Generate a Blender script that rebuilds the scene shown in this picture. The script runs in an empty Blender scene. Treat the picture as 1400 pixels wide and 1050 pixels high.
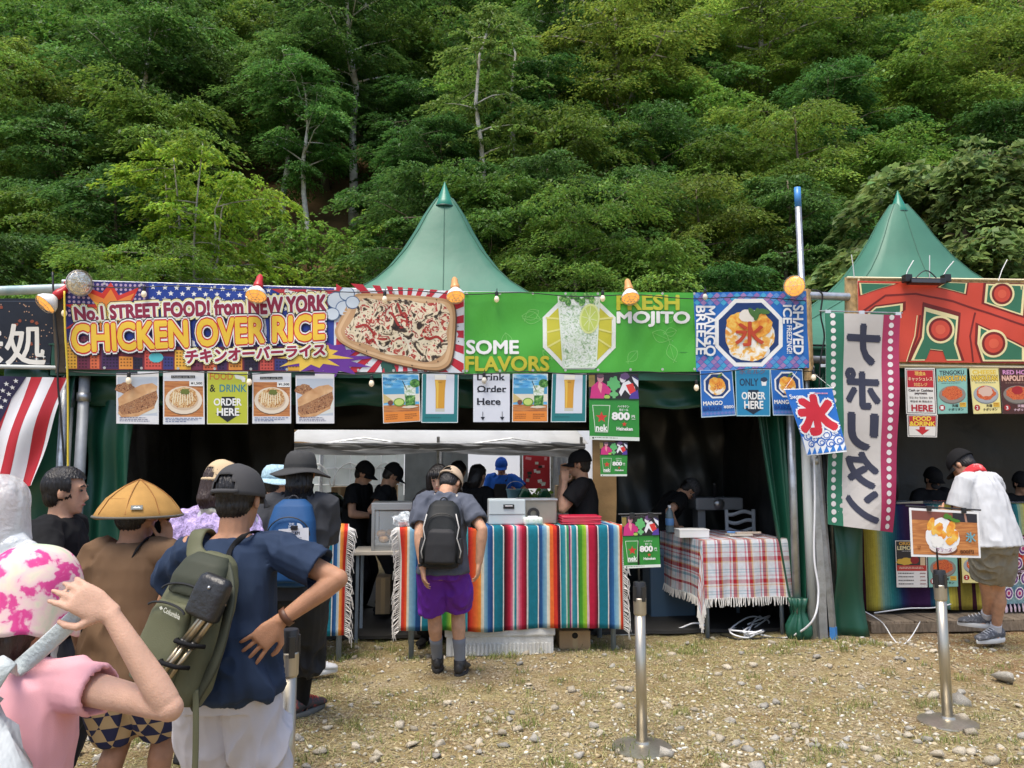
import bpy,bmesh,math,random
import numpy as np
from mathutils import Vector,Matrix
from mathutils.geometry import tessellate_polygon

random.seed(7)
rng = np.random.default_rng(7)
SC = bpy.context.scene
COL = SC.collection
PI = math.pi

# ------------------------------------------------------------------ camera
CAMZ,FPX,HOR = 1.70,1051.0,633.0
PITCH = math.atan((HOR - 525.0) / FPX)
_c = bpy.data.cameras.new('camera')
CAM = bpy.data.objects.new('camera',_c)
COL.objects.link(CAM)
CAM.location = (0,0,CAMZ)
CAM.rotation_euler = (PI / 2 + PITCH,0,0)
_c.sensor_fit = 'HORIZONTAL'
_c.sensor_width = 36.0
_c.lens = 36.0 * FPX / 1400.0
_c.clip_start = 0.05
_c.clip_end = 600
SC.camera = CAM

# ------------------------------------------------------------------ light
SUN_EL,SUN_AZ = math.radians(70),math.radians(-150)   # azimuth from +Y,clockwise
W = bpy.data.worlds.new('World')
SC.world = W
W.use_nodes = True
nt = W.node_tree
bg = nt.nodes['Background']
sky = nt.nodes.new('ShaderNodeTexSky')
sky.sky_type = 'NISHITA'
sky.sun_disc = False
sky.sun_elevation = SUN_EL
sky.sun_rotation = SUN_AZ
sky.altitude = 400
sky.air_density = 1.0
sky.dust_density = 4.0
sky.ozone_density = 1.0
nt.links.new(sky.outputs[0],bg.inputs[0])
bg.inputs[1].default_value = 0.145
_s = bpy.data.lights.new('sun','SUN')
_s.energy = 2.0
_s.angle = math.radians(30)
_s.color = (1.0,0.935,0.82)
SUN = bpy.data.objects.new('sun',_s)
COL.objects.link(SUN)
SUN.location = (0,0,40)
_d = Vector((math.sin(SUN_AZ) * math.cos(SUN_EL),math.cos(SUN_AZ) * math.cos(SUN_EL),math.sin(SUN_EL)))
SUN.rotation_euler = _d.to_track_quat('Z','Y').to_euler()
vs = SC.view_settings
vs.view_transform = 'Standard'
vs.look = 'None'
vs.gamma = 1
vs.use_curve_mapping = False
vs.exposure = 0.78
SC.cycles.max_bounces = 6
SC.cycles.diffuse_bounces = 3
SC.cycles.glossy_bounces = 2
SC.cycles.transmission_bounces = 4
SC.cycles.transparent_max_bounces = 8
SC.cycles.caustics_reflective = False
SC.cycles.caustics_refractive = False

# ------------------------------------------------------------------ geometry of the view
def P(px,py,Y):
 """world point on the ray of a photograph pixel at world depth Y"""
 u,v = (px - 700) / FPX,-(py - 525) / FPX
 t = Y / (math.cos(PITCH) - v * math.sin(PITCH))
 return Vector((u * t,Y,CAMZ + t * (v * math.cos(PITCH) + math.sin(PITCH))))

def GP(px,py,z=0.0):
 """world point where that ray meets the horizontal plane z"""
 a = P(px,py,1.0)
 t = (z - CAMZ) / (a.z - CAMZ)
 return Vector((a.x * t,t,z))

FO = Vector((-4.06,7.0,0))
FA = math.atan2(0.56,6.97)
FS = Vector((math.cos(FA),math.sin(FA),0))
FN = Vector((math.sin(FA),-math.cos(FA),0))      # towards the viewer

def FW(s,d,z):
 return FO + FS * s - FN * d + Vector((0,0,z))

def FP(px,py,d=0.0):
 """point on the plane parallel to the stall front, d metres behind it"""
 a = P(px,py,1.0) - Vector((0,0,CAMZ))
 o = Vector((0,0,CAMZ))
 n = FN
 t = (FO - n * d - o).dot(n) / a.dot(n)
 return o + a * t

# ------------------------------------------------------------------ colour / material helpers
def lin(v):
 v /= 255.0
 return v / 12.92 if v <= 0.04045 else ((v + 0.055) / 1.055) ** 2.4

ALB = 0.86

def c(r,g,b,k=None):
 k = ALB if k is None else k
 R_,G_,B_ = lin(r) * k,lin(g) * k,lin(b) * k
 y = .3 * R_ + .55 * G_ + .15 * B_
 return (R_ * .93 + y * .07,G_ * .93 + y * .07,B_ * .93 + y * .07)

MATS = {}

def mat(name,col=(.5,.5,.5),rough=.6,metal=0.0,var=0.0,vscale=4.0,bump=0.0,bscale=60.0,
  attr=False,trans=0.0,spec=0.5,emit=None,estr=0.0,alpha=1.0,stretch=None,objvar=0.0,
  sheen=0.0,coat=0.0,bdetail=3.0,dirt=None,dscale=3.0,transm=0.0,sss=0.0):
 if name in MATS:
  return MATS[name]
 m = bpy.data.materials.new(name)
 m.use_nodes = True
 t = m.node_tree
 N,L = t.nodes,t.links
 b = N['Principled BSDF']
 b.inputs['Roughness'].default_value = rough
 b.inputs['Metallic'].default_value = metal
 b.inputs['Specular IOR Level'].default_value = spec
 b.inputs['Alpha'].default_value = alpha
 if coat:
  b.inputs['Coat Weight'].default_value = coat
 if sss:
  b.inputs['Subsurface Weight'].default_value = sss
  b.inputs['Subsurface Radius'].default_value = (1,.35,.18)
  b.inputs['Subsurface Scale'].default_value = .012
 if sheen:
  b.inputs['Sheen Weight'].default_value = sheen
 if transm:
  b.inputs['Transmission Weight'].default_value = transm
 if emit:
  b.inputs['Emission Color'].default_value = (*emit,1)
  b.inputs['Emission Strength'].default_value = estr
 tc = N.new('ShaderNodeTexCoord')
 vec = tc.outputs['Object']
 if stretch:
  mp = N.new('ShaderNodeMapping')
  mp.inputs['Scale'].default_value = stretch
  L.new(vec,mp.inputs[0])
  vec = mp.outputs[0]
 if attr:
  a = N.new('ShaderNodeAttribute')
  a.attribute_name = 'Col'
  cur = a.outputs['Color']
 else:
  r = N.new('ShaderNodeRGB')
  r.outputs[0].default_value = (*col,1)
  cur = r.outputs[0]
 if var:
  n = N.new('ShaderNodeTexNoise')
  n.inputs['Scale'].default_value = vscale
  n.inputs['Detail'].default_value = 5
  L.new(vec,n.inputs['Vector'])
  mr = N.new('ShaderNodeMapRange')
  mr.inputs[1].default_value = .25
  mr.inputs[2].default_value = .75
  mr.inputs[3].default_value = 1 - var
  mr.inputs[4].default_value = 1 + var
  L.new(n.outputs[0],mr.inputs[0])
  h = N.new('ShaderNodeVectorMath')
  h.operation = 'SCALE'
  L.new(cur,h.inputs[0])
  L.new(mr.outputs[0],h.inputs['Scale'])
  cur = h.outputs[0]
 if objvar:
  oi = N.new('ShaderNodeObjectInfo')
  mr = N.new('ShaderNodeMapRange')
  mr.inputs[3].default_value = 1 - objvar
  mr.inputs[4].default_value = 1 + objvar
  L.new(oi.outputs['Random'],mr.inputs[0])
  h = N.new('ShaderNodeVectorMath')
  h.operation = 'SCALE'
  L.new(cur,h.inputs[0])
  L.new(mr.outputs[0],h.inputs['Scale'])
  cur = h.outputs[0]
 if dirt:
  n = N.new('ShaderNodeTexNoise')
  n.inputs['Scale'].default_value = dscale
  n.inputs['Detail'].default_value = 7
  n.inputs['Roughness'].default_value = .65
  L.new(vec,n.inputs['Vector'])
  mr = N.new('ShaderNodeMapRange')
  mr.inputs[1].default_value = .5
  mr.inputs[2].default_value = .75
  mr.inputs[4].default_value = .8
  L.new(n.outputs[0],mr.inputs[0])
  mx = N.new('ShaderNodeMix')
  mx.data_type = 'RGBA'
  L.new(mr.outputs[0],mx.inputs[0])
  L.new(cur,mx.inputs[6])
  mx.inputs[7].default_value = (*dirt,1)
  cur = mx.outputs[2]
 L.new(cur,b.inputs['Base Color'])
 if bump:
  n = N.new('ShaderNodeTexNoise')
  n.inputs['Scale'].default_value = bscale
  n.inputs['Detail'].default_value = bdetail
  L.new(vec,n.inputs['Vector'])
  bp = N.new('ShaderNodeBump')
  bp.inputs['Strength'].default_value = bump
  bp.inputs['Distance'].default_value = .02
  L.new(n.outputs[0],bp.inputs['Height'])
  L.new(bp.outputs[0],b.inputs['Normal'])
 if trans:
  tr = N.new('ShaderNodeBsdfTranslucent')
  L.new(cur,tr.inputs[0])
  ms = N.new('ShaderNodeMixShader')
  ms.inputs[0].default_value = trans
  L.new(b.outputs[0],ms.inputs[1])
  L.new(tr.outputs[0],ms.inputs[2])
  L.new(ms.outputs[0],N['Material Output'].inputs[0])
 MATS[name] = m
 return m

# ------------------------------------------------------------------ objects
ORI = {}
TMP = bpy.data.scenes.new('workbench')      # off-stage scene for evaluating modifiers and text

def tag(o,label=None,cat=None,group=None,kind=None):
 if label:
  o['label'] = label
 if cat:
  o['category'] = cat
 if group:
  o['group'] = group
 if kind:
  o['kind'] = kind
 return o

def root(name,label,cat,loc=(0,0,0),group=None,rz=0.0):
 o = bpy.data.objects.new(name,None)
 o.empty_display_size = .1
 COL.objects.link(o)
 o.location = loc
 o.rotation_euler = (0,0,rz)
 ORI[o.name] = Vector(loc)
 return tag(o,label,cat,group)

def mesh_obj(name,me,mats,parent=None,loc=None):
 o = bpy.data.objects.new(name,me)
 COL.objects.link(o)
 for m in (mats if isinstance(mats,(list,tuple)) else [mats]):
  if m is not None:
   me.materials.append(m)
 if parent is not None:
  o.parent = parent
  ORI[o.name] = ORI.get(parent.name,Vector((0,0,0)))
 else:
  l = Vector(loc) if loc is not None else Vector((0,0,0))
  o.location = l
  ORI[o.name] = l
 return o

def copy_tree(o,parent=None):
 n = o.copy()
 COL.objects.link(n)
 if parent is not None:
  n.parent = parent
 for ch in o.children:
  copy_tree(ch,n)
 return n

class MB:
 """collects shapes (world or root-local coordinates); build() links them as ONE mesh"""

 def __init__(s):
  s.v,s.f,s.m,s.c,s.cur,s.col = [],[],[],[],0,None

 def add(s,vs,fs):
  o = len(s.v)
  s.v.extend([tuple(p) for p in vs])
  for f in fs:
   s.f.append(tuple(i + o for i in f))
   s.m.append(s.cur)
   s.c.append(s.col)
  return s

 def box(s,cen,size,b=0.0,R=None):
  cen = Vector(cen)
  if b <= 0:
   x,y,z = (k / 2 for k in size)
   vs = [Vector((i,j,k)) for i in (-x,x) for j in (-y,y) for k in (-z,z)]
   fs = [(0,1,3,2),(4,6,7,5),(0,4,5,1),(2,3,7,6),(0,2,6,4),(1,5,7,3)]
  else:
   bm = bmesh.new()
   bmesh.ops.create_cube(bm,size=1)
   bmesh.ops.scale(bm,vec=size,verts=bm.verts)
   bmesh.ops.bevel(bm,geom=list(bm.edges),offset=min(b,min(size) * .49),segments=2,profile=.6,affect='EDGES')
   bm.verts.index_update()
   vs = [v.co.copy() for v in bm.verts]
   fs = [tuple(v.index for v in f.verts) for f in bm.faces]
   bm.free()
  if R is not None:
   vs = [R @ v for v in vs]
  return s.add([v + cen for v in vs],fs)

 def loft(s,rings,cap=True):
  n = len(rings[0])
  vs = [p for r in rings for p in r]
  fs = []
  for i in range(len(rings) - 1):
   for j in range(n):
    k = (j + 1) % n
    fs.append((i * n + j,i * n + k,(i + 1) * n + k,(i + 1) * n + j))
  if cap:
   fs.append(tuple(range(n))[::-1])
   fs.append(tuple((len(rings) - 1) * n + j for j in range(n)))
  return s.add(vs,fs)

 def tube(s,pts,r,n=8,cap=True,flat=None):
  pts = [Vector(p) for p in pts]
  rr = r if isinstance(r,(list,tuple)) else [r] * len(pts)
  rings = []
  up = None
  for i,p in enumerate(pts):
   d = (pts[min(i + 1,len(pts) - 1)] - pts[max(i - 1,0)])
   if d.length < 1e-9:
    d = Vector((0,0,1))
   d.normalize()
   if up is None:
    up = Vector((0,0,1)) if abs(d.z) < .9 else Vector((1,0,0))
   x = d.cross(up)
   if x.length < 1e-6:
    x = d.cross(Vector((0,1,0)))
   x.normalize()
   y = x.cross(d).normalized()
   up = y
   fy = 1.0 if flat is None else flat
   rings.append([p + x * (math.cos(2 * PI * k / n) * rr[i]) + y * (math.sin(2 * PI * k / n) * rr[i] * fy) for k in range(n)])
  return s.loft(rings,cap)

 def lathe(s,prof,cen=(0,0,0),n=24,R=None,cap=False):
  cen = Vector(cen)
  rings = []
  for r,z in prof:
   ring = [Vector((r * math.cos(2 * PI * k / n),r * math.sin(2 * PI * k / n),z)) for k in range(n)]
   if R is not None:
    ring = [R @ p for p in ring]
   rings.append([p + cen for p in ring])
  return s.loft(rings,cap)

 def sphere(s,cen,r,n=12,R=None):
  rx,ry,rz = r if isinstance(r,(tuple,list)) else (r,r,r)
  cen = Vector(cen)
  rings = []
  m = max(4,n // 2 + 1)
  for i in range(m + 1):
   t = PI * i / m
   q = max(math.sin(t),1e-3)
   ring = [Vector((rx * q * math.cos(2 * PI * k / n),ry * q * math.sin(2 * PI * k / n),-rz * math.cos(t))) for k in range(n)]
   if R is not None:
    ring = [R @ p for p in ring]
   rings.append([p + cen for p in ring])
  return s.loft(rings,True)

 def grid(s,fn,nu,nv):
  """fn(u,v in 0..1) -> point"""
  vs = [fn(i / nu,j / nv) for j in range(nv + 1) for i in range(nu + 1)]
  fs = [(j * (nu + 1) + i,j * (nu + 1) + i + 1,(j + 1) * (nu + 1) + i + 1,(j + 1) * (nu + 1) + i) for j in range(nv) for i in range(nu)]
  return s.add(vs,fs)

 def build(s,name,mats,parent=None,smooth=False,loc=None,sharp=None,solid=0.0):
  base = Vector((0,0,0))
  if parent is not None:
   base = ORI.get(parent.name,Vector((0,0,0)))
  elif loc is not None:
   base = Vector(loc)
  me = bpy.data.meshes.new(name)
  me.from_pydata([(p[0] - base.x,p[1] - base.y,p[2] - base.z) for p in s.v],[],s.f)
  if any(s.m):
   me.polygons.foreach_set('material_index',s.m)
  if any(x is not None for x in s.c):
   a = me.color_attributes.new('Col','FLOAT_COLOR','CORNER')
   arr = []
   for f,cc in zip(s.f,s.c):
    q = (*(cc or (.5,.5,.5)),1.0)
    arr.extend(q * len(f))
   a.data.foreach_set('color',arr)
  if smooth:
   me.polygons.foreach_set('use_smooth',[True] * len(me.polygons))
   if sharp:
    me.set_sharp_from_angle(angle=math.radians(sharp))
  me.update()
  o = mesh_obj(name,me,mats,parent,base if parent is None else None)
  if solid:
   md = o.modifiers.new('Solidify','SOLIDIFY')
   md.thickness = solid
   md.offset = -1
  return o

def np_mesh(name,V,Fq,mats,parent=None,cols=None,loc=None,smooth=False):
 """V (n,3), Fq (m,k) with constant k; cols per face (m,3)"""
 me = bpy.data.meshes.new(name)
 V = np.asarray(V,dtype=np.float32)
 Fq = np.asarray(Fq,dtype=np.int32)
 m,k = Fq.shape
 if loc is not None:
  V = V - np.array(loc,dtype=np.float32)
 me.vertices.add(len(V))
 me.vertices.foreach_set('co',V.ravel())
 me.loops.add(m * k)
 me.loops.foreach_set('vertex_index',Fq.ravel())
 me.polygons.add(m)
 me.polygons.foreach_set('loop_start',np.arange(0,m * k,k,dtype=np.int32))
 me.polygons.foreach_set('loop_total',np.full(m,k,dtype=np.int32))
 if smooth:
  me.polygons.foreach_set('use_smooth',np.ones(m,dtype=bool))
 me.update(calc_edges=True)
 if cols is not None:
  a = me.color_attributes.new('Col','FLOAT_COLOR','CORNER')
  cc = np.ones((m,4),dtype=np.float32)
  cc[:,:3] = cols
  a.data.foreach_set('color',np.repeat(cc,k,axis=0).ravel())
 o = mesh_obj(name,me,mats,parent,loc)
 return o

def snoise(X,freq,seed=0,n=7):
 """cheap smooth noise on (n,3) points, about -1..1"""
 r = np.random.default_rng(seed)
 X = np.asarray(X,dtype=np.float64)
 out = np.zeros(len(X))
 W_ = X + .25 / freq * np.sin(X[:,[1,2,0]] * freq * 1.7 + r.uniform(0,6,3))
 for i in range(n):
  d = r.normal(size=3)
  d /= np.linalg.norm(d)
  out += np.sin(W_ @ d * freq * r.uniform(.6,1.5) + r.uniform(0,6.28))
 return out / math.sqrt(n) * .8

def unit(v):
 v = Vector(v)
 return v.normalized()

# ================================================================== terrain
def hill_z(x,y):
 t = max(0.0,y - 17.6)
 return t * .78 + 0.6 * math.sin(x * .21 + y * .1) * min(1,t / 4) + .35 * math.sin(x * .53 + 1.3) * min(1,t / 3) - .25

def soil_mat():
 m = bpy.data.materials.new('gravel soil')
 m.use_nodes = True
 t = m.node_tree
 N,L = t.nodes,t.links
 b = N['Principled BSDF']
 b.inputs['Roughness'].default_value = .95
 b.inputs['Specular IOR Level'].default_value = .15
 tc = N.new('ShaderNodeTexCoord')

 def noise(s,d=6,r=.6):
  n = N.new('ShaderNodeTexNoise')
  n.inputs['Scale'].default_value = s
  n.inputs['Detail'].default_value = d
  n.inputs['Roughness'].default_value = r
  L.new(tc.outputs['Object'],n.inputs['Vector'])
  return n.outputs[0]

 def ramp(fac,stops):
  r = N.new('ShaderNodeValToRGB')
  e = r.color_ramp.elements
  e[0].position,e[0].color = stops[0][0],(*stops[0][1],1)
  e[1].position,e[1].color = stops[-1][0],(*stops[-1][1],1)
  for p,cc in stops[1:-1]:
   q = e.new(p)
   q.color = (*cc,1)
  L.new(fac,r.inputs[0])
  return r.outputs[0]

 def mix(f,a,bb):
  x = N.new('ShaderNodeMix')
  x.data_type = 'RGBA'
  L.new(f,x.inputs[0])
  L.new(a,x.inputs[6])
  L.new(bb,x.inputs[7])
  return x.outputs[2]
 soil = ramp(noise(9),[(.3,(.15,.095,.045)),(.5,(.27,.195,.088)),(.72,(.37,.285,.14))])
 straw = ramp(noise(40,4),[(.35,(.22,.17,.07)),(.65,(.48,.40,.22))])
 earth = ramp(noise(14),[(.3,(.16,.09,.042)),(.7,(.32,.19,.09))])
 f1 = ramp(noise(1.6,5),[(.42,(0,0,0)),(.6,(1,1,1))])
 cur = mix(f1,soil,straw)
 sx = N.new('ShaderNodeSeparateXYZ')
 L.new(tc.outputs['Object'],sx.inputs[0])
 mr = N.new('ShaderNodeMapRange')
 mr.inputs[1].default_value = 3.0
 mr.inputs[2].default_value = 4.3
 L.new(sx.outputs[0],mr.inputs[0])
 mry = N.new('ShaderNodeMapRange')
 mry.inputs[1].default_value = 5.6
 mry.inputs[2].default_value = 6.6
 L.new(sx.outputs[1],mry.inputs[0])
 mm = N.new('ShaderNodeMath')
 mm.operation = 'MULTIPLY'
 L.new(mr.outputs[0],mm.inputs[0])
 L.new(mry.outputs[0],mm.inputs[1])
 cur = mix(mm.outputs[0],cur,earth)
 v = N.new('ShaderNodeTexVoronoi')
 v.inputs['Scale'].default_value = 75
 L.new(tc.outputs['Object'],v.inputs['Vector'])
 grit = ramp(v.outputs['Color'],[(.2,(.17,.12,.07)),(.5,(.34,.26,.16)),(.85,(.55,.47,.34))])
 gf = ramp(noise(3.3,5),[(.45,(.1,.1,.1)),(.62,(.75,.75,.75))])
 cur = mix(gf,cur,grit)
 L.new(cur,b.inputs['Base Color'])
 add = N.new('ShaderNodeMath')
 add.operation = 'SUBTRACT'
 L.new(noise(45,6),add.inputs[0])
 vm = N.new('ShaderNodeMath')
 vm.operation = 'MULTIPLY'
 vm.inputs[1].default_value = .8
 L.new(v.outputs['Distance'],vm.inputs[0])
 L.new(vm.outputs[0],add.inputs[1])
 bp = N.new('ShaderNodeBump')
 bp.inputs['Strength'].default_value = .9
 bp.inputs['Distance'].default_value = .02
 L.new(add.outputs[0],bp.inputs['Height'])
 L.new(bp.outputs[0],b.inputs['Normal'])
 return m

def gz(X,Y):
 """height of the ground (arrays)"""
 pts = np.stack([np.ravel(X),np.ravel(Y),np.zeros(np.size(X))],1)
 z = .018 * snoise(pts,2.2,1) + .010 * snoise(pts,7,2) + .005 * snoise(pts,19,3)
 z += .10 * np.exp(-(((pts[:,0] - 3.25) / .75) ** 2 + ((pts[:,1] - 6.9) / .38) ** 2))
 return (z * np.clip(1.3 - np.abs(pts[:,1] - 5.5) / 20,.1,1)).reshape(np.shape(X))

def build_ground():
 xs = np.concatenate([np.linspace(-160,-8,24)[:-1],np.linspace(-8,-4,20)[:-1],np.linspace(-4,6.5,190),np.linspace(6.5,10,16)[1:],np.linspace(10,160,24)[1:]])
 ys = np.concatenate([np.linspace(-80,-2,14)[:-1],np.linspace(-2,3.4,26)[:-1],np.linspace(3.4,8.2,95),np.linspace(8.2,20,40)[1:],np.linspace(20,300,16)[1:]])
 X,Y = np.meshgrid(xs,ys)
 Z = gz(X,Y)
 V = np.stack([X.ravel(),Y.ravel(),Z.ravel()],1)
 nx,ny = len(xs),len(ys)
 i = np.arange(nx * ny).reshape(ny,nx)
 Fq = np.stack([i[:-1,:-1].ravel(),i[:-1,1:].ravel(),i[1:,1:].ravel(),i[1:,:-1].ravel()],1)
 return tag(np_mesh('ground',V,Fq,soil_mat(),smooth=True),kind='structure')

GROUND = build_ground()

def build_hill():
 xs = np.linspace(-110,110,110)
 ys = np.concatenate([np.linspace(17.6,40,40),np.linspace(40,150,50)[1:]])
 V = []
 for y in ys:
  for x in xs:
   V.append((x,y,hill_z(x,y) + (random.random() - .5) * .25 * (y > 18)))
 nx,ny = len(xs),len(ys)
 i = np.arange(nx * ny).reshape(ny,nx)
 Fq = np.stack([i[:-1,:-1].ravel(),i[:-1,1:].ravel(),i[1:,1:].ravel(),i[1:,:-1].ravel()],1)
 m = mat('forest floor',(.15,.095,.045),.95,var=.5,vscale=.7,bump=.8,bscale=6,dirt=(.035,.05,.015),dscale=.4,spec=.1)
 return tag(np_mesh('hillside',V,Fq,m,smooth=True),kind='structure')

HILL = build_hill()

# ================================================================== trees
def leaf_mat(name,tr=.38):
 m = bpy.data.materials.new(name)
 m.use_nodes = True
 t = m.node_tree
 N,L = t.nodes,t.links
 b = N['Principled BSDF']
 b.inputs['Roughness'].default_value = .5
 b.inputs['Specular IOR Level'].default_value = .3
 a = N.new('ShaderNodeAttribute')
 a.attribute_name = 'Col'
 oi = N.new('ShaderNodeObjectInfo')
 hs = N.new('ShaderNodeHueSaturation')
 mr = N.new('ShaderNodeMapRange')
 mr.inputs[3].default_value = .485
 mr.inputs[4].default_value = .515
 L.new(oi.outputs['Random'],mr.inputs[0])
 L.new(mr.outputs[0],hs.inputs['Hue'])
 mul = N.new('ShaderNodeMath')
 mul.operation = 'MULTIPLY'
 mul.inputs[1].default_value = 7.31
 fr = N.new('ShaderNodeMath')
 fr.operation = 'FRACT'
 L.new(oi.outputs['Random'],mul.inputs[0])
 L.new(mul.outputs[0],fr.inputs[0])
 m2 = N.new('ShaderNodeMapRange')
 m2.inputs[3].default_value = .78
 m2.inputs[4].default_value = 1.2
 L.new(fr.outputs[0],m2.inputs[0])
 L.new(m2.outputs[0],hs.inputs['Value'])
 L.new(a.outputs['Color'],hs.inputs['Color'])
 L.new(hs.outputs[0],b.inputs['Base Color'])
 trn = N.new('ShaderNodeBsdfTranslucent')
 h2 = N.new('ShaderNodeHueSaturation')
 h2.inputs['Hue'].default_value = .488
 h2.inputs['Value'].default_value = 1.3
 L.new(hs.outputs[0],h2.inputs['Color'])
 L.new(h2.outputs[0],trn.inputs[0])
 ms = N.new('ShaderNodeMixShader')
 ms.inputs[0].default_value = tr
 L.new(b.outputs[0],ms.inputs[1])
 L.new(trn.outputs[0],ms.inputs[2])
 L.new(ms.outputs[0],N['Material Output'].inputs[0])
 return m

LEAF = leaf_mat('leaf',.42)
BARK = mat('bark',(.16,.13,.10),.9,var=.4,vscale=3,bump=.7,bscale=14,stretch=(1,1,.25),spec=.2)
BIRCH = mat('pale bark',(.52,.49,.43),.8,var=.45,vscale=2.2,bump=.4,bscale=18,stretch=(1,1,1.6),spec=.2)
GREYBARK = mat('grey bark',(.30,.28,.24),.85,var=.4,vscale=2.5,bump=.5,bscale=14,stretch=(1,1,.4),spec=.2)

def leaves(R,sprays,n_per,size,col,jit=.22,flat=.13,droop=.28,up=1.0,asp=.52):
 """sprays: (centre, radius, outward xy) -> verts, quads, colours"""
 Vs,Cs = [],[]
 for (cx,cy,cz,r,ox,oy) in sprays:
  n = max(12,int(n_per * (r / .7) ** 1.6))
  k = max(4,n // 22)
  rad = r * np.sqrt(R.random(k))
  ph = R.random(k) * 6.283
  sub = np.stack([rad * np.cos(ph),rad * np.sin(ph),R.normal(0,flat * r,k)],1)
  idx = R.integers(0,k,n)
  p = sub[idx] + R.normal(0,1,(n,3)) * np.array([.17 * r,.17 * r,.055 * r])
  rr = np.hypot(p[:,0],p[:,1])
  p[:,2] -= droop * rr * rr / r
  p[:,2] -= .22 * (p[:,0] * ox + p[:,1] * oy)
  p += np.array([cx,cy,cz])
  out = np.stack([p[:,0] - cx + ox * r * .6,p[:,1] - cy + oy * r * .6,np.zeros(n)],1)
  out += R.normal(0,.5 * r,(n,3)) * np.array([1,1,.25])
  out[:,2] -= .35 * r
  out /= np.linalg.norm(out,axis=1,keepdims=True) + 1e-6
  nrm = R.normal(0,.46,(n,3)) + np.array([0,0,up])
  nrm += .25 * out
  side = np.cross(nrm,out)
  side /= np.linalg.norm(side,axis=1,keepdims=True) + 1e-6
  nn = np.cross(out,side)
  L = size * R.uniform(.55,1.5,n)[:,None]
  a = p - out * L * .5
  b = p + side * L * asp * .5 + nn * L * .08
  t = p + out * L * .5 - np.array([0,0,1]) * L * .12
  d = p - side * L * asp * .5 + nn * L * .08
  Vs.append(np.stack([a,b,t,d],1).reshape(-1,3))
  base = np.array(col) * np.array([1.95,1.95,1.6]) * (1 + R.normal(0,.2))
  cc = base[None,:] * (1 + R.normal(0,jit,(n,1)))
  cc[:,0] *= 1 + R.normal(0,.12,n)
  Cs.append(np.clip(cc,.004,.6))
 V = np.concatenate(Vs)
 C = np.concatenate(Cs)
 m = len(C)
 return V,np.arange(m * 4).reshape(m,4),C

def make_tree(seed,H,R_,base=.2,limbs=26,per=3,spray=.75,n_per=170,size=.13,col=(.06,.12,.025),
              stems=1,stem_spread=.3,trunk_r=.12,bark=None,prof='dome',rise=.35,bend=.25,lean=(0,0),flat=.13,limb_r=.3,droop=.28,thin=False):
 R = np.random.default_rng(seed)
 tb = MB()
 st = []
 for i in range(stems):
  az = 6.283 * i / stems + R.uniform(-.4,.4)
  ex = stem_spread * H * (R.uniform(.5,1.1) if stems > 1 else .12)
  pts = []
  wob = R.normal(0,.012 * H,(7,2))
  for k in range(7):
   t = k / 6
   pts.append(np.array([math.cos(az) * ex * t ** 1.3 + wob[k,0] * (k > 0) + lean[0] * t * H,math.sin(az) * ex * t ** 1.3 + wob[k,1] * (k > 0) + lean[1] * t * H,
                                 -.5 * (k == 0) + t * H * .96 * (1 if stems == 1 else R.uniform(.85,1))]))
  st.append(pts)
  r0 = trunk_r / math.sqrt(stems) * 1.15
  tb.tube(pts,[r0 * (1.25 if k == 0 else 1 - .14 * k) for k in range(7)],8)
 sprays = []

 def stem_at(s,t):
  q = t * 6
  i = min(5,int(q))
  return s[i] * (1 - (q - i)) + s[i + 1] * (q - i)
 for i in range(limbs):
  t = base + (1 - base) * ((i + R.random()) / limbs)
  s = st[i % stems]
  p0 = stem_at(s,min(t,.99))
  q = (t - base) / (1 - base)
  if prof == 'dome':
   w = math.sqrt(max(.05,1 - (max(0,q - .35) / .68) ** 2)) * (.72 + .28 * min(1,q / .3))
  elif prof == 'wide':
   w = .45 + .55 * math.sin(min(1,q * 1.1) * PI * .62)
  else:
   w = 1.02 - .8 * q
  az = i * 2.399 + R.uniform(-.5,.5)
  ln = R_ * w * R.uniform(.5,1.22)
  rs = rise * R.uniform(.2,1.7)
  ox,oy = math.cos(az),math.sin(az)
  pts = []
  for k in range(5):
   f = k / 4
   pts.append(p0 + np.array([ox * ln * f + R.normal(0,.04) * ln * f,oy * ln * f + R.normal(0,.04) * ln * f,ln * (rs * f * (1.15 - .25 * q) - bend * f * f)]))
  lr = max(.008,trunk_r * limb_r * (1 - .6 * q))
  tb.tube(pts,[lr * (1 - .2 * k) for k in range(5)],5)
  fr = [1.0,.72,.45,.9,.6][:per]
  for j,f in enumerate(fr):
   k = min(3,int(f * 4))
   g = f * 4 - k
   c0 = pts[k] * (1 - g) + pts[min(k + 1,4)] * g
   off = (R.random() - .5) * 2 * ln * .38 * (1 if j else .3)
   r = spray * R.uniform(.7,1.25)
   sprays.append((c0[0] - oy * off,c0[1] + ox * off,c0[2] + R.normal(0,.12),r,ox,oy))
   if abs(off) > .3:
    tb.tube([c0,(c0[0] - oy * off,c0[1] + ox * off,c0[2] + .02)],[lr * .4,lr * .2],4)
 for s in st:
  e = s[-1]
  for j in range(2 if thin else 4):
   sprays.append((e[0] + R.normal(0,.3),e[1] + R.normal(0,.3),e[2] + R.uniform(-.3,.15),spray * .8,0,0))
 V,Fq,C = leaves(R,sprays,n_per,size,col,flat=flat,droop=droop)
 tm = tb.build('trunk',bark or BARK,smooth=True)
 cm = np_mesh('crown',V,Fq,LEAF,cols=C)
 a,b_ = tm.data,cm.data
 bpy.data.objects.remove(tm)
 bpy.data.objects.remove(cm)
 return a,b_

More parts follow.
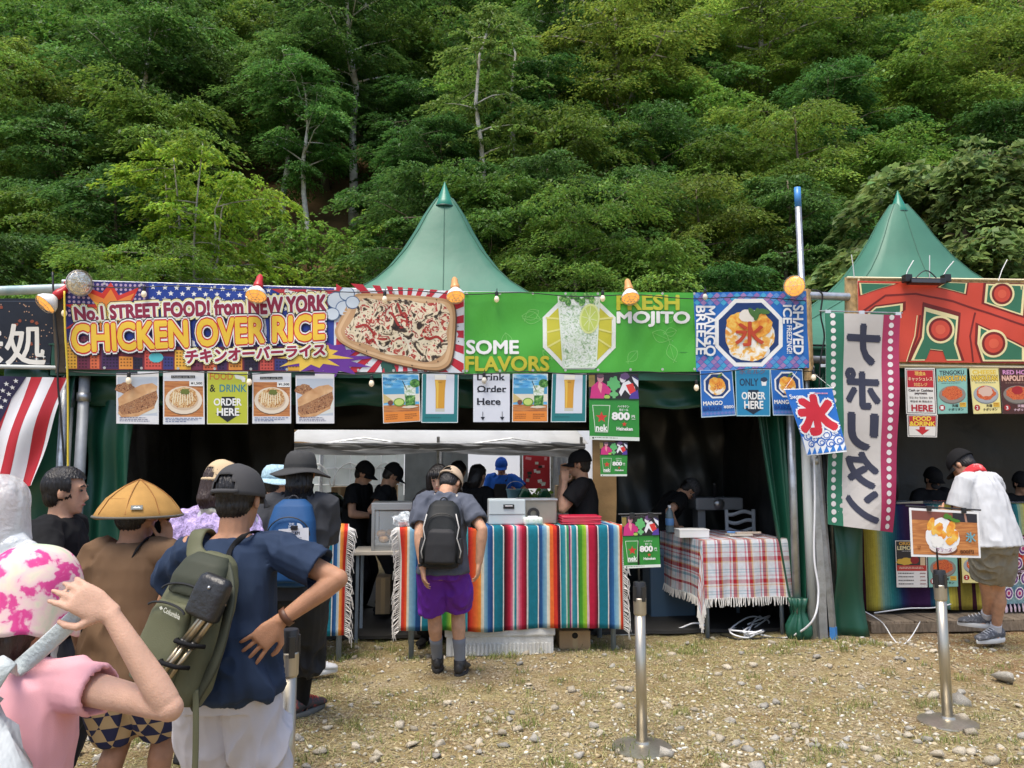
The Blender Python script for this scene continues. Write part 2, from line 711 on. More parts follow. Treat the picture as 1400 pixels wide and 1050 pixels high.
KINDS = {
 'layered': make_tree(11,7.0,3.0,base=.16,limbs=24,per=4,spray=.92,n_per=190,size=.14,col=(.064,.125,.024),trunk_r=.11,flat=.11,droop=.34,rise=.5),
 'dense': make_tree(12,8.0,2.8,base=.10,limbs=32,per=4,spray=.85,n_per=190,size=.125,col=(.036,.086,.022),trunk_r=.14,flat=.10,droop=.24),
 'bright': make_tree(13,7.2,2.4,base=.28,limbs=30,per=4,spray=.66,n_per=190,size=.115,col=(.118,.180,.024),stems=6,stem_spread=.17,trunk_r=.15,bark=GREYBARK,rise=.3,bend=.25,flat=.07),
 'slim': make_tree(14,11.0,1.9,base=.45,limbs=13,per=3,spray=.75,n_per=170,size=.13,col=(.082,.155,.040),trunk_r=.14,bark=BIRCH,rise=.35,bend=.3,lean=(-.02,0),thin=True,flat=.06),
 'spreading': make_tree(15,12.0,4.8,base=.34,limbs=30,per=4,spray=1.15,n_per=190,size=.15,col=(.092,.142,.028),trunk_r=.24,bark=GREYBARK,prof='wide',rise=.5,bend=.28,limb_r=.46,flat=.10,droop=.32),
 'bigleaf': make_tree(16,8.6,4.2,base=.05,limbs=50,per=5,spray=.85,n_per=120,size=.25,col=(.074,.118,.044),trunk_r=.2,flat=.14,droop=.45),
 'tall': make_tree(17,12.0,3.1,base=.40,limbs=24,per=4,spray=.98,n_per=185,size=.14,col=(.050,.108,.028),trunk_r=.17,bark=BIRCH,flat=.11,droop=.36,rise=.5),
 'olive': make_tree(18,9.0,3.2,base=.16,limbs=28,per=4,spray=.98,n_per=190,size=.135,col=(.080,.132,.026),trunk_r=.15,prof='wide',flat=.11,droop=.36,rise=.5),
 'shrub': make_tree(19,2.2,1.3,base=.08,limbs=16,per=3,spray=.42,n_per=120,size=.11,col=(.085,.155,.03),stems=3,stem_spread=.2,trunk_r=.04),
}
LOOK = {'layered': 'mid green tiered maple','dense': 'dark green densely leaved tree','bright': 'yellow green many-stemmed tree',
  'slim': 'slender pale-trunked tree with sparse leaves','spreading': 'wide olive tree with pale limbs','bigleaf': 'rounded big-leaved grey green tree',
  'tall': 'tall green bare-trunked tree','olive': 'olive green bushy tree','shrub': 'small green shrub'}
TREES = []

def plant(kind,px,y,sc=1.0,rz=None,zs=1.0,label=None,dz=0.0):
 x = (px - 700) / FPX * y
 tm,cm = KINDS[kind]
 shrub = kind == 'shrub'
 o = root('shrub' if shrub else 'tree',label,'shrub' if shrub else 'tree',(x,y,hill_z(x,y) + dz if y > 17.6 else dz),'shrubs on the slope' if shrub else 'trees on the wooded slope',rz if rz is not None else random.uniform(0,6.28))
 o.scale = (sc,sc,sc * zs)
 for nm,me in (('trunk',tm),('crown',cm)):
  q = bpy.data.objects.new(nm,me)
  COL.objects.link(q)
  q.parent = o
 TREES.append((o,kind,px,y))
 return o

plant('bright',262,22.0,1.06,1.0,label='bright yellow green many-stemmed tree at the foot of the slope left of the tent')
plant('slim',655,27.5,1.02,.4,label='slender tree with a pale leaning trunk rising above the green tent peak')
plant('slim',708,31,1.0,2.4,.95,label='second slender pale trunk just right of the one above the tent peak')
plant('spreading',845,33,1.0,.9,label='wide olive green tree with pale bare limbs, upper middle right of the tent peak')
plant('spreading',1065,37,.95,3.9,label='big olive green tree at the top edge, above the blue shaved ice banner')
plant('bigleaf',1330,19.6,1.0,.3,label='rounded big-leaved tree behind the right-hand tent peak')
plant('tall',405,29.5,.72,2.2,1.0,label='bare-trunked tree on the earth bank behind the yellow green tree')
plant('tall',160,30,1.05,1.2,label='tall tree with a pale leaning trunk at the upper left')
plant('tall',478,33,1.1,4.0,label='tall tree with a bare grey trunk at the top edge left of the tent peak')
plant('bright',1310,40,1.25,2.0,label='bright green tree at the upper right corner of the slope')
ROWS = [
 (20.6,[(-30,'dense',.8),(75,'layered',.72),(160,'olive',.62),(790,'olive',.62),(905,'layered',.72),(1010,'dense',.66),(1100,'layered',.62),(1180,'olive',.6)]),
 (23.6,[(20,'layered',.95),(130,'dense',.85),(580,'dense',.78),(660,'layered',.74),(745,'dense',.8),(850,'dense',.82),(960,'olive',.74),(1070,'dense',.85),(1170,'dense',.72)]),
 (27.5,[(-50,'olive',.95),(60,'dense',1.05),(180,'layered',1.0),(545,'dense',.7),(620,'dense',.78),(790,'layered',.95),(900,'dense',.95),(1000,'layered',1.0),(1110,'olive',.85),(1215,'layered',.9),(1420,'dense',1.0)]),
 (31.5,[(0,'layered',1.15),(110,'olive',1.0),(240,'dense',1.0),(375,'tall',.8),(560,'dense',.95),(640,'layered',1.0),(760,'dense',1.0),(940,'layered',1.15),(1150,'dense',1.0),(1260,'layered',1.15),(1360,'olive',1.0)]),
 (36.5,[(-40,'dense',1.25),(70,'layered',1.35),(210,'tall',1.0),(310,'layered',1.2),(430,'dense',1.25),(540,'layered',1.2),(660,'dense',1.1),(760,'tall',.95),(960,'dense',1.2),(1160,'layered',1.2),(1250,'dense',1.1),(1430,'layered',1.3)]),
 (43,[(-20,'layered',1.5),(120,'dense',1.4),(250,'layered',1.5),(370,'dense',1.35),(490,'tall',1.1),(600,'dense',1.4),(720,'layered',1.4),(860,'olive',1.4),(980,'olive',1.5),(1130,'dense',1.4),(1220,'layered',1.5),(1370,'olive',1.35)]),
 (51,[(40,'dense',1.6),(190,'tall',1.4),(320,'layered',1.7),(450,'dense',1.7),(580,'layered',1.7),(700,'tall',1.3),(820,'olive',1.6),(940,'spreading',1.2),(1060,'olive',1.6),(1190,'dense',1.6),(1320,'layered',1.8)]),
 (61,[(0,'layered',2.0),(140,'dense',1.9),(280,'tall',1.6),(410,'layered',2.0),(540,'dense',1.9),(670,'layered',2.0),(800,'olive',1.9),(930,'olive',2.0),(1080,'spreading',1.3),(1230,'layered',2.0),(1380,'dense',2.0)]),
]
RN = ['lowest slope rank','second slope rank','third slope rank','fourth slope rank','fifth slope rank','sixth slope rank','seventh slope rank','topmost slope rank']
ORD = ['leftmost','second from the left','third from the left','fourth from the left','fifth from the left','sixth from the left','seventh from the left','eighth from the left','ninth from the left','tenth from the left','eleventh from the left','rightmost']
for ri,(y,row) in enumerate(ROWS):
 for k,(px,kind,sc) in enumerate(row):
  od = ORD[k] if k < len(row) - 1 else 'rightmost'
  plant(kind,px + random.uniform(-12,12),y + random.uniform(-.9,.9),sc,zs=random.uniform(.92,1.1),label='%s, %s of the %s' % (LOOK[kind],od,RN[ri]))
for k,(px,y,sc) in enumerate([(452,25.2,1.0),(395,24.2,.75),(345,24.0,.9),(500,23.6,.75),(300,21.4,.9),(560,22.5,1.1),(735,21,1.2),(830,20.6,1.1),(1000,20.2,1.1),(30,19.6,1.3),(120,19.6,1.2),(190,20,1.1),(322,25.6,1.1),(372,26.8,1.2),(428,27.4,1.3),(478,26.2,1.2),(402,23.2,1.0),(350,28.5,1.3),(505,27.5,1.3),(455,23.2,.9)]):
 plant('shrub',px,y,sc,label='small green shrub on the bare earth bank, %s' % (ORD[k] if k < 4 else ['below the yellow green tree','just left of the green tent roof','just right of the green tent roof','above the green banner','above the blue banner','above the dark sign at the far left','above the left-hand lamps','above the stars of the left banner','beside the bare trunks','under the bare-trunked tree','right of the bare trunks','upper left of the tent roof','nearest above the chicken banner','highest left one','highest right one','nearest left of the tent roof'][k - 4]))

# ================================================================== tents and frames
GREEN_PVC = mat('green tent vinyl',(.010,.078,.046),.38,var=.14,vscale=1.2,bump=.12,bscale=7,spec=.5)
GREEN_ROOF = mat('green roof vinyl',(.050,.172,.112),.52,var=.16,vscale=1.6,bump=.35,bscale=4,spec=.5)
BLACK_TARP = mat('black tarpaulin',(.013,.014,.014),.45,var=.2,vscale=2,bump=.5,bscale=6,spec=.5)
STEEL = mat('galvanised steel',(.46,.48,.50),.42,.85,var=.2,vscale=9,bump=.1,bscale=40,dirt=(.22,.2,.18),dscale=8)
DULLSTEEL = mat('dull grey paint',(.33,.35,.37),.5,.3,var=.2,vscale=8)
WHITE_VINYL = mat('white vinyl',(.80,.82,.83),.5,var=.06,vscale=3,bump=.1,bscale=8,trans=.45)
GREY_VINYL = mat('grey tent cloth',(.34,.35,.36),.6,var=.2,vscale=3,bump=.2,bscale=7,trans=.25)
WOOD = mat('pine plank',(.42,.30,.16),.7,var=.25,vscale=3,stretch=(1,8,8),bump=.2,bscale=20)
OSB = mat('chipboard',(.55,.37,.17),.7,var=.45,vscale=22,stretch=(1,1,.6),bump=.3,bscale=40)
TIE = mat('white plastic',(.8,.8,.8),.4)
BLACKP = mat('black plastic',(.018,.018,.02),.38,bump=.05,bscale=80)

def roof(name,label,peak,ang,hw,hd,eave,pw=None):
 """pagoda roof: round at the tip, square at the eaves, concave profile"""
 px_,py_,pz = peak
 o = root(name,label,'tent',(px_,py_,0))
 prof = [(f,z * 2.7) for z,f in ((0,.028),(.05,.05),(.11,.074),(.2,.103),(.32,.148),(.42,.195),(.51,.25),(.62,.34),(.74,.47),(.86,.68),(1,1.0))]
 D = pz - .22 - eave
 k = D / 2.70
 mb = MB()
 n = 48
 rings = []
 cs,sn = math.cos(ang),math.sin(ang)
 for f,dz in prof:
  ring = []
  for j in range(n):
   t = 2 * PI * j / n
   q = min(1.0,f * 1.6) ** .6
   ct,st_ = math.cos(t),math.sin(t)
   sq = 1 / max(abs(ct),abs(st_))
   m = (1 - q) + q * (sq * .97 + .03)
   lim = 1.0 - .05 * q * (1 - abs(ct * st_) * 2)
   x,y = ct * m * f * hw * lim,st_ * m * f * hd * lim
   sag = -.05 * q * math.sin(PI * f) * (1 - abs(abs(ct) - abs(st_)))
   ring.append((px_ + x * cs - y * sn,py_ + x * sn + y * cs,pz - .22 - dz * k + sag))
  rings.append(ring)
 mb.loft(rings,False)
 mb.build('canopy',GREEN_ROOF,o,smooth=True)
 for j in range(0,n,6):
  MB().tube([Vector(r[j]) + Vector((0,0,.004)) for r in rings],.006,5).build('seam',mat('green seam',(.035,.12,.08),.6),o,True)
 fb = MB().lathe([(.001,pz),(.03,pz - .08),(.10,pz - .26),(.135,pz - .33),(.125,pz - .35),(.05,pz - .33)],(px_,py_,0),28)
 fb.build('finial_cap',mat('green cap',(.02,.21,.14),.35),o,smooth=True)
 rb = MB().lathe([(.112,pz - .325),(.142,pz - .335),(.142,pz - .352),(.11,pz - .36)],(px_,py_,0),28)
 rb.build('ring',mat('dark ring',(.012,.05,.035),.4),o,smooth=True)
 for sd in range(4):
  va = MB()
  a0 = [(-1,-1),(1,-1),(1,1),(-1,1)][sd]
  a1 = [(1,-1),(1,1),(-1,1),(-1,-1)][sd]

  def fn(u,v,a0=a0,a1=a1):
   x = (a0[0] * (1 - u) + a1[0] * u) * hw * .985
   y = (a0[1] * (1 - u) + a1[1] * u) * hd * .985
   w = .02 * math.sin(u * 40 + sd) * (1 - v)
   x += w * (abs(a0[0] + a1[0]) > 1)
   y += w * (abs(a0[1] + a1[1]) > 1)
   return (px_ + x * cs - y * sn,py_ + x * sn + y * cs,eave - .30 * (1 - v) + .02)
  va.grid(fn,60,4)
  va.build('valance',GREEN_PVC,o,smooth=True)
 for a in ((-1,-1),(1,-1),(1,1),(-1,1)):
  x,y = a[0] * (pw or hw) * .955,a[1] * hd * .955
  q = Vector((px_ + x * cs - y * sn,py_ + x * sn + y * cs,0))
  MB().tube([q,q + Vector((0,0,eave - .02))],.038,10).build('post',STEEL,o,smooth=True)
 return o

_pk = P(608,248,9.3)
_mid = FW(3.47,2.6,0)
ROOF_A = roof('marquee_tent','green peaked tent roof behind the green and chicken banners',(_pk.x,_pk.y,_pk.z),FA,3.62,2.05,2.78)
_pk2 = P(1227,260,10.6)
ROOF_B = roof('marquee_tent','green peaked tent roof behind the red patterned banner at the right',(_pk2.x,_pk2.y,_pk2.z),FA,4.3,2.7,2.85,2.6)

def wrinkle(u,v,a=.02,s=0.0):
 return a * (math.sin(u * 13 + 2.2 * math.sin(v * 5 + s) + s) * .6 + math.sin(u * 31 + v * 7 + s * 2) * .3 + math.sin(v * 17 + u * 5 + s) * .25)

def sheet_obj(name,label,cat,p0,p1,z0,z1,m,d=0.0,nu=50,nv=24,amp=.03,seed=0.,gather=0.0,solid=.004,zwave=0.0):
 """hanging cloth between two plan points (s along the front) from z0 to z1"""
 A = FW(p0,d,0) if not isinstance(p0,Vector) else p0
 B = FW(p1,d,0) if not isinstance(p1,Vector) else p1
 ax = (B - A)
 L = ax.length
 ax.normalize()
 nn = Vector((ax.y,-ax.x,0))
 mb = MB()

 def fn(u,v):
  g = 1 - gather * math.sin(PI * min(1,v * 1.0))
  x = L * ((u - .5) * g + .5)
  return A + ax * x + nn * (wrinkle(u * L * .55,v * 1.3,amp,seed) + amp * 1.0 * math.sin(u * L * 22 + seed) * gather * 2) + Vector((0,0,z0 + (z1 - z0) * v + zwave * math.sin(u * L * 9 + seed) * (1 - v)))
 mb.grid(fn,nu,nv)
 loc = A + ax * L / 2 + Vector((0,0,z0))
 o = mb.build(name,m,None,True,loc,solid=solid)
 return tag(o,label,cat)

def sz(px,py,d):
 p = FP(px,py,d)
 q = p - FO
 return q.dot(FS),p.z

DB = 3.3
sL = sz(92,600,DB)[0] - .6
s1 = sz(402,600,DB)[0]
s2 = sz(822,600,DB)[0]
sR = sz(1115,600,DB)[0] + .6
zh = sz(600,588,DB)[1]
sheet_obj('tarpaulin_wall','black tarpaulin hung inside the stall, left of the opening','tarpaulin',sL,s1,.02,3.0,BLACK_TARP,DB,amp=.035,seed=1)
sheet_obj('tarpaulin_wall','wrinkled black tarpaulin hung behind the plaid table','tarpaulin',s2,sR,.02,2.42,mat('shiny black tarpaulin',(.030,.034,.034),.42,var=.2,vscale=2,bump=.5,bscale=4,spec=.6),DB - .95,90,50,amp=.07,seed=4)
sheet_obj('tarpaulin_header','black tarpaulin strip above the opening to the yard','tarpaulin',s1 - .02,sR,zh,3.2,BLACK_TARP,DB + .02,amp=.02,seed=2)
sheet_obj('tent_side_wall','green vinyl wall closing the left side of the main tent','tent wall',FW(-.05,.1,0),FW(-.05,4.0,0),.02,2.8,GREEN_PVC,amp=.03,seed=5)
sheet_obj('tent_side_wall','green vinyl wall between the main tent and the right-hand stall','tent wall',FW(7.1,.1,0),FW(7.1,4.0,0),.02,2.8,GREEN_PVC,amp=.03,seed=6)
_a,_b = sz(112,560,.3)[0],sz(192,560,.3)[0]
sheet_obj('tent_curtain','gathered dark green vinyl curtain at the left end of the main stall','curtain',_a,_b,.05,2.62,GREEN_PVC,.3,60,30,amp=.06,seed=3,gather=.25)
_v0,_v1 = sz(105,540,.28),sz(1108,540,.28)
sheet_obj('inner_valance','shiny dark green vinyl strip hanging behind the row of posters','valance',_v0[0],_v1[0],sz(600,556,.28)[1],2.72,GREEN_PVC,.28,140,12,amp=.03,seed=9,zwave=.012)

def tied_curtain():
 mb = MB()
 A,B = FW(sz(1032,600,.3)[0],.35,0),FW(sz(1112,600,.3)[0],.12,0)
 tie = FW(sz(1092,860,.15)[0],.12,0)

 def fn(u,v):
  top = A * (1 - u) + B * u
  k = min(1,(1 - v) * 1.02)
  f = k ** 1.25
  bot = tie + FS * ((u - .5) * .16)
  p = top * (1 - f) + bot * f
  amp = .07 * (1 - .3 * f)
  p = p + FN * (amp * math.sin(u * 19 + v * 1.5) + .02 * math.sin(u * 47))
  p.z = .10 + (2.55 - .10) * v
  return p
 mb.grid(fn,70,40)
 o = tag(mb.build('tent_curtain',GREEN_PVC,None,True,FW(6.7,.2,0),solid=.004),'dark green curtain swept aside to the right of the plaid table','curtain')
 bl = MB()
 rings = []
 for z,r in ((.0,.05),(.02,.10),(.07,.125),(.14,.12),(.21,.085),(.27,.05),(.32,.065),(.40,.085)):
  rings.append([tie + Vector((-.02,-.05,z)) + FS * (r * (1 + .22 * math.sin(7 * t + z * 5) + .1 * math.sin(13 * t)) * math.cos(t)) + FN * (r * .75 * (1 + .22 * math.sin(7 * t + z * 5)) * math.sin(t)) for t in np.linspace(0,2 * PI,57)[:-1]])
 bl.loft(rings)
 bl.build('bundled_end',GREEN_PVC,o,True)

tied_curtain()
_p = FP(1155,800,.12)
sheet_obj('tent_curtain','loose green vinyl sheet hanging beside the steel posts, right of them','curtain',(_p - FO).dot(FS) - .14,(_p - FO).dot(FS) + .22,.02,2.6,GREEN_PVC,.1,40,30,amp=.06,seed=8,gather=.2)
_p = FP(62,800,.1)
sheet_obj('tent_curtain','green vinyl sheet hanging behind the flag at the left edge','curtain',(_p - FO).dot(FS) - .5,(_p - FO).dot(FS) + .16,.02,2.6,GREEN_PVC,.12,50,30,amp=.05,seed=12,gather=.15)

# ------------------------------------------------------------------ posts,pipes
def pipe(name,label,cat,pts,r,m,n=12):
 pts = [Vector(p) for p in pts]
 o = MB().tube(pts,r,n).build(name,m,None,True,pts[0],sharp=40)
 return tag(o,label,cat)

def plain_post(name,label,px0,px1,py0,d,z0=0,square=False,m=None):
 """post between the pixel columns px0..px1, its top at row py0"""
 a,b = FP(px0,700,d),FP(px1,700,d)
 w = (b - a).length
 q = (a + b) / 2
 top = FP((px0 + px1) / 2,py0,d).z
 mb = MB()
 o = root(name,label,'post',(q.x,q.y,0))
 if square:
  mb.box((q.x,q.y,(z0 + top) / 2),(w,w * .8,top - z0),.004,Matrix.Rotation(FA,3,'Z'))
 else:
  mb.tube([(q.x,q.y,z0),(q.x,q.y,top)],w / 2,14)
 mb.build('shaft',m or STEEL,o,smooth=not square)
 fb = MB().box((q.x,q.y,z0 + .012),(w * 2.1,w * 2.1,.016),.003,Matrix.Rotation(FA,3,'Z'))
 fb.build('foot_plate',STEEL,o)
 cb = MB().tube([(q.x,q.y,top - .25),(q.x,q.y,top - .17)],w * .62,14)
 cb.build('clamp',STEEL,o,smooth=True)
 return o

plain_post('tent_post','grey steel post at the left end of the main stall, behind the yellow cable',98,113,512,.12,m=mat('dull grey paint'))
plain_post('tent_post','pale post at the far left, just left of the yellow cable',80,92,520,.16,m=mat('pale vinyl post',(.5,.52,.5),.5))
plain_post('tent_post','white sleeved post beside the swept-aside green curtain',1099,1113,560,.06,m=mat('pale vinyl post'))
plain_post('tent_post','square steel post under the ice flag, left of the leaning one',1112,1123,600,.0,square=True)
_b = FP(1140,872,-.04)
_t = FP(1117,610,-.02)
_r = root('leaning_brace','steel channel leaning beside the posts with a blue taped foot','brace',(_b.x,_b.y,0))
MB().tube([(_b.x,_b.y,.02),_t],.034,4).build('shaft',STEEL,_r)
_k = (Vector((_b.x,_b.y,.02)) * .965 + _t * .035)
MB().tube([(_b.x,_b.y,.015),_k + Vector((0,0,.06))],.037,4).build('blue_tape',mat('blue tape',(.05,.22,.55),.5),_r)
_q = root('tall_pole','tall thin steel pole rising above the blue banner, blue film at its tip','pole',FP(1121,868,.02))
_a0,_a1 = FP(1118,868,.1),FP(1090,257,.1)
MB().tube([_a0,_a1],.032,12).build('shaft',STEEL,_q,True)
MB().tube([_a0 + (_a1 - _a0) * .955,_a1 + Vector((0,0,.004))],.0335,12).build('blue_film',mat('blue film',(.06,.25,.6),.35),_q,True)

CLAMP = []
pipe('scaffold_pipe','light grey scaffold pipe along the top left edge over the dark sign','pipe',[FP(-60,400,.05),FP(96,394,.05)],.045,mat('painted pipe',(.42,.50,.50),.45,.2,var=.25,vscale=5,dirt=(.1,.25,.3),dscale=3))
pipe('scaffold_pipe','pale rail under the dark sign at the left edge','pipe',[FP(-60,500,.02),FP(88,503,.02)],.02,mat('pale vinyl post'))
pipe('scaffold_pipe','steel pipe along the top edge of the main banners','pipe',[FP(86,386,.06),FP(640,402,.06),FP(1112,407,.06)],.028,STEEL)
pipe('scaffold_pipe','steel pipe along the lower edge of the main banners','pipe',[FP(86,505,.08),FP(640,511,.08),FP(1112,503,.08)],.028,STEEL)
pipe('scaffold_pipe','short steel pipe joining the blue banner to the chipboard panel','pipe',[FP(1095,404,.05),FP(1160,406,.05)],.042,STEEL)
pipe('scaffold_pipe','short lower steel pipe behind the ice flag','pipe',[FP(1085,491,.09),FP(1160,493,.09)],.04,STEEL)
pipe('timber_batten','narrow timber batten at the right edge of the blue banner','timber',[FP(1102,396,.03),FP(1106,520,.03)],.05,OSB,4)
pipe('timber_post','dark weathered timber post between the dark sign and the main banner','timber',[FP(84,510,.02),FP(80,400,.02)],.06,mat('dark timber',(.10,.075,.05),.8,var=.3,vscale=6,bump=.4,bscale=30),4)

# ------------------------------------------------------------------ yard behind: pop-up tent,lorry
def popup():
 d0 = 4.35
 o = root('popup_tent','white pop-up canopy with a scalloped edge seen through the stall opening','tent',FW(3.2,d0 + 1.4,0))
 A,B = FP(392,606,d0),FP(800,608,d0)
 a,b = (A - FO).dot(FS),(B - FO).dot(FS)
 z1 = A.z - .02
 zt = FP(600,586,d0 + .9).z
 mb = MB()

 def roofn(u,v):
  s = a - .05 + (b - a + .1) * u
  sc = .035 * abs(math.sin(u * 11 * PI))
  z = z1 + .03 + (zt + .03 - z1) * v + sc * v + .015 * math.sin(u * 37 + v * 3)
  return FW(s,d0 + 1.5 * v,z)
 mb.grid(roofn,120,8)

 def roofb(u,v):
  s = a - .05 + (b - a + .1) * u
  return FW(s,d0 + 1.5 + 1.5 * v,zt + .035 * abs(math.sin(u * 11 * PI)) * (1 - v) + .02 - (zt - z1) * v)
 mb.grid(roofb,120,6)
 mb.build('canopy',WHITE_VINYL,o,True)
 vb = MB()
 zv = FP(600,615,d0).z

 def val(u,v):
  s = a + (b - a) * u
  return FW(s,d0 - .01 + wrinkle(u * 2.2,v,.03,2),zv + (z1 + .025 - zv) * v + .02 * math.sin(u * 21) * (1 - v))
 vb.grid(val,100,8)
 vb.build('valance',GREY_VINYL,o,True)
 lb = MB()

 def lin_(u,v):
  s = a + (b - a) * u
  sag = .10 * abs(math.sin(u * PI * 2.0)) + .3 * max(0,u - .82) * 3 + .25 * max(0,.2 - u)
  return FW(s,d0 + .5 + wrinkle(u * 1.8,v,.03,5),zv - .02 - sag * (1 - v) * .6 + .1 * v)
 lb.grid(lin_,80,8)
 lb.build('lining',GREY_VINYL,o,True)
 for s in (a + .05,(a + b) / 2,b - .05):
  for dd in (.06,2.9):
   q = FW(s,d0 + dd,0)
   MB().box((q.x,q.y,zv / 2 + .1),(.045,.045,zv + .2),.004).build('leg',STEEL,o)
 for s,e in ((a,(a + b) / 2),((a + b) / 2,b)):
  MB().tube([FW(s,d0 + .08,zv + .02),FW((s + e) / 2,d0 + .1,zv + .18),FW(e,d0 + .08,zv + .02)],.014,6).build('truss_bar',STEEL,o)
 wl,wr = (FP(405,640,d0 + 2.9) - FO).dot(FS),(FP(552,640,d0 + 2.9) - FO).dot(FS)
 wb = MB()
 wb.grid(lambda u,v: FW(wl + (wr - wl) * u,d0 + 2.95 + wrinkle(u * 3,v,.015,3),.05 + (zv + .1) * v),30,14)
 w = wb.build('window_wall',mat('clear vinyl',(.62,.68,.68),.18,var=.15,vscale=3,bump=.2,bscale=5,trans=.4),o,True)
 rb = MB()
 for k in range(7):
  s = wl + (wr - wl) * (k + .5) / 7
  rb.tube([FW(s,d0 + 2.9,.4),FW(s,d0 + 2.9,zv)],.012,5)
 for z in (.55,.95,1.3,1.6):
  rb.tube([FW(wl,d0 + 2.89,z),FW(wr,d0 + 2.89,z)],.012,5)
 for k in range(3):
  cs_ = wl + (wr - wl) * (k + .5) / 3
  rb.tube([FW(cs_ + .3 * math.cos(t),d0 + 2.88,1.28 + .42 * math.sin(t)) for t in np.linspace(0,PI,9)],.016,5)
 rb.build('glazing_ribs',WHITE_VINYL,w,True)
 gb = MB()
 gl,gr = (FP(553,640,d0 + 2.8) - FO).dot(FS),(FP(640,640,d0 + 2.8) - FO).dot(FS)
 gb.grid(lambda u,v: FW(gl + (gr - gl) * u,d0 + 2.9 + wrinkle(u * 3,v,.03,7),.05 + (zv + .3) * v),20,14)
 gb.build('grey_side_wall',mat('slate cloth',(.13,.15,.16),.6,var=.2),o,True)
 rgt = MB()
 r0,r1 = (FP(754,640,d0 + 2.2) - FO).dot(FS),(FP(800,640,d0 + 2.2) - FO).dot(FS)
 rgt.grid(lambda u,v: FW(r0 + (r1 - r0) * u,d0 + 2.3 + wrinkle(u * 3,v,.03,9),.05 + (zv + .2) * v),20,14)
 rgt.build('grey_side_wall',mat('pale slate cloth',(.36,.38,.39),.6,var=.2),o,True)
 return o

popup()

def lorry():
 dp = 16.2
 A,B = P(560,620,dp),P(745,620,dp)
 o = root('lorry','white box lorry with dark lettering on its side behind the stall','lorry',((A.x + B.x) / 2,dp + 1,0))
 xm,w = (A.x + B.x) / 2 - .5,B.x - A.x + 3.0
 MB().box((xm,dp + 1.0,2.0),(w,2.0,2.2),.03).build('cargo_box',mat('white lorry paint',(.82,.83,.84),.35,var=.04,vscale=2),o)
 MB().box((xm,dp + 1.0,.78),(w - .4,1.2,.22),.02).build('chassis',mat('dark chassis',(.03,.03,.03),.6),o)
 for sx in (-1.5,-.4,1.4):
  wb = MB().lathe([(.05,-.12),(.40,-.12),(.44,-.06),(.44,.06),(.40,.12),(.05,.12)],(xm + sx,dp + .15,.45),24,Matrix.Rotation(PI / 2,3,'X'),cap=True)
  wb.build('wheel',mat('tyre rubber',(.015,.015,.015),.8),o,True)
 MB().box((xm,dp - .012,.98),(w - .1,.02,.12),.004).build('lower_rail',STEEL,o)
 return o

LORRY = lorry()

# ================================================================== printed sheets
CLOTHP = mat('printed banner cloth',attr=True,rough=.48,bump=.10,bscale=9,bdetail=4,spec=.4,var=.05,vscale=2.5)
PAPERP = mat('printed paper',attr=True,rough=.35,bump=.06,bscale=6,spec=.45,var=.03,vscale=4)
_TX = {}

def text_mesh(txt):
 if txt not in _TX:
  cu = bpy.data.curves.new('t','FONT')
  cu.body = txt
  cu.size = 1
  cu.resolution_u = 3
  o = bpy.data.objects.new('t',cu)
  TMP.collection.objects.link(o)
  vl = TMP.view_layers[0]
  vl.update()
  dg = vl.depsgraph
  dg.update()
  me = bpy.data.meshes.new_from_object(o.evaluated_get(dg))
  v = np.array([p.co[:2] for p in me.vertices]) if len(me.vertices) else np.zeros((1,2))
  me.calc_loop_triangles()
  tri = [tuple(t.vertices) for t in me.loop_triangles]
  bpy.data.objects.remove(o)
  bpy.data.curves.remove(cu)
  bpy.data.meshes.remove(me)
  _TX[txt] = (v,tri)
 return _TX[txt]

def clip_poly(poly,quad):
 """clip to a convex quad (same winding handled by centroid)"""
 cx = sum(p[0] for p in quad) / 4
 cy = sum(p[1] for p in quad) / 4
 out = list(poly)
 for i in range(4):
  a,b = quad[i],quad[(i + 1) % 4]
  nx,ny = -(b[1] - a[1]),b[0] - a[0]
  if (cx - a[0]) * nx + (cy - a[1]) * ny < 0:
   nx,ny = -nx,-ny
  f = lambda p: (p[0] - a[0]) * nx + (p[1] - a[1]) * ny
  res = []
  for j in range(len(out)):
   p,q = out[j],out[(j + 1) % len(out)]
   fp,fq = f(p),f(q)
   if fp >= 0:
    res.append(p)
   if (fp >= 0) != (fq >= 0):
    t = fp / (fp - fq)
    res.append((p[0] + (q[0] - p[0]) * t,p[1] + (q[1] - p[1]) * t))
  out = res
  if len(out) < 3:
   return []
 return out

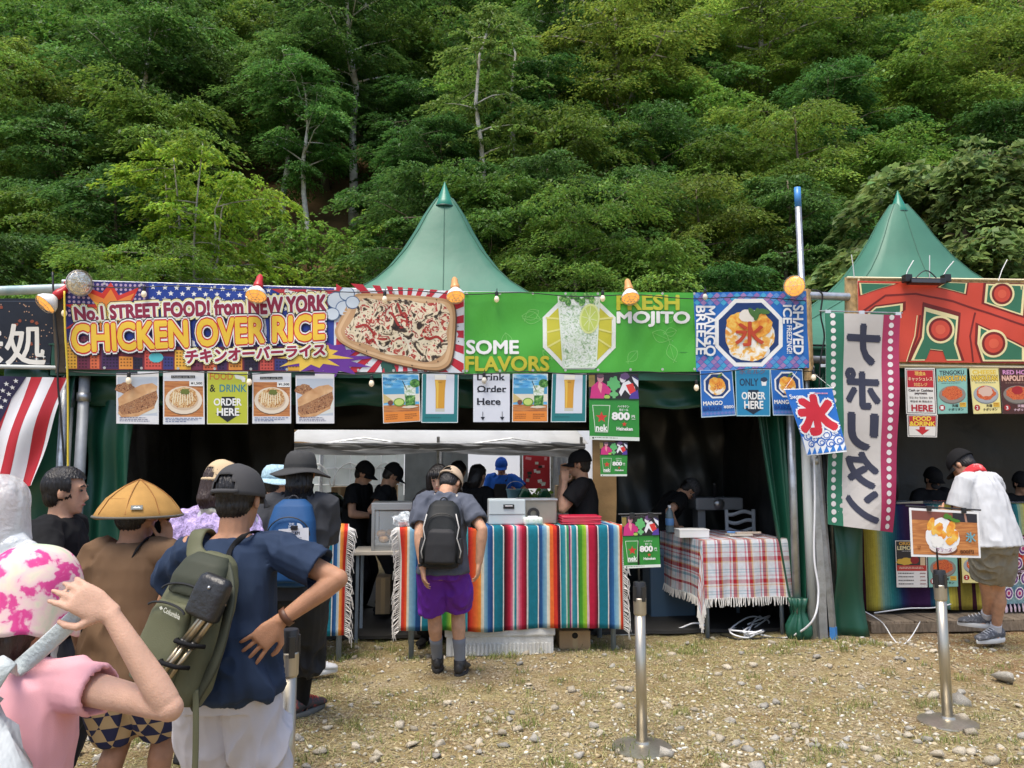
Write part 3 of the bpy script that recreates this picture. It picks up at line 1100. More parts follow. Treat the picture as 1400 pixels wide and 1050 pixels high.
class Sheet:
 """a printed sheet; corners tl,tr,br,bl in 3-D, art drawn in the coordinates cs (same order)"""

 def __init__(s,corners,cs,wave=None,step=.0003,lmax=None):
  s.k = [Vector(p) for p in corners]
  s.cs = [tuple(p) for p in cs]
  s.wave = wave
  s.step = step
  s.lay = 0
  s.lmax = lmax
  tl,tr,br,bl = s.k
  s.n = (tr - tl + br - bl).cross(tl - bl + tr - br).normalized()
  s.Wd = ((tr - tl).length + (br - bl).length) / 2
  s.Ht = ((tl - bl).length + (tr - br).length) / 2
  s.parts = {'': MB()}
  s.cur = s.parts['']
  s.mats = {}
  s.inv = np.linalg.inv(np.array([[s.cs[1][0] - s.cs[0][0],s.cs[3][0] - s.cs[0][0]],[s.cs[1][1] - s.cs[0][1],s.cs[3][1] - s.cs[0][1]]]))

 def at(s,n):
  s.lay = n
  return s

 def part(s,name):
  s.cur = s.parts.setdefault(name,MB())
  return s

 def ab(s,x,y):
  """sheet coordinates (arrays) -> unit square"""
  (x0,y0),(x1,y1),(x2,y2),(x3,y3) = s.cs
  I = s.inv
  dx,dy = x - x0,y - y0
  a,b = I[0,0] * dx + I[0,1] * dy,I[1,0] * dx + I[1,1] * dy
  for _ in range(3):
   fx = x0 * (1 - a) * (1 - b) + x1 * a * (1 - b) + x2 * a * b + x3 * (1 - a) * b - x
   fy = y0 * (1 - a) * (1 - b) + y1 * a * (1 - b) + y2 * a * b + y3 * (1 - a) * b - y
   a,b = a - (I[0,0] * fx + I[0,1] * fy),b - (I[1,0] * fx + I[1,1] * fy)
  return a,b

 def to3n(s,a,b,off=0.0):
  tl,tr,br,bl = (np.array(p) for p in s.k)
  a_,b_ = a[...,None],b[...,None]
  p = tl * ((1 - a_) * (1 - b_)) + tr * (a_ * (1 - b_)) + br * (a_ * b_) + bl * ((1 - a_) * b_)
  w = (s.wave(a,b) if s.wave else 0.0 * a) + off
  return p + np.array(s.n) * w[...,None]

 def to3(s,a,b,off=0.0):
  return Vector(s.to3n(np.array([float(a)]),np.array([float(b)]),off)[0])

 def tris(s,T,col,mi=0,clip=True,bump_layer=True,extra=0.0):
  """T: triangles in sheet coordinates"""
  if bump_layer:
   s.lay += 1
  off = s.step * s.lay + extra
  mb = s.cur
  mb.col,mb.cur = col,mi
  T = np.asarray(T,dtype=float)
  if len(T) == 0:
   return s
  if s.lmax:
   L2 = s.lmax ** 2
   done = []
   for _ in range(14):
    d = ((T - np.roll(T,-1,axis=1)) ** 2).sum(2)
    i = d.argmax(1)
    big = d.max(1) > L2
    done.append(T[~big])
    T = T[big]
    if len(T) == 0:
     break
    i = i[big]
    r = np.arange(len(T))
    A,B,C = T[r,i],T[r,(i + 1) % 3],T[r,(i + 2) % 3]
    M = (A + B) / 2
    T = np.concatenate([np.stack([A,M,C],1),np.stack([M,B,C],1)])
   T = np.concatenate(done)
  a,b = s.ab(T[...,0],T[...,1])
  V = s.to3n(a,b,off)
  nn = np.cross(V[:,1] - V[:,0],V[:,2] - V[:,0]) @ np.array(s.n)
  fl = nn < 0
  V[fl] = V[fl][:,::-1]
  o = len(mb.v)
  n = len(V)
  mb.v.extend(map(tuple,V.reshape(-1,3).tolist()))
  mb.f.extend([(o + 3 * k,o + 3 * k + 1,o + 3 * k + 2) for k in range(n)])
  mb.m.extend([mi] * n)
  mb.c.extend([col] * n)
  return s

 def poly(s,pts,col,m=None,clip=True):
  pts = [tuple(p) for p in pts]
  if clip:
   pts = clip_poly(pts,s.cs) if len(pts) <= 4 or s._convex(pts) else pts
  if len(pts) < 3:
   return s
  tri = tessellate_polygon([[Vector((p[0],p[1],0)) for p in pts]])
  return s.tris([tuple(pts[i] for i in t) for t in tri],col,s._mi(m))

 def _convex(s,p):
  sg = 0
  n = len(p)
  for i in range(n):
   a,b,c_ = p[i],p[(i + 1) % n],p[(i + 2) % n]
   z = (b[0] - a[0]) * (c_[1] - b[1]) - (b[1] - a[1]) * (c_[0] - b[0])
   if abs(z) > 1e-9:
    if sg and (z > 0) != (sg > 0):
     return False
    sg = 1 if z > 0 else -1
  return True

 def _mi(s,m):
  if m is None:
   return 0
  if m.name not in s.mats:
   s.mats[m.name] = (len(s.mats) + 1,m)
  return s.mats[m.name][0]

 def rect(s,x0,y0,x1,y1,col,m=None):
  return s.poly([(x0,y0),(x1,y0),(x1,y1),(x0,y1)],col,m)

 def base(s,col,m=None):
  return s.poly(s.cs,col,m,clip=False)

 def oval(s,cx,cy,rx,ry,col,m=None,n=22,rot=0.0,jag=0.0,seed=0):
  r = random.Random(seed)
  pts = []
  for k in range(n):
   t = 2 * PI * k / n
   j = 1 + jag * r.uniform(-1,1)
   x,y = rx * math.cos(t) * j,ry * math.sin(t) * j
   pts.append((cx + x * math.cos(rot) - y * math.sin(rot),cy + x * math.sin(rot) + y * math.cos(rot)))
  return s.poly(pts,col,m)

 def ring(s,cx,cy,rx,ry,wx,wy,col,n=8,rot=PI / 8):
  T = []
  o = [(cx + rx * math.cos(2 * PI * k / n + rot),cy + ry * math.sin(2 * PI * k / n + rot)) for k in range(n)]
  i_ = [(cx + (rx - wx) * math.cos(2 * PI * k / n + rot),cy + (ry - wy) * math.sin(2 * PI * k / n + rot)) for k in range(n)]
  for k in range(n):
   q = (k + 1) % n
   T += [(o[k],o[q],i_[q]),(o[k],i_[q],i_[k])]
  return s.tris(T,col)

 def star(s,cx,cy,r0,r1,n,col,rot=-PI / 2,jag=0.0,seed=0,ky=1.0):
  r = random.Random(seed)
  pts = []
  for k in range(2 * n):
   q = (r0 if k % 2 == 0 else r1) * (1 + jag * r.uniform(-1,1))
   t = rot + PI * k / n
   pts.append((cx + q * math.cos(t),cy + q * math.sin(t) * ky))
  T = [((cx,cy),pts[k],pts[(k + 1) % (2 * n)]) for k in range(2 * n)]
  return s.tris(T,col)

 def stars(s,lst,r0,r1,n,col,ky=1.0,rot=-PI / 2):
  T = []
  for cx,cy in lst:
   pts = [(cx + (r0 if k % 2 == 0 else r1) * math.cos(rot + PI * k / n),cy + (r0 if k % 2 == 0 else r1) * math.sin(rot + PI * k / n) * ky) for k in range(2 * n)]
   T += [((cx,cy),pts[k],pts[(k + 1) % (2 * n)]) for k in range(2 * n)]
  return s.tris(T,col)

 def line(s,pts,w,col,wy=None):
  T = []
  wy = wy or w
  for i in range(len(pts) - 1):
   (x0,y0),(x1,y1) = pts[i],pts[i + 1]
   dx,dy = x1 - x0,y1 - y0
   L = math.hypot(dx,dy) or 1
   nx,ny = -dy / L * w / 2,dx / L * wy / 2
   ex,ey = dx / L * w * .3,dy / L * wy * .3
   a,b,c_,d = (x0 + nx - ex,y0 + ny - ey),(x1 + nx + ex,y1 + ny + ey),(x1 - nx + ex,y1 - ny + ey),(x0 - nx - ex,y0 - ny - ey)
   T += [(a,b,c_),(a,c_,d)]
  return s.tris(T,col)

 def text(s,txt,quad,col,dil=0.0,outline=None):
  """quad: (x0,y0,x1,y1) or four corners tl,tr,br,bl in sheet coordinates; outline: [(dilation,colour),...] from the widest inwards"""
  if len(quad) == 4 and not isinstance(quad[0],(tuple,list)):
   x0,y0,x1,y1 = quad
   quad = [(x0,y0),(x1,y0),(x1,y1),(x0,y1)]
  v,tri = text_mesh(txt)
  mn,mx = v.min(0),v.max(0)
  sp = np.maximum(mx - mn,1e-6)

  Q = np.array(quad,dtype=float)
  tr_ = np.array(tri,dtype=int).reshape(-1,3)

  def put(dx,dy):
   u = ((v[:,0] - mn[0]) / sp[0] + dx)[:,None]
   w = (1 - (v[:,1] - mn[1]) / sp[1] + dy)[:,None]
   out = Q[0] * (1 - u) * (1 - w) + Q[1] * u * (1 - w) + Q[2] * u * w + Q[3] * (1 - u) * w
   return out[tr_]
  asp = sp[1] / sp[0]
  for dl,cc in (outline or []) + [(dil,col)]:
   s.lay += 1
   if dl <= 0:
    s.tris(put(0,0),cc,bump_layer=False)
    continue
   n = 10 if dl > .06 else 6
   for k in range(n):
    t = 2 * PI * k / n
    s.tris(put(dl * asp * math.cos(t),dl * math.sin(t)),cc,bump_layer=False,extra=s.step * .08 * k)
  return s

 def greek(s,x0,y0,x1,y1,n,col,seed=0,fill=.8):
  """rows of unreadably small print"""
  r = random.Random(seed)
  h = (y1 - y0) / n
  T = []
  for i in range(n):
   x = x0
   xe = x0 + (x1 - x0) * (r.uniform(.55,1.0) if i % 3 == 2 else r.uniform(.85,1))
   while x < xe:
    w = (x1 - x0) * r.uniform(.03,.12)
    y = y0 + h * i
    a,b = (x,y),(min(x + w,xe),y + h * .45)
    T += [((a[0],a[1]),(b[0],a[1]),(b[0],b[1])),((a[0],a[1]),(b[0],b[1]),(a[0],b[1]))]
    x += w + (x1 - x0) * .022
  return s.tris(T,col)

 def build(s,name,label,cat,m=None,group=None,parent=None,solid=.0):
  m = m or PAPERP
  ms = [m] + [q[1] for q in sorted(s.mats.values(),key=lambda t: t[0])]
  bc = (s.k[2] + s.k[3]) / 2
  mb = s.parts['']
  mb.cur,mb.col = 0,(.7,.7,.7)
  if solid:
   n = 24 if s.wave else 1
   bk = [s.to3(i / n,j / n,-solid) for j in range(n + 1) for i in range(n + 1)]
   q = n + 1
   mb.add(bk,[(j * q + i,j * q + i + 1,(j + 1) * q + i + 1,(j + 1) * q + i) for j in range(n) for i in range(n)])
   rim = [(i / n,0) for i in range(n)] + [(1,i / n) for i in range(n)] + [(1 - i / n,1) for i in range(n)] + [(0,1 - i / n) for i in range(n)]
   rf = [s.to3(a,b,s.step) for a,b in rim]
   rb = [s.to3(a,b,-solid) for a,b in rim]
   nn = len(rim)
   mb.add(rf + rb,[(i,(i + 1) % nn,nn + (i + 1) % nn,nn + i) for i in range(nn)])
  o = mb.build(name,ms,parent,s.wave is not None,bc if parent is None else None)
  if parent is None:
   tag(o,label,cat,group)
  for k,pm in s.parts.items():
   if k and pm.f:
    pm.build(k,ms,o,s.wave is not None)
  return o

def fsheet(px,d,cs='px',**kw):
 """sheet on the stall front from four photo pixels (tl,tr,br,bl), d metres behind the front plane"""
 ds = d if isinstance(d,(list,tuple)) else [d] * 4
 return Sheet([FP(p[0],p[1],q) for p,q in zip(px,ds)],px if cs == 'px' else [(0,0),(1,0),(1,1),(0,1)],**kw)

def food_mat(name,scale,stops,detail=3,dist=1.0,stretch=None,rough=.5,use_vor=False):
 """flat printed food: blotches of a few colours"""
 m = bpy.data.materials.new(name)
 m.use_nodes = True
 t = m.node_tree
 N,L = t.nodes,t.links
 b = N['Principled BSDF']
 b.inputs['Roughness'].default_value = rough
 tc = N.new('ShaderNodeTexCoord')
 vec = tc.outputs['Object']
 if stretch:
  mp = N.new('ShaderNodeMapping')
  mp.inputs['Scale'].default_value = stretch[0]
  mp.inputs['Rotation'].default_value = stretch[1]
  L.new(vec,mp.inputs[0])
  vec = mp.outputs[0]
 if use_vor:
  n = N.new('ShaderNodeTexVoronoi')
  n.inputs['Scale'].default_value = scale
  L.new(vec,n.inputs['Vector'])
  f = n.outputs['Color']
 else:
  n = N.new('ShaderNodeTexNoise')
  n.inputs['Scale'].default_value = scale
  n.inputs['Detail'].default_value = detail
  n.inputs['Distortion'].default_value = dist
  L.new(vec,n.inputs['Vector'])
  f = n.outputs[0]
 r = N.new('ShaderNodeValToRGB')
 e = r.color_ramp.elements
 e[0].position,e[0].color = stops[0][0],(*stops[0][1],1)
 e[1].position,e[1].color = stops[-1][0],(*stops[-1][1],1)
 for p,cc in stops[1:-1]:
  q = e.new(p)
  q.color = (*cc,1)
 L.new(f,r.inputs[0])
 L.new(r.outputs[0],b.inputs['Base Color'])
 return m

CHICKEN = food_mat('printed chicken and sauce',9,[(.36,c(46,34,26)),(.42,c(92,66,44)),(.455,c(232,214,176)),(.54,c(240,228,196)),(.565,c(196,58,34)),(.61,c(160,34,24)),(.63,c(236,222,190))],5,1.4)
SPRINK = food_mat('printed pulled meat',60,[(.3,c(70,38,22)),(.42,c(140,80,45)),(.52,c(205,150,95)),(.6,c(120,60,35)),(.72,c(225,190,140))],3,1.2)
BUN = food_mat('printed bun',9,[(.3,c(190,130,75)),(.6,c(225,175,120)),(.8,c(240,205,160))],2,.3)
DISH = food_mat('printed rice dish',55,[(.3,c(150,85,35)),(.45,c(205,145,70)),(.55,c(240,215,160)),(.65,c(190,110,50)),(.75,c(120,110,30))],3,.8)
TABLE = food_mat('printed table top',6,[(.3,c(170,95,40)),(.7,c(225,150,75))],4,1.2,((1,1,8),(0,0,0)))
ICE = food_mat('printed shaved ice',14,[(.35,c(235,150,40)),(.47,c(250,195,80)),(.53,c(245,236,215)),(.65,c(252,250,246))],4,.8)
MANGO = food_mat('printed mango',20,[(.35,c(235,130,10)),(.5,c(250,170,20)),(.65,c(252,205,80))],3,.6)
PASTA = food_mat('printed pasta',70,[(.3,c(130,30,10)),(.45,c(215,75,25)),(.58,c(240,130,50)),(.7,c(170,50,20))],3,2.0)
GLASSY = food_mat('printed iced glass',26,[(.3,c(120,160,110)),(.45,c(200,220,190)),(.55,c(240,245,240)),(.68,c(150,185,140)),(.8,c(70,130,60))],4,1.0)
LEAFY = food_mat('printed mint',40,[(.35,c(30,90,30)),(.55,c(90,160,60)),(.7,c(170,210,120))],3,.6)
SKYB = food_mat('printed beach',9,[(.3,c(40,140,215)),(.5,c(90,185,235)),(.7,c(190,230,245))],2,.4,((1,1,3),(0,0,0)))

# ================================================================== banners and posters
def wavef(W_,H_,a,s):
 S = np.sin
 return lambda u,v: a * (S(u * W_ * 7 + 2 * S(v * 2 + s) + s) * .5 + .35 * S(v * H_ * 9 + u * W_ * 3 + s * 1.7) + .3 * S(u * W_ * 17 + s - v * 4) + .09 * S(u * W_ * 29 + v * 6 + 3 * S(v * 3 + u * 5))) * (.35 + .65 * S(PI * np.clip(v,0,1)))

WHT = c(245,245,242)

# ---- chicken over rice
def banner_chicken():
 q = [(90,383),(635,399),(635,510),(90,505)]
 s = fsheet(q,0.0,wave=wavef(3.8,.8,.017,1.0),step=.0011,lmax=6)
 s.base(c(38,66,165))
 s.poly([(452,380),(640,380),(640,515),(452,515)],c(232,235,238))
 T = []
 for k in range(26):
  a0,a1 = 2 * PI * k / 26,2 * PI * (k + .5) / 26
  t = clip_poly([(548,452),(548 + 260 * math.cos(a0),452 + 260 * math.sin(a0)),(548 + 260 * math.cos(a1),452 + 260 * math.sin(a1))],[(455,386),(634,399),(634,509),(455,509)])
  for i in range(1,len(t) - 1):
   T.append((t[0],t[i],t[i + 1]))
 s.tris(T,c(205,22,48))
 s.poly([(198,388),(392,393),(372,424),(198,418)],c(20,62,160))
 s.stars([(206 + i * 15.6 + (j % 2) * 7.8,392.5 + j * 8.2 + i * .45) for i in range(12) for j in range(4)],4.0,1.7,5,WHT)
 s.poly([(91,384),(200,387),(200,420),(91,470)],c(48,44,120))
 s.stars([(95 + i * 6.2,388 + j * 6.2 + i * .18) for i in range(17) for j in range(8)],1.9,1.9,4,c(200,170,205))
 s.star(150,425,62,30,9,c(225,45,25),jag=.25,seed=3,ky=.72)
 s.star(150,428,52,24,9,c(250,140,30),jag=.25,seed=3,ky=.72)
 s.star(148,430,30,13,9,c(252,205,50),jag=.25,seed=4,ky=.7)
 s.at(5)
 s.poly([(365,395),(470,397),(455,420),(395,410)],c(205,45,60))
 s.at(6)
 s.line([(385,398),(450,412)],4,WHT)
 s.line([(415,398),(468,409)],4,WHT)
 s.at(7)
 for x,y,r in ((455,411,13),(470,402,11),(466,422,12),(450,430,10),(478,414,10)):
  s.oval(x,y,r,r * .9,c(90,120,160))
  s.oval(x,y,r - 1.3,(r - 1.3) * .9,c(214,226,236))
 r = random.Random(4)
 x = 91
 cols = [c(245,180,30),c(120,40,70),c(235,110,60),c(70,35,85),c(240,150,40),c(40,30,60),c(225,85,70),c(60,60,130)]
 s.at(3)
 s.poly([(91,474),(454,474),(454,509),(91,506)],c(120,36,58))
 k = 0
 while x < 455:
  w = r.uniform(11,25)
  h = r.uniform(14,30) if x > 112 else 46
  y1 = 505 + (x - 90) * .009
  col = cols[k % 8]
  s.at(4)
  s.poly([(x,y1 - h),(x + w,y1 - h + 1),(x + w,y1 - 1),(x,y1 - 1)],col)
  dk = tuple(q_ * .35 for q_ in col)
  T = []
  yy = y1 - h + 3
  while yy < y1 - 4:
   xx = x + 2
   while xx < x + w - 3:
    T += [((xx,yy),(xx + 2.2,yy),(xx + 2.2,yy + 2)),((xx,yy),(xx + 2.2,yy + 2),(xx,yy + 2))]
    xx += 4.2
   yy += 4.3
  if T:
   s.tris(T,dk)
  x += w + r.uniform(0,3)
  k += 1
 s.at(6)
 s.oval(210,489,10,7,c(80,200,210),n=10)
 s.star(440,492,66,40,13,c(112,50,160),jag=.2,seed=8,ky=.42)
 s.star(420,487,52,30,11,c(248,205,60),jag=.2,seed=9,ky=.4)
 s.at(11)
 s.part('picture')
 tray = [(452,456),(456,444),(478,404),(490,400),(560,404),(614,409),(621,418),(623,440),(618,492),(609,504),(590,508),(520,494),(462,472)]
 for _ in range(3):
  tray = [q for i in range(len(tray)) for q in ((tray[i][0] * .75 + tray[(i + 1) % len(tray)][0] * .25,tray[i][1] * .75 + tray[(i + 1) % len(tray)][1] * .25),(tray[i][0] * .25 + tray[(i + 1) % len(tray)][0] * .75,tray[i][1] * .25 + tray[(i + 1) % len(tray)][1] * .75))]
 s.poly([(x + 2,y + 2) for x,y in tray],c(90,62,40))
 s.poly(tray,c(200,155,105))
 s.poly([(537 + (x - 537) * .955,454 + (y - 454) * .93) for x,y in tray],c(226,186,138))
 s.poly([(537 + (x - 537) * .90,452 + (y - 452) * .84) for x,y in tray],c(205,160,112))
 s.poly([(540 + (x - 537) * .85 + 2 * math.sin(y * .12),452 + (y - 454) * .8 + 2 * math.sin(x * .1)) for x,y in tray],c(230,214,180),CHICKEN)
 r = random.Random(5)
 for k in range(9):
  s.at(17)
  x,y = r.uniform(480,585),r.uniform(420,470)
  L = r.uniform(10,26)
  s.line([(x + j * L / 8,y + 5 * math.sin(j * .6 + k) + j * 1.6) for j in range(9)],3.4,c(172,40,28) if k % 3 else c(238,226,200))
 s.stars([(r.gauss(540,34),r.gauss(450,18)) for _ in range(150)],.9,.9,4,c(40,30,26))
 s.part('lettering')
 s.at(12)
 s.text('No.1 STREET FOOD! from NEW YORK',[(102,421),(441,404),(441,426),(104,438)],c(150,20,62),.075,[(.36,c(60,20,30)),(.30,c(246,240,178)),(.17,WHT)])
 s.at(16)
 s.text('CHICKEN OVER RICE',[(99,446),(439,431),(439,464),(101,482)],c(250,205,22),.06,[(.22,c(45,22,50)),(.17,WHT),(.115,c(214,40,28))])
 s.poly([(101,476),(439,459),(439,462),(101,479)],c(235,170,15)) if False else None
 s.at(16)
 s.text('チキンオーバーライス',[(250,479),(440,471),(440,486),(250,497)],c(158,18,60),.06,[(.30,c(40,18,30)),(.25,c(250,244,176)),(.15,WHT)])
 s.part('grommet')
 for x,y in [(92 + i * 49.2,386.5 + i * 1.46) for i in range(12)] + [(92 + i * 49.2,502.5 + i * .45) for i in range(12)]:
  s.at(7)
  s.oval(x,y,1.9,1.9,c(190,190,185),n=10)
 s.build('banner','chicken over rice banner with a stars and skyline print, leftmost on the main stall','banner',CLOTHP,solid=.002)

banner_chicken()

# ---- fresh mojito
def banner_mojito():
 q = [(635,399),(950,400),(952,508),(635,511)]
 s = fsheet(q,-.006,wave=wavef(2.2,.8,.019,4.0),step=.0011,lmax=6)
 s.base(c(72,178,46))
 lc = c(124,208,96)
 for cx,cy,sc,rt in ((712,432,26,.2),(690,455,22,1.4),(735,425,22,2.6),(890,455,26,.4),(915,470,24,1.3),(870,480,20,2.3),(905,440,20,-.5),(740,480,16,.7),(925,452,18,2.9)):
  s.at(1)
  for k in (-1,1):
   s.line([(cx + sc * (t * math.cos(rt) - k * .33 * math.sin(PI * t) * math.sin(rt)),cy + sc * (t * math.sin(rt) + k * .33 * math.sin(PI * t) * math.cos(rt))) for t in np.linspace(0,1.1,7)],.8,lc)
  s.line([(cx,cy),(cx + sc * math.cos(rt),cy + sc * math.sin(rt))],.6,lc)
 s.part('picture')
 cx,cy = 790,455
 oc = [(cx + 54 * math.cos(PI / 8 + k * PI / 4),cy + 54 * math.sin(PI / 8 + k * PI / 4)) for k in range(8)]
 s.at(2)
 s.poly(oc,c(236,240,232))
 s.poly([(cx + 48 * math.cos(PI / 8 + k * PI / 4),cy + 48 * math.sin(PI / 8 + k * PI / 4)) for k in range(8)],c(206,200,28))
 for k in range(1,4):
  s.at(4)
  s.line([(772,425 + k * 12),(744 + k,415 + k * 20)],2.5,c(228,224,120))
  s.line([(812,425 + k * 12),(836 - k,415 + k * 20)],2.5,c(228,224,120))
 s.poly([(761,405),(818,405),(813,502),(768,503)],c(200,220,190),GLASSY)
 s.line([(761,405),(768,503),(813,502),(818,405)],1.6,c(225,238,220))
 s.oval(804,436,14,21,c(222,232,150),rot=.15)
 s.oval(804,436,11.5,18,c(196,214,92),rot=.15)
 for k in range(4):
  t = .15 + k * PI / 4
  s.at(10)
  s.line([(804 - 10 * math.cos(t),436 - 17 * math.sin(t)),(804 + 10 * math.cos(t),436 + 17 * math.sin(t))],1.0,c(226,236,170))
 for k in range(7):
  s.at(9 + k % 2)
  s.oval(768 + k * 6.5,409 + 5 * math.sin(k * 2.1),6,4.0,c(60,130,50),LEAFY,rot=k * 1.3)
 s.part('lettering')
 s.at(7)
 s.text('FRESH',(842,404,927,424),c(206,206,24),.05)
 s.text('MOJITO',(842,427,942,447),WHT,.045)
 s.text('SOME',(638,466,707,484),WHT,.05)
 s.text('FLAVORS',(637,488,748,507),c(206,196,20),.05)
 s.part('grommet')
 for i in range(8):
  s.oval(638 + i * 44.3,402,1.8,1.8,c(190,190,185),n=10)
  s.oval(638 + i * 44.3,507.5 - i * .35,1.8,1.8,c(190,190,185),n=10)
 s.build('banner','bright green mojito banner with an octagon picture in the middle of the main stall','banner',CLOTHP,solid=.002)

banner_mojito()
NAVY = c(18,58,120)

def ice_art(s,cx,cy,k,kanji=True):
 """mound of shaved ice; k = scale in sheet units"""
 s.oval(cx + .5 * k,cy + 24 * k,28 * k,13 * k,c(225,228,232))
 s.oval(cx,cy + 4 * k,33 * k,34 * k,c(240,230,210),ICE,n=26,jag=.05,seed=2)
 s.oval(cx - 15 * k,cy - 14 * k,16 * k,14 * k,c(246,170,40),MANGO,jag=.1,seed=3)
 s.oval(cx + 13 * k,cy - 10 * k,18 * k,16 * k,c(246,170,40),MANGO,jag=.1,seed=4)
 s.oval(cx - 2 * k,cy - 24 * k,13 * k,9 * k,c(244,236,222),jag=.08,seed=5)
 for rt,dx in ((-.35,12),(.9,4),(.2,18),(-1.4,9)):
  s.oval(cx + dx * k,cy - 30 * k + abs(rt) * 3 * k,9 * k,3.6 * k,c(74,120,50),rot=rt,n=12)

def banner_ice():
 q = [(948,400),(1102,398),(1106,503),(952,508)]
 s = fsheet(q,-.010,wave=wavef(1.1,.8,.015,2.5),step=.0011,lmax=6)
 s.base(c(22,112,200))
 for y0,n in ((401,3),(487,4)):
  for j in range(n):
   for i in range(17):
    s.at(1)
    x,y = 953 + i * 9 + (j % 2) * 4.5,y0 + j * 5 + 3
    s.poly([(x - 4.5,y),(x,y - 4),(x + 4.5,y),(x,y + 4)],[c(92,150,220),c(150,110,180),c(60,170,215),c(170,130,190)][(i + j) % 4])
 s.part('picture')
 cx,cy = 1023,455
 s.at(2)
 s.poly([(cx + 50 * math.cos(PI / 8 + k * PI / 4),cy + 50 * math.sin(PI / 8 + k * PI / 4)) for k in range(8)],WHT)
 s.poly([(cx + 44 * math.cos(PI / 8 + k * PI / 4),cy + 44 * math.sin(PI / 8 + k * PI / 4)) for k in range(8)],NAVY)
 ice_art(s,1024,456,1.0)
 s.part('lettering')
 s.text('氷',(1005,441,1043,473),c(205,70,30),.03)
 rot = lambda x0,y0,x1,y1: [(x1,y0),(x1,y1),(x0,y1),(x0,y0)]
 s.text('MANGO',rot(963,419,977,487),WHT,.04)
 s.text('BREEZE',rot(951,419,963,485),WHT,.04)
 s.text('SHAVED',rot(1083,418,1097,485),WHT,.04)
 s.text('ICE',rot(1069,418,1081,443),WHT,.04)
 s.text('FREEZING!!',rot(1074,446,1081,484),WHT,.03)
 s.build('banner','blue shaved ice banner with an octagon picture, right of the green banner','banner',CLOTHP,solid=.002)

banner_ice()

# ---- right-hand stall: red patterned banner in a chipboard frame
def banner_aztec():
 o = root('chipboard_fascia','chipboard fascia panel framing the red patterned banner at the right','fascia',FP(1290,500,.06))
 a,b,c_,d = FP(1156,379,.07),FP(1480,385,.07),FP(1480,502,.07),FP(1156,496,.07)
 mb = MB()
 th = FN * -.02
 mb.add([a,b,c_,d,a + th,b + th,c_ + th,d + th],[(3,2,1,0),(4,5,6,7),(0,1,5,4),(1,2,6,5),(2,3,7,6),(3,0,4,7)])
 mb.build('board',OSB,o)
 edge = mat('cream batten',(.72,.62,.40),.6,var=.1)
 MB().tube([FP(1158,499,.05),FP(1480,504,.05)],.022,4).build('lower_batten',edge,o)
 MB().tube([FP(1158,379.5,.055),FP(1480,384,.055)],.012,4).build('upper_batten',edge,o)
 MB().tube([FP(1174,381,.05),FP(1176,494,.05)],.010,4).build('side_batten',edge,o)
 q = [(1172,384),(1480,389),(1480,498),(1174,494)]
 s = fsheet(q,.02,wave=wavef(2.1,.8,.013,7.0),step=.0011,lmax=6)
 cr,gr,rd,dk = c(248,232,168),c(52,120,88),c(222,72,44),c(128,30,24)
 s.base(rd)

 def green(pts):
  s.at(2)
  for f,col in ((1.13,dk),(1.0,cr),(.88,gr)):
   cx = sum(p[0] for p in pts) / len(pts)
   cy = sum(p[1] for p in pts) / len(pts)
   s.poly(clip_poly([(cx + (x - cx) * f,cy + (y - cy) * f) for x,y in pts],s.cs) if s._convex(pts) else [(min(1479,max(1173,cx + (x - cx) * f)),min(493,max(385.5,cy + (y - cy) * f))) for x,y in pts],col,clip=False)

 def target(x,y,r):
  s.at(6)
  for f,col in ((1.0,cr),(.84,dk),(.66,rd),(.35,c(236,96,60))):
   s.oval(x,y,r * f,r * f,col,n=28)
 green([(1174,387),(1224,388),(1198,396),(1176,404)])
 green([(1178,436),(1196,420),(1233,415),(1233,425),(1203,450),(1180,470)])
 green([(1262,420),(1308,433),(1304,470),(1312,494),(1292,494),(1287,480),(1268,478),(1262,494),(1244,494),(1258,462)])
 green([(1336,445),(1400,476),(1400,494),(1342,494),(1334,470)])
 green([(1290,386),(1320,387),(1318,402),(1280,393)])
 green([(1346,388),(1400,389),(1396,432),(1344,414)])
 green([(1412,430),(1470,440),(1470,494),(1420,494)])
 target(1283,451,19)
 target(1356,470,19)
 target(1368,402,17)
 target(1444,465,20)
 for pts in ([(1176,428),(1210,404),(1250,402),(1300,412),(1350,428),(1400,446)],[(1240,494),(1252,460),(1256,432)],[(1328,494),(1324,460),(1332,428)]):
  s.at(2)
  s.line(pts,2.4,dk)
 s.line([(1238,494),(1249,460),(1252,432)],1.2,cr)
 s.text('YO',(1392,390,1402,396),cr,.04)
 w = s.build('banner','red and green swirl patterned banner on the right-hand stall','banner',CLOTHP,solid=.002)
 return o

banner_aztec()

# ---- dark sign and flag at the far left
def left_sign():
 q = [(-40,408),(79,408),(79,500),(-40,498)]
 s = fsheet(q,.03,wave=wavef(.9,.7,.006,3.0),step=.0009,lmax=14)
 s.base(c(20,27,42))
 s.line([(-39,412),(76,412),(76,497),(-39,495)],1.0,c(70,80,96))
 r = random.Random(3)
 s.stars([(r.uniform(-30,74),r.uniform(414,494)) for _ in range(60)],.9,.9,4,c(190,150,120))
 for _ in range(12):
  s.at(3)
  s.oval(r.uniform(0,74),r.uniform(416,490),2.6,2.2,c(150,70,40),jag=.3,seed=_)
 s.stars([(50,491),(60,488)],3.2,.9,4,WHT)
 s.part('lettering')
 s.text('味処',(-48,444,62,499),c(236,232,222),.02)
 s.build('shop_sign','dark navy sign with large white brushed characters at the left edge','sign',CLOTHP,solid=.003)

left_sign()

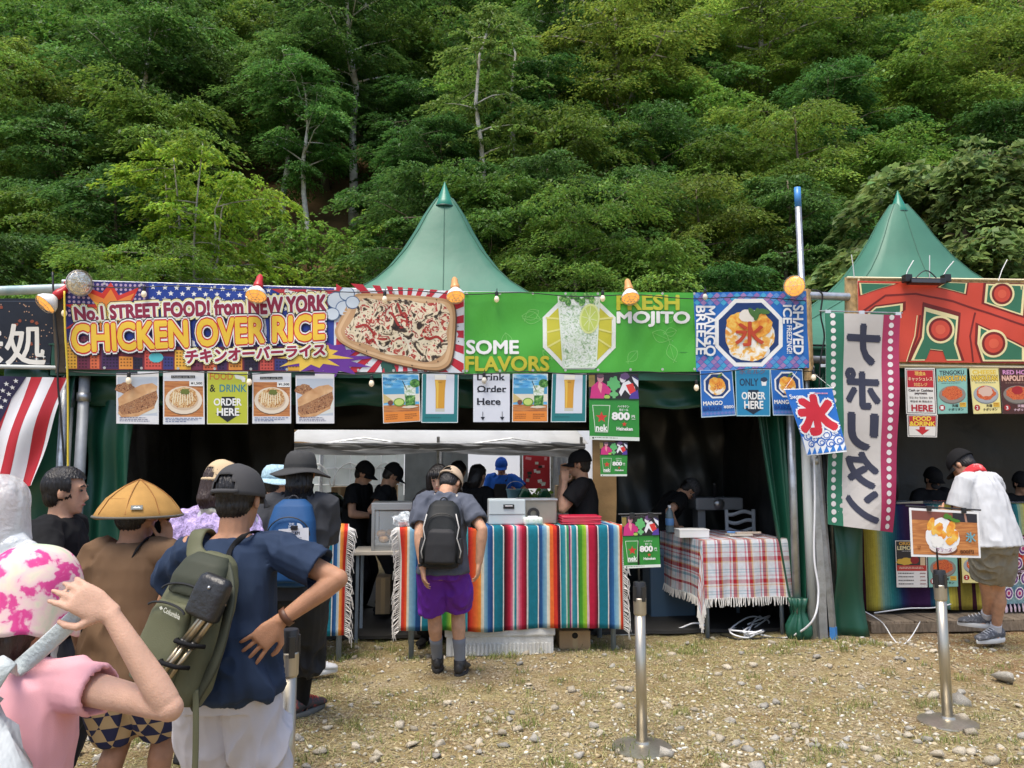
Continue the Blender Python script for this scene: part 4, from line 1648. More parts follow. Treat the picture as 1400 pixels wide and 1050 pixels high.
def flag():
 q = [(-70,514),(92,516),(46,662),(-110,690)]
 s = Sheet([FP(-70,514,-.05),FP(91,516,-.05),FP(44,664,-.10),FP(-110,690,-.10)],q,wave=lambda u,v: .035 * np.sin(u * 17 + v * 2) * (.25 + v) + .015 * np.sin(v * 9 + u * 5),step=.0012,lmax=4)
 s.base(c(232,232,236))
 r = c(190,24,40)
 n = 13

 def edge(k,t):
  x = 91 - k * 16.3
  return (x - 46 * t ** .9 - 3 * math.sin(t * 3),515 + t * (149 + k * 2.1))
 for k in range(0,n,2):
  for i in range(8):
   t0,t1 = i / 8,(i + 1) / 8
   s.at(1)
   s.poly([edge(k,t0),edge(k,t1),edge(k + 1,t1),edge(k + 1,t0)],r,clip=True)
 cn = [(-70,514),(36,515),(14,545),(-4,585),(-14,612),(-110,625)]
 s.at(4)
 s.poly(cn,c(44,40,78),clip=False)
 s.at(6)
 s.stars([(22 - i * 12 - j * 5.2,521 + j * 9 + (i % 2) * 4.5) for i in range(7) for j in range(10)],3.6,1.5,5,WHT)
 s.build('flag','red and white striped flag with white stars hanging under the dark sign','flag',CLOTHP,solid=.002)

flag()

# ------------------------------------------------------------------ menu posters under the main banners
U = [(0,0),(1,0),(1,1),(0,1)]
PG = 'posters hung under the main banners'

def art_sandwich(s):
 s.base(c(234,234,236))
 s.poly([(.03,.1),(.97,.1),(.97,.84),(.03,.84)],c(196,206,218))
 s.oval(.2,.32,.22,.1,c(190,160,130),SPRINK,jag=.15)
 s.poly([(.03,.74),(.97,.40),(.99,.6),(.97,.78),(.5,.84),(.2,.85)],c(225,228,222))
 s.poly([(.05,.66),(.3,.58),(.95,.36),(.98,.5),(.9,.66),(.5,.80),(.15,.84),(.05,.76)],c(120,70,40),SPRINK)
 s.poly([(.04,.52),(.25,.38),(.6,.25),(.85,.22),(.97,.28),(.95,.36),(.7,.44),(.35,.57),(.06,.67)],c(215,160,105),BUN)
 s.poly([(.06,.76),(.15,.83),(.5,.79),(.9,.65),(.9,.70),(.5,.86),(.12,.88),(.04,.8)],c(226,196,150),BUN)
 s.greek(.08,.875,.8,.97,3,c(120,120,150),1)
 s.rect(.0,.0,.5,.035,c(60,60,70))

def art_plate(s):
 s.base(c(232,234,238))
 s.rect(.03,.18,.97,.86,c(200,140,70),TABLE)
 s.oval(.5,.56,.45,.27,c(120,84,50))
 s.oval(.5,.545,.45,.265,c(238,222,198))
 s.oval(.5,.54,.36,.20,c(216,190,160))
 s.oval(.5,.50,.34,.20,c(190,120,60),DISH,jag=.06,seed=3)
 for k in range(9):
  s.line([(.26 + k * .055,.38 + .03 * math.sin(k)),(.22 + k * .062,.60 + .04 * math.cos(k * 2))],.022,c(244,232,196),.016)
 s.oval(.53,.38,.11,.055,c(110,120,40),jag=.2,seed=5)
 s.rect(.2,.075,.78,.125,c(36,36,44))
 s.text('Chicken over Rice',(.22,.083,.76,.118),c(214,210,200))
 s.rect(.64,.18,.97,.28,c(244,244,240))
 s.text('¥1,500',(.68,.2,.95,.255),c(26,26,26),.04)
 s.greek(.06,.88,.94,.97,3,c(90,110,160),2)

def art_order_yellow(s):
 s.base(c(240,236,210))
 s.rect(.015,.01,.985,.985,c(196,202,24))
 s.text('FOOD',(.07,.03,.63,.155),c(206,110,24),.03)
 s.text('&',(.07,.25,.2,.385),c(40,40,24),.03)
 s.text('DRINK',(.31,.25,.96,.385),c(60,138,148),.03)
 s.poly([(.66,.05),(.92,.1),(.9,.17),(.7,.13)],c(226,232,228))
 s.poly([(.83,.13),(.94,.12),(.93,.2),(.86,.2)],WHT)
 s.poly([(.36,.48),(.68,.48),(.68,.79),(.84,.79),(.5,.96),(.2,.79),(.36,.79)],c(34,34,40),clip=False)
 s.text('ORDER',(.17,.515,.84,.645),WHT,.045)
 s.text('HERE',(.25,.70,.78,.835),WHT,.045)

def art_mojito(s):
 s.base(c(240,240,236))
 s.rect(.02,.01,.98,.74,c(90,180,230),SKYB)
 s.rect(.02,.3,.98,.42,c(70,160,205))
 s.rect(.02,.42,.98,.58,c(232,224,204))
 s.poly([(.02,.4),(.3,.56),(.02,.6)],c(214,190,120))
 s.rect(.02,.64,.98,.80,c(112,54,34),TABLE)
 s.rect(.02,.78,.98,.985,c(240,140,30))
 s.greek(.07,.83,.43,.95,3,c(150,80,20),4)
 s.greek(.58,.83,.92,.95,3,c(150,80,20),5)
 s.poly([(.58,.24),(.9,.24),(.87,.67),(.61,.67)],c(190,220,150),GLASSY)
 s.rect(.61,.45,.87,.67,c(130,180,60),LEAFY)
 s.oval(.88,.2,.14,.09,c(170,205,60),LEAFY)
 s.line([(.55,.15),(.66,.34)],.02,c(40,60,60),.015)
 s.oval(.44,.585,.15,.085,c(110,160,40))
 s.oval(.44,.585,.12,.065,c(198,222,110))
 s.oval(.21,.59,.07,.05,c(120,70,60))
 s.oval(.72,.69,.2,.025,c(230,214,190),jag=.2)
 s.text('Mojito',(.04,.085,.40,.15),c(40,96,140))
 s.greek(.45,.1,.72,.14,1,c(70,120,160),3)
 s.text('¥800',(.06,.2,.28,.235),c(60,120,160))

def art_beer(s):
 s.base(c(226,236,238))
 s.rect(.02,.005,.98,.985,c(26,128,132))
 s.rect(.12,.005,.885,.82,c(222,228,240))
 s.poly([(.34,.03),(.67,.03),(.64,.3),(.63,.775),(.38,.775),(.37,.3)],c(206,206,190),clip=False)
 s.poly([(.35,.12),(.66,.12),(.63,.32),(.62,.71),(.39,.71),(.38,.32)],c(222,160,16),clip=False)
 s.poly([(.36,.14),(.46,.14),(.45,.70),(.41,.70),(.40,.32)],c(240,196,60),clip=False)
 s.rect(.35,.03,.66,.125,c(245,243,232))
 s.text('beer',(.45,.15,.56,.19),c(150,100,20))
 s.greek(.1,.88,.55,.93,1,c(20,108,112),6)

def art_drink_order(s):
 s.base(c(228,232,242))
 for t,y0,y1,x1 in (('Drink',.0,.135,.86),('Order',.25,.38,.9),('Here',.51,.64,.74)):
  s.text(t,(.11,y0,x1,y1),c(26,28,44),.035)
  for k in range(5):
   x = .11 + (x1 - .13) * k / 4.4
   s.rect(x,y1 - .012,x + .07,y1 + .004,c(26,28,44))
 for x in (.26,.79):
  s.line([(x,.79),(x,.95)],.014,c(26,28,44))
  s.poly([(x - .06,.895),(x + .06,.895),(x,.965)],c(26,28,44))

def art_beer_green(s):
 s.base(c(40,148,52))
 s.rect(0,0,1,.385,c(44,40,46))
 s.rect(0,.02,.12,.2,c(150,130,60))
 s.poly([(.02,.38),(.05,.2),(.2,.1),(.34,.16),(.44,.24),(.42,.32),(.32,.3),(.3,.38)],c(214,40,130))
 s.poly([(.2,.1),(.27,.16),(.24,.3),(.18,.2)],c(246,150,160))
 s.oval(.23,.07,.065,.06,c(220,150,160))
 s.oval(.23,.03,.07,.04,c(110,80,100))
 s.oval(.5,.15,.13,.1,c(96,190,110),jag=.2,seed=1)
 s.rect(.47,.25,.53,.37,c(110,196,120))
 s.oval(.5,.31,.09,.035,c(110,196,120))
 s.oval(.36,.35,.06,.03,c(170,210,80))
 s.poly([(.6,.28),(.68,.14),(.8,.1),(.92,.2),(.94,.28),(.82,.32),(.72,.24),(.64,.34)],c(238,238,242))
 s.poly([(.74,.17),(.88,.14),(.94,.26),(.82,.31)],c(228,48,44))
 s.oval(.68,.08,.06,.055,c(236,232,236))
 s.oval(.72,.04,.09,.05,c(110,80,130),jag=.15)
 s.poly([(.84,.3),(.98,.24),(1,.38),(.8,.38)],c(84,60,160))
 s.poly([(.86,.04),(.99,.1),(.99,.2),(.9,.12)],c(230,234,244))
 s.poly([(.88,.02),(1.0,.08),(1,.1),(.9,.05)],c(60,60,120))
 s.rect(0,.375,1,.395,c(24,70,34))
 s.poly([(.06,.475),(.42,.475),(.37,.885),(.11,.885)],c(210,230,205),clip=False)
 s.poly([(.075,.485),(.405,.485),(.357,.87),(.122,.87)],c(52,148,58),clip=False)
 s.star(.245,.66,.12,.05,5,c(216,50,42),ky=.74)
 s.text('nek',(.13,.77,.355,.865),WHT,.05)
 s.text('ハイネケン',(.57,.475,.80,.508),WHT,.03)
 s.text('生ビール',(.6,.525,.78,.56),WHT,.03)
 s.text('800',(.46,.585,.80,.69),WHT,.07)
 s.text('円',(.85,.62,.91,.66),WHT,.03)
 s.greek(.85,.675,.93,.695,1,WHT,7)
 s.star(.70,.755,.055,.023,5,c(216,60,42),ky=.74)
 s.text('Heineken',(.545,.80,.865,.85),WHT,.05)
 s.rect(0,.945,1,1,c(226,234,226))
 s.greek(.1,.96,.6,.985,1,c(110,130,110),9)
 s.oval(.07,.972,.02,.015,c(60,90,60))

def art_mango(s):
 s.base(c(200,224,240))
 s.rect(.02,.01,.98,.98,c(24,110,200))
 s.rect(.02,.88,.98,.98,c(60,130,205))
 for i in range(9):
  s.poly([(.02 + i * .107,.93),(.073 + i * .107,.89),(.127 + i * .107,.93),(.073 + i * .107,.97)],c(110,130,205))
 cx,cy = .5,.33
 s.poly([(cx + .43 * math.cos(PI / 8 + k * PI / 4),cy + .3 * math.sin(PI / 8 + k * PI / 4)) for k in range(8)],WHT)
 s.poly([(cx + .375 * math.cos(PI / 8 + k * PI / 4),cy + .26 * math.sin(PI / 8 + k * PI / 4)) for k in range(8)],NAVY)
 s.oval(.49,.36,.26,.18,c(245,220,170),ICE,jag=.05)
 s.oval(.42,.27,.16,.11,c(240,160,50),MANGO,jag=.08)
 s.oval(.56,.30,.17,.12,c(240,160,50),MANGO,jag=.08)
 s.oval(.6,.12,.09,.03,c(74,120,50),rot=-.5)
 s.text('氷',(.40,.28,.6,.44),c(200,70,30))
 s.text('MANGO',(.06,.665,.63,.75),WHT,.045)
 s.text('BREEZE',(.06,.785,.6,.865),c(16,66,150),.04)
 s.text('¥800',(.66,.77,.95,.835),WHT,.03)

def art_only(s):
 s.base(c(180,224,236))
 s.rect(.02,.01,.98,.98,c(18,140,190))
 s.text('氷ミルク',(.12,.0,.85,.1),c(120,96,120),.02)
 s.text('ONLY',(.12,.2,.65,.35),c(28,62,96),.045)
 s.poly([(.74,.24),(.9,.24),(.88,.35),(.76,.35)],WHT)
 s.oval(.82,.22,.1,.05,c(40,60,90),jag=.1)
 s.poly([(.36,.44),(.66,.44),(.66,.82),(.82,.82),(.5,.96),(.18,.82),(.36,.82)],c(24,42,66),clip=False)
 s.text('ORDER',(.17,.49,.85,.64),WHT,.045)
 s.text('HERE',(.24,.68,.79,.84),WHT,.045)

def poster(px,art,label,d=-.03,name='menu_poster',cat='poster',group=PG,curl=.0,seed=0,parent=None):
 s = fsheet(px,d,cs='u',step=.00022)
 if curl:
  s.wave = None
 art(s)
 return s.build(name,label,cat,PAPERP,group=group,solid=.0012)

posters = [
 ([(159,508),(217,508),(217,580),(159,579)],art_sandwich,'white poster of a meat-filled roll, leftmost under the chicken banner'),
 ([(223,508),(279,508),(280,580),(223,580)],art_plate,'chicken plate poster just left of the yellow order sign'),
 ([(283,508),(339,508),(339,580),(283,580)],art_order_yellow,'yellow FOOD & DRINK ORDER HERE poster with a black arrow'),
 ([(345,510),(398,510),(398,579),(345,579)],art_plate,'chicken plate poster just right of the yellow order sign'),
 ([(404,511),(457,511),(457,579),(405,579)],art_sandwich,'white poster of a meat-filled roll, rightmost under the chicken banner'),
 ([(522,511),(573,511),(575,576),(524,579)],art_mojito,'beach mojito poster under the tray end of the chicken banner'),
 ([(577,511),(627,511),(626,578),(576,578)],art_beer,'teal bordered beer glass poster left of the Drink Order Here sign'),
 ([(647,511),(697,511),(697,577),(647,577)],art_drink_order,'plain white Drink Order Here poster with two small arrows'),
 ([(701,511),(749,511),(749,577),(700,577)],art_mojito,'beach mojito poster right of the Drink Order Here sign'),
 ([(755,511),(802,511),(801,577),(753,577)],art_beer,'teal bordered beer glass poster beside the large green beer poster'),
 ([(805,511),(873,511),(874,603),(806,601)],art_beer_green,'large green 800 yen beer poster hanging at the end of the row'),
 ([(957,506),(1001,506),(1006,568),(959,571)],art_mango,'blue mango ice poster at the left under the blue banner'),
 ([(1005,505),(1053,505),(1053,569),(1007,569)],art_only,'blue ONLY ORDER HERE poster with a dark arrow'),
 ([(1053,505),(1097,505),(1101,568),(1057,568)],art_mango,'blue mango ice poster partly hidden behind the ice flag'),
]
for px,art,lab in posters:
 poster(px,art,lab,-.035 if px[0][0] < 800 else -.04)
poster([(820,604),(858,604),(857,651),(821,651)],art_beer_green,'small green 800 yen beer poster dangling below the large one',-.03)

# ---- ice flag
def ice_flag():
 q = [(1073,533),(1138,531),(1156,618),(1103,623)]
 s = fsheet(q,[-.16,-.16,-.22,-.20],wave=lambda u,v: .02 * np.sin(u * 5 + v * 3) * (.3 + v),step=.0008,lmax=9)
 s.base(c(20,112,205))
 w = c(238,242,246)
 s.poly([(1096,598),(1106,590),(1118,597),(1126,588),(1140,584),(1152,600),(1156,618),(1103,623)],w,clip=False)
 for x,y,r in ((1104,596,7),(1115,600,6),(1130,594,8),(1142,590,7),(1124,604,6),(1146,602,7),(1110,607,5),(1136,606,6)):
  s.at(3)
  s.ring(x,y,r,r,1.4,1.4,c(20,100,195),10)
  s.ring(x + 1,y + 1,r * .55,r * .55,1.1,1.1,c(20,100,195),8)
 for k in range(7):
  s.at(5)
  s.poly([(1103 + k * 8,622 - k),(1107 + k * 8,612 - k),(1110 + k * 8,621 - k)],c(30,120,210))
 s.part('lettering')
 s.text('氷',[(1087,544),(1135,541),(1144,590),(1098,594)],c(218,26,50),.075,[(.13,w)])
 s.text('Swan.',[(1078,540),(1097,539),(1098,545),(1080,546)],w,.03)
 s.greek(1112,537,1134,541,1,c(240,160,180),3)
 o = s.build('ice_flag','small blue hanging flag with a big red ice character and white waves','flag',CLOTHP,solid=.0015)
 MB().tube([FP(1071,533,-.15),FP(1140,530.5,-.15)],.006,6).build('rod',TIE,o)
 st = MB()
 st.tube([FP(1072,533,-.15),FP(1092,504,-.02)],.002,4)
 st.tube([FP(1138,531,-.15),FP(1112,510,-.02)],.002,4)
 st.build('string',TIE,o)

ice_flag()

# ---- tall vertical banner,seen from behind so its characters run mirrored
def nobori():
 q = [(1127,428),(1231,431),(1222,728),(1133,717)]
 s = fsheet(q,[-.10,-.10,-.13,-.13],wave=lambda u,v: .025 * np.sin(u * 6 + v * 4) * (.2 + v) + .012 * np.sin(v * 13 + u * 3),step=.0009,lmax=12)
 s.base(c(204,198,192))

 def X(u,v):
  a = (1 - u)
  xl,xr = 1127 + 6 * v,1231 - 9 * v
  return (xl * a + xr * u,(428 + 289 * v) * a + (431 + 297 * v) * u)
 s.poly([X(0,0),X(.245,0),X(.235,1),X(0,1)],c(42,122,92))
 s.poly([X(.775,0),X(1,0),X(1,1),X(.765,1)],c(176,46,92))
 for k in range(27):
  v = .012 + k * .0371
  for u in (.10,.885):
   p = X(u,v)
   s.at(4)
   s.oval(p[0],p[1],3.5,3.7,c(232,226,224),n=14)
 s.part('lettering')
 ink = c(56,58,78)
 for ch,v0,v1,u0,u1 in (('ナ',.055,.235,.30,.73),('ポ',.265,.445,.29,.73),('リ',.475,.635,.32,.70),('タ',.655,.81,.30,.72),('ン',.83,.965,.30,.72)):
  s.at(4)
  s.text(ch,[X(u1,v0),X(u0,v0),X(u0,v1),X(u1,v1)],ink,.055)
 o = s.build('vertical_banner','tall vertical banner with green and pink dotted edges and five dark characters','banner',CLOTHP,solid=.0015)
 tb = MB()
 tb.tube([FP(1120,425,-.08),FP(1234,428,-.08)],.007,6)
 tb.build('rod',STEEL,o)
 for x,y in ((1132,427),(1178,428),(1228,430)):
  MB().box(FP(x,y + 1,-.09),(.055,.02,.06),.003,Matrix.Rotation(FA,3,'Z')).build('hanging_tab',mat('tab cloth',(.55,.6,.66),.7),o)
 MB().box(FP(1127,500,-.09),(.07,.012,.03),.003,Matrix.Rotation(FA,3,'Z')).build('hanging_tab',mat('tab cloth'),o)

nobori()

# ---- right-hand stall posters
def art_cash(s):
 s.base(c(238,234,226))
 s.line([(.04,.03),(.96,.03),(.96,.97),(.04,.97),(.04,.03)],.02,c(60,40,40),.014)
 s.rect(.07,.05,.93,.42,c(200,24,40))
 s.text('現金&',(.32,.075,.68,.165),c(246,200,80),.03)
 s.text('キャッシュレス',(.1,.2,.9,.28),c(244,210,170),.04)
 s.text('対応レジ',(.28,.32,.72,.4),c(246,190,110),.03)
 s.text('Cash or Cashless',(.1,.46,.9,.51),c(60,30,30),.05)
 s.text('payment',(.3,.53,.7,.585),c(60,30,30),.05)
 s.text('현금 또는 현금없는 결제',(.12,.62,.88,.665),c(100,90,90),.02)
 s.text('現金或 無 現金支付',(.14,.7,.86,.745),c(100,90,90),.02)
 s.text('HERE',(.18,.80,.86,.93),c(190,20,44),.06)

def art_down(s):
 s.base(c(238,232,222))
 s.line([(.04,.04),(.96,.04),(.96,.95),(.04,.95),(.04,.04)],.02,c(60,50,60),.02)
 s.rect(.06,.06,.94,.52,c(196,24,36))
 s.text('FOOD',(.2,.08,.78,.27),c(250,214,40),.06)
 s.text('&DRINK',(.08,.31,.92,.5),c(250,214,40),.06)
 s.poly([(.4,.54),(.6,.54),(.6,.66),(.74,.66),(.5,.9),(.26,.66),(.4,.66)],c(206,26,40),clip=False)

def napolitan(bg,t1,t1c,t2,t2c,foodm,plate,num,tail,tailc):
 def f(s):
  s.base(tuple(x * .8 for x in bg))
  s.rect(.02,.015,.98,.985,bg)
  s.text(t1,(.1,.05,.9,.14),t1c,.05,[(.16,c(70,40,60))] if num == '3' else None)
  s.text(t2,(.06,.17,.94,.28),t2c,.06,[(.16,c(120,60,20))])
  s.greek(.15,.32,.88,.35,1,c(70,110,110) if num != '3' else c(170,130,110),int(num))
  s.oval(.5,.59,.44,.20,tuple(x * .55 for x in plate))
  s.oval(.5,.575,.44,.19,plate)
  s.oval(.5,.55,.34,.15,c(214,90,40),foodm,jag=.08,seed=int(num))
  if num == '2':
   s.oval(.5,.52,.25,.11,c(226,190,170),jag=.12,seed=3)
  if num == '3':
   s.oval(.5,.49,.17,.09,c(178,22,30),jag=.06,seed=3)
  s.oval(.15,.865,.1,.065,c(180,30,34))
  s.text(num,(.115,.83,.18,.9),WHT,.04)
  s.text('天国',(.48,.80,.68,.855),tailc,.04)
  s.text('ナポリタン',(.36,.88,.86,.935),tailc,.04)
  s.rect(.73,.76,.95,.86,c(236,190,40))
  s.greek(.75,.78,.93,.84,2,c(150,40,20),8)
 return f

nap1 = napolitan(c(140,200,186),'TENGOKU',c(50,60,70),'NAPOLITAN',c(246,206,60),PASTA,c(150,140,130),'1',0,c(40,40,40))
nap2 = napolitan(c(244,230,150),'CHEESE',c(240,200,20),'NAPOLITAN',c(246,214,50),PASTA,c(170,176,180),'2',0,c(50,40,30))
nap3 = napolitan(c(84,44,40),'RED HOT',c(226,150,200),'NAPOLITAN',c(240,190,170),PASTA,c(140,130,120),'3',0,c(236,200,210))

def art_lemon(s):
 s.base(c(240,236,232))
 s.rect(.02,.015,.98,.56,c(54,52,56))
 s.text('ORIGINAL',(.12,.03,.8,.1),c(240,180,60),.04)
 s.text('LEMONADE',(.06,.12,.94,.2),c(240,226,170),.05)
 s.greek(.2,.22,.8,.25,1,c(200,200,200),4)
 s.oval(.3,.45,.28,.07,c(226,180,50),jag=.2)
 s.oval(.6,.42,.14,.08,c(150,30,40))
 s.rect(.78,.36,.94,.54,c(220,190,150))
 s.rect(.02,.53,.98,.65,c(196,52,46))
 s.greek(.1,.565,.9,.62,2,c(240,210,190),5)
 for k in range(4):
  s.greek(.06,.69 + k * .075,.6,.73 + k * .075,1,c(60,56,60),10 + k)
  s.greek(.76,.69 + k * .075,.95,.73 + k * .075,1,c(150,60,60),20 + k)

RG = 'posters of the right-hand stall'
for px,art,lab,d in (
 ([(1237,503),(1278,503),(1281,567),(1239,566)],art_cash,'red and white cash or cashless payment HERE notice',.02),
 ([(1240,567),(1282,567),(1281,598),(1241,597)],art_down,'FOOD &DRINK notice with a red down arrow under the payment notice',.02),
 ([(1280,504),(1322,503),(1323,565),(1282,566)],nap1,'pale green pasta poster number 1 under the red banner',.03),
 ([(1325,503),(1365,503),(1369,565),(1331,566)],nap2,'cream pasta poster number 2 under the red banner',.035),
 ([(1366,503),(1412,503),(1414,566),(1371,566)],nap3,'dark brown pasta poster number 3 under the red banner',.03),
):
 poster(px,art,lab,d,group=RG)

# ---- lettering on the lorry's side
def lorry_text():
 Yl = 16.185
 q = [(640,646),(700,646),(700,660),(640,660)]
 s = Sheet([P(x,y,Yl) for x,y in q],q,step=.001)
 s.text('NISSHIN',[(651,650),(700,647.5),(700,656),(651,658)],c(52,60,84),.06)
 mb = s.parts['']
 mb.build('lettering',PAPERP,LORRY)

lorry_text()

# ================================================================== lamps and cables
RED_SOCK = mat('red lamp socket',(.50,.018,.022),.35,spec=.5)
LAMPW = mat('white lamp enamel',(.78,.77,.74),.3)
LENS = mat('lit lamp lens',(.62,.33,.08),.2,emit=(1.0,.42,.08),estr=.55,var=.5,vscale=45)
LENSC = mat('clear lamp lens',(.72,.69,.6),.06,metal=.9,emit=(1.0,.8,.5),estr=.06,var=.6,vscale=30,bump=.6,bscale=35)  # strong colour variation imitates ring highlights on the lens
WIRE = mat('guard wire',(.55,.5,.42),.35,.8)

def frame_to(d):
 d = unit(d)
 return d.to_track_quat('Z','Y').to_matrix()

def flood_lamp(label,px,py,d,direction,r=.09,lens=None,sock=RED_SOCK):
 cpos = FP(px,py,d)
 D = unit(FS * direction[0] - FN * direction[1] + Vector((0,0,direction[2])))
 R = frame_to(D)
 o = root('flood_lamp',label,'lamp',cpos,'clip-on flood lamps along the stalls')
 k = r / .09
 MB().lathe([(.001,.022),(.045 * k,.018),(.075 * k,.008),(.086 * k,-.004)],cpos,24,R).build('lens',lens or LENS,o,True)
 MB().lathe([(.09 * k,0),(.092 * k,-.012),(.078 * k,-.05),(.05 * k,-.085),(.034 * k,-.105)],cpos,24,R).build('reflector',LAMPW,o,True)
 MB().lathe([(.033,-.10 * k),(.044,-.115 * k),(.044,-.15 * k),(.036,-.17 * k),(.03,-.235 * k),(.018,-.262 * k),(.001,-.266 * k)],cpos,18,R).build('socket',sock,o,True,sharp=35)
 g = MB()
 for rr,z in ((.094 * k,.004),(.07 * k,.03),(.035 * k,.042)):
  g.tube([cpos + R @ Vector((rr * math.cos(t),rr * math.sin(t),z)) for t in np.linspace(0,2 * PI,21)],.0022,4)
 for j in range(6):
  t = j * PI / 3
  g.tube([cpos + R @ Vector((q * math.cos(t),q * math.sin(t),z)) for q,z in ((.094 * k,.0),(.07 * k,.03),(.035 * k,.042),(.0,.044))],.002,4)
 g.build('wire_guard',WIRE,o)
 b = cpos - D * .13 * k
 cl = MB().box(b + FN * -.04,(.03,.09,.025),.004,Matrix.Rotation(FA,3,'Z'))
 cl.build('clamp',BLACKP,o)
 return o

AMB = mat('amber lamp socket',(.62,.30,.10),.4)
flood_lamp('large flood lamp with red socket at the top left corner of the chicken banner',109,387,-.10,(.72,-.62,-.12),.115,LENSC)
flood_lamp('lit flood lamp with red socket in front of the dark sign',62,416,-.12,(-.5,-.45,-.72),.10)
flood_lamp('lit flood lamp with red socket above the word FOOD on the chicken banner',350,405,-.13,(.0,-.5,-.85),.092)
flood_lamp('lit flood lamp with orange socket where the chicken and green banners meet',623,406,-.13,(.05,-.5,-.85),.085,sock=AMB)
flood_lamp('lit flood lamp with orange socket over the right half of the green banner',862,408,-.13,(.0,-.5,-.85),.085,sock=AMB)
flood_lamp('lit flood lamp with red socket at the right corner of the blue banner',1086,391,-.14,(-.62,-.75,-.1),.10)

BULB = mat('bulb glass',(.85,.78,.62),.1,emit=(1,.7,.35),estr=.12,spec=.6)
DIMB = mat('unlit bulb glass',(.7,.66,.56),.1,spec=.6)

def string_bulb(label,px,py,d,lit=True):
 p = FP(px,py,d)
 o = root('string_bulb',label,'light bulb',p,'small bulbs on the string lights')
 MB().lathe([(.001,-.062),(.016,-.055),(.025,-.036),(.023,-.018),(.014,.0),(.012,.006)],p,14).build('bulb',BULB if lit else DIMB,o,True)
 MB().lathe([(.014,-.002),(.016,.005),(.016,.04),(.008,.048),(.001,.048)],p,12).build('socket',BLACKP,o,True,sharp=40)
 MB().tube([p + Vector((0,0,.04)),p + Vector((.004,.0,.075))],.004,5).build('wire',BLACKP,o)

for lab,x,y,d,l in (('bulb hanging over the stars of the chicken banner',197,398,-.06,1),('bulb at the left edge of the chicken banner',88,424,-.07,1),('bulb over the tray picture',526,405,-.06,1),
      ('bulb at the upper left of the green banner',679,405,-.06,1),('bulb over the glass picture of the green banner',824,404,-.06,1),('bulb at the upper left of the blue banner',964,402,-.06,0),
      ('bulb in front of the leftmost sandwich poster',176,516,-.08,1),('bulb beside the yellow order poster',341,518,-.08,1),('bulb in the gap between sandwich and mojito posters',508,520,-.06,1),
      ('bulb in front of the Drink Order Here poster',662,516,-.08,0),('bulb in the gap left of the blue mango poster',952,526,-.04,1),('bulb above the ice flag',1112,512,-.05,1)):
 string_bulb('small ' + lab,x,y,d,l)

def cable(label,pts,r,m,cat='cable'):
 P_ = [Vector(p) for p in pts]
 out = []
 for i in range(len(P_) - 1):
  a,b,c_,d = P_[max(i - 1,0)],P_[i],P_[i + 1],P_[min(i + 2,len(P_) - 1)]
  for k in range(6):
   t = k / 6
   out.append(.5 * ((2 * b) + (c_ - a) * t + (2 * a - 5 * b + 4 * c_ - d) * t * t + (3 * b - a - 3 * c_ + d) * t ** 3))
 out.append(P_[-1])
 o = MB().tube(out,r,6).build('cable',m,None,True,P_[0])
 return tag(o,label,cat)

YEL = mat('yellow cable sheath',(.75,.56,.05),.4)
BLK = mat('black cable sheath',(.012,.012,.012),.45)
WHC = mat('white cable sheath',(.75,.76,.78),.4)
cable('yellow cable running down the left end of the chicken banner',[FP(88,398,-.08),FP(89,450,-.10),FP(92,505,-.08),FP(93,560,-.05),FP(93,640,-.05),FP(95,760,-.05),FP(90,900,-.05)],.009,YEL)
cable('black cable running down left of the yellow one',[FP(72,372,-.02),FP(74,420,-.08),FP(80,480,-.06),FP(79,520,-.07),FP(84,580,-.06),FP(88,660,-.05),FP(86,800,-.05)],.009,BLK)
cable('black cable strung along the top of the main banners',[FP(88 + i * 78,388 + i * 1.5 + (i % 2) * 4,-.05) for i in range(14)],.005,BLK)
cable('black cable strung along the lower edge of the main banners',[FP(95 + i * 78,508 + (i % 2) * 4 - (i > 11) * 4,-.06) for i in range(14)],.005,BLK)
cable('black cable looping beside the vertical banner, from the corner lamp',[FP(1110,396,-.08),FP(1124,402,-.08),FP(1122,430,-.06),FP(1127,460,-.06),FP(1122,490,-.06),FP(1120,530,-.05)],.008,BLK)
cable('white cable dropping beside the posts down to the ground tangle',[FP(1112,600,-.06),FP(1114,680,-.08),FP(1113,760,-.08),FP(1119,810,-.10),FP(1110,850,-.12),GP(1075,872,.02),GP(1040,868,.02)],.010,WHC)

def tangle():
 r = random.Random(3)
 for k,lab in enumerate(('white cable loosely looped on the ground under the plaid table','second white cable loop lying in the ground tangle under the plaid table')):
  pts = []
  for i in range(16):
   t = i * 1.25 + k
   cx = 1030 + 22 * math.cos(t * 1.1) + r.uniform(-12,12)
   g = GP(cx,866 + 10 * math.sin(t) + r.uniform(-3,3),.0)
   pts.append((g.x,g.y,.02 + .07 * max(0,math.sin(t * .8 + k)) + r.uniform(0,.02)))
  cable(lab,pts,.0085,WHC)
 cable('white cable trailing from the striped table along the ground',[GP(840,868,.02),GP(880,866,.02),GP(925,860,.04),GP(950,852,.10),GP(975,858,.04),GP(1020,866,.02)],.009,WHC)
 cable('black cable lying on the ground left of the tangle',[GP(985,868,.02),GP(1010,874,.015),GP(1050,872,.02),GP(1085,874,.015)],.009,BLK)

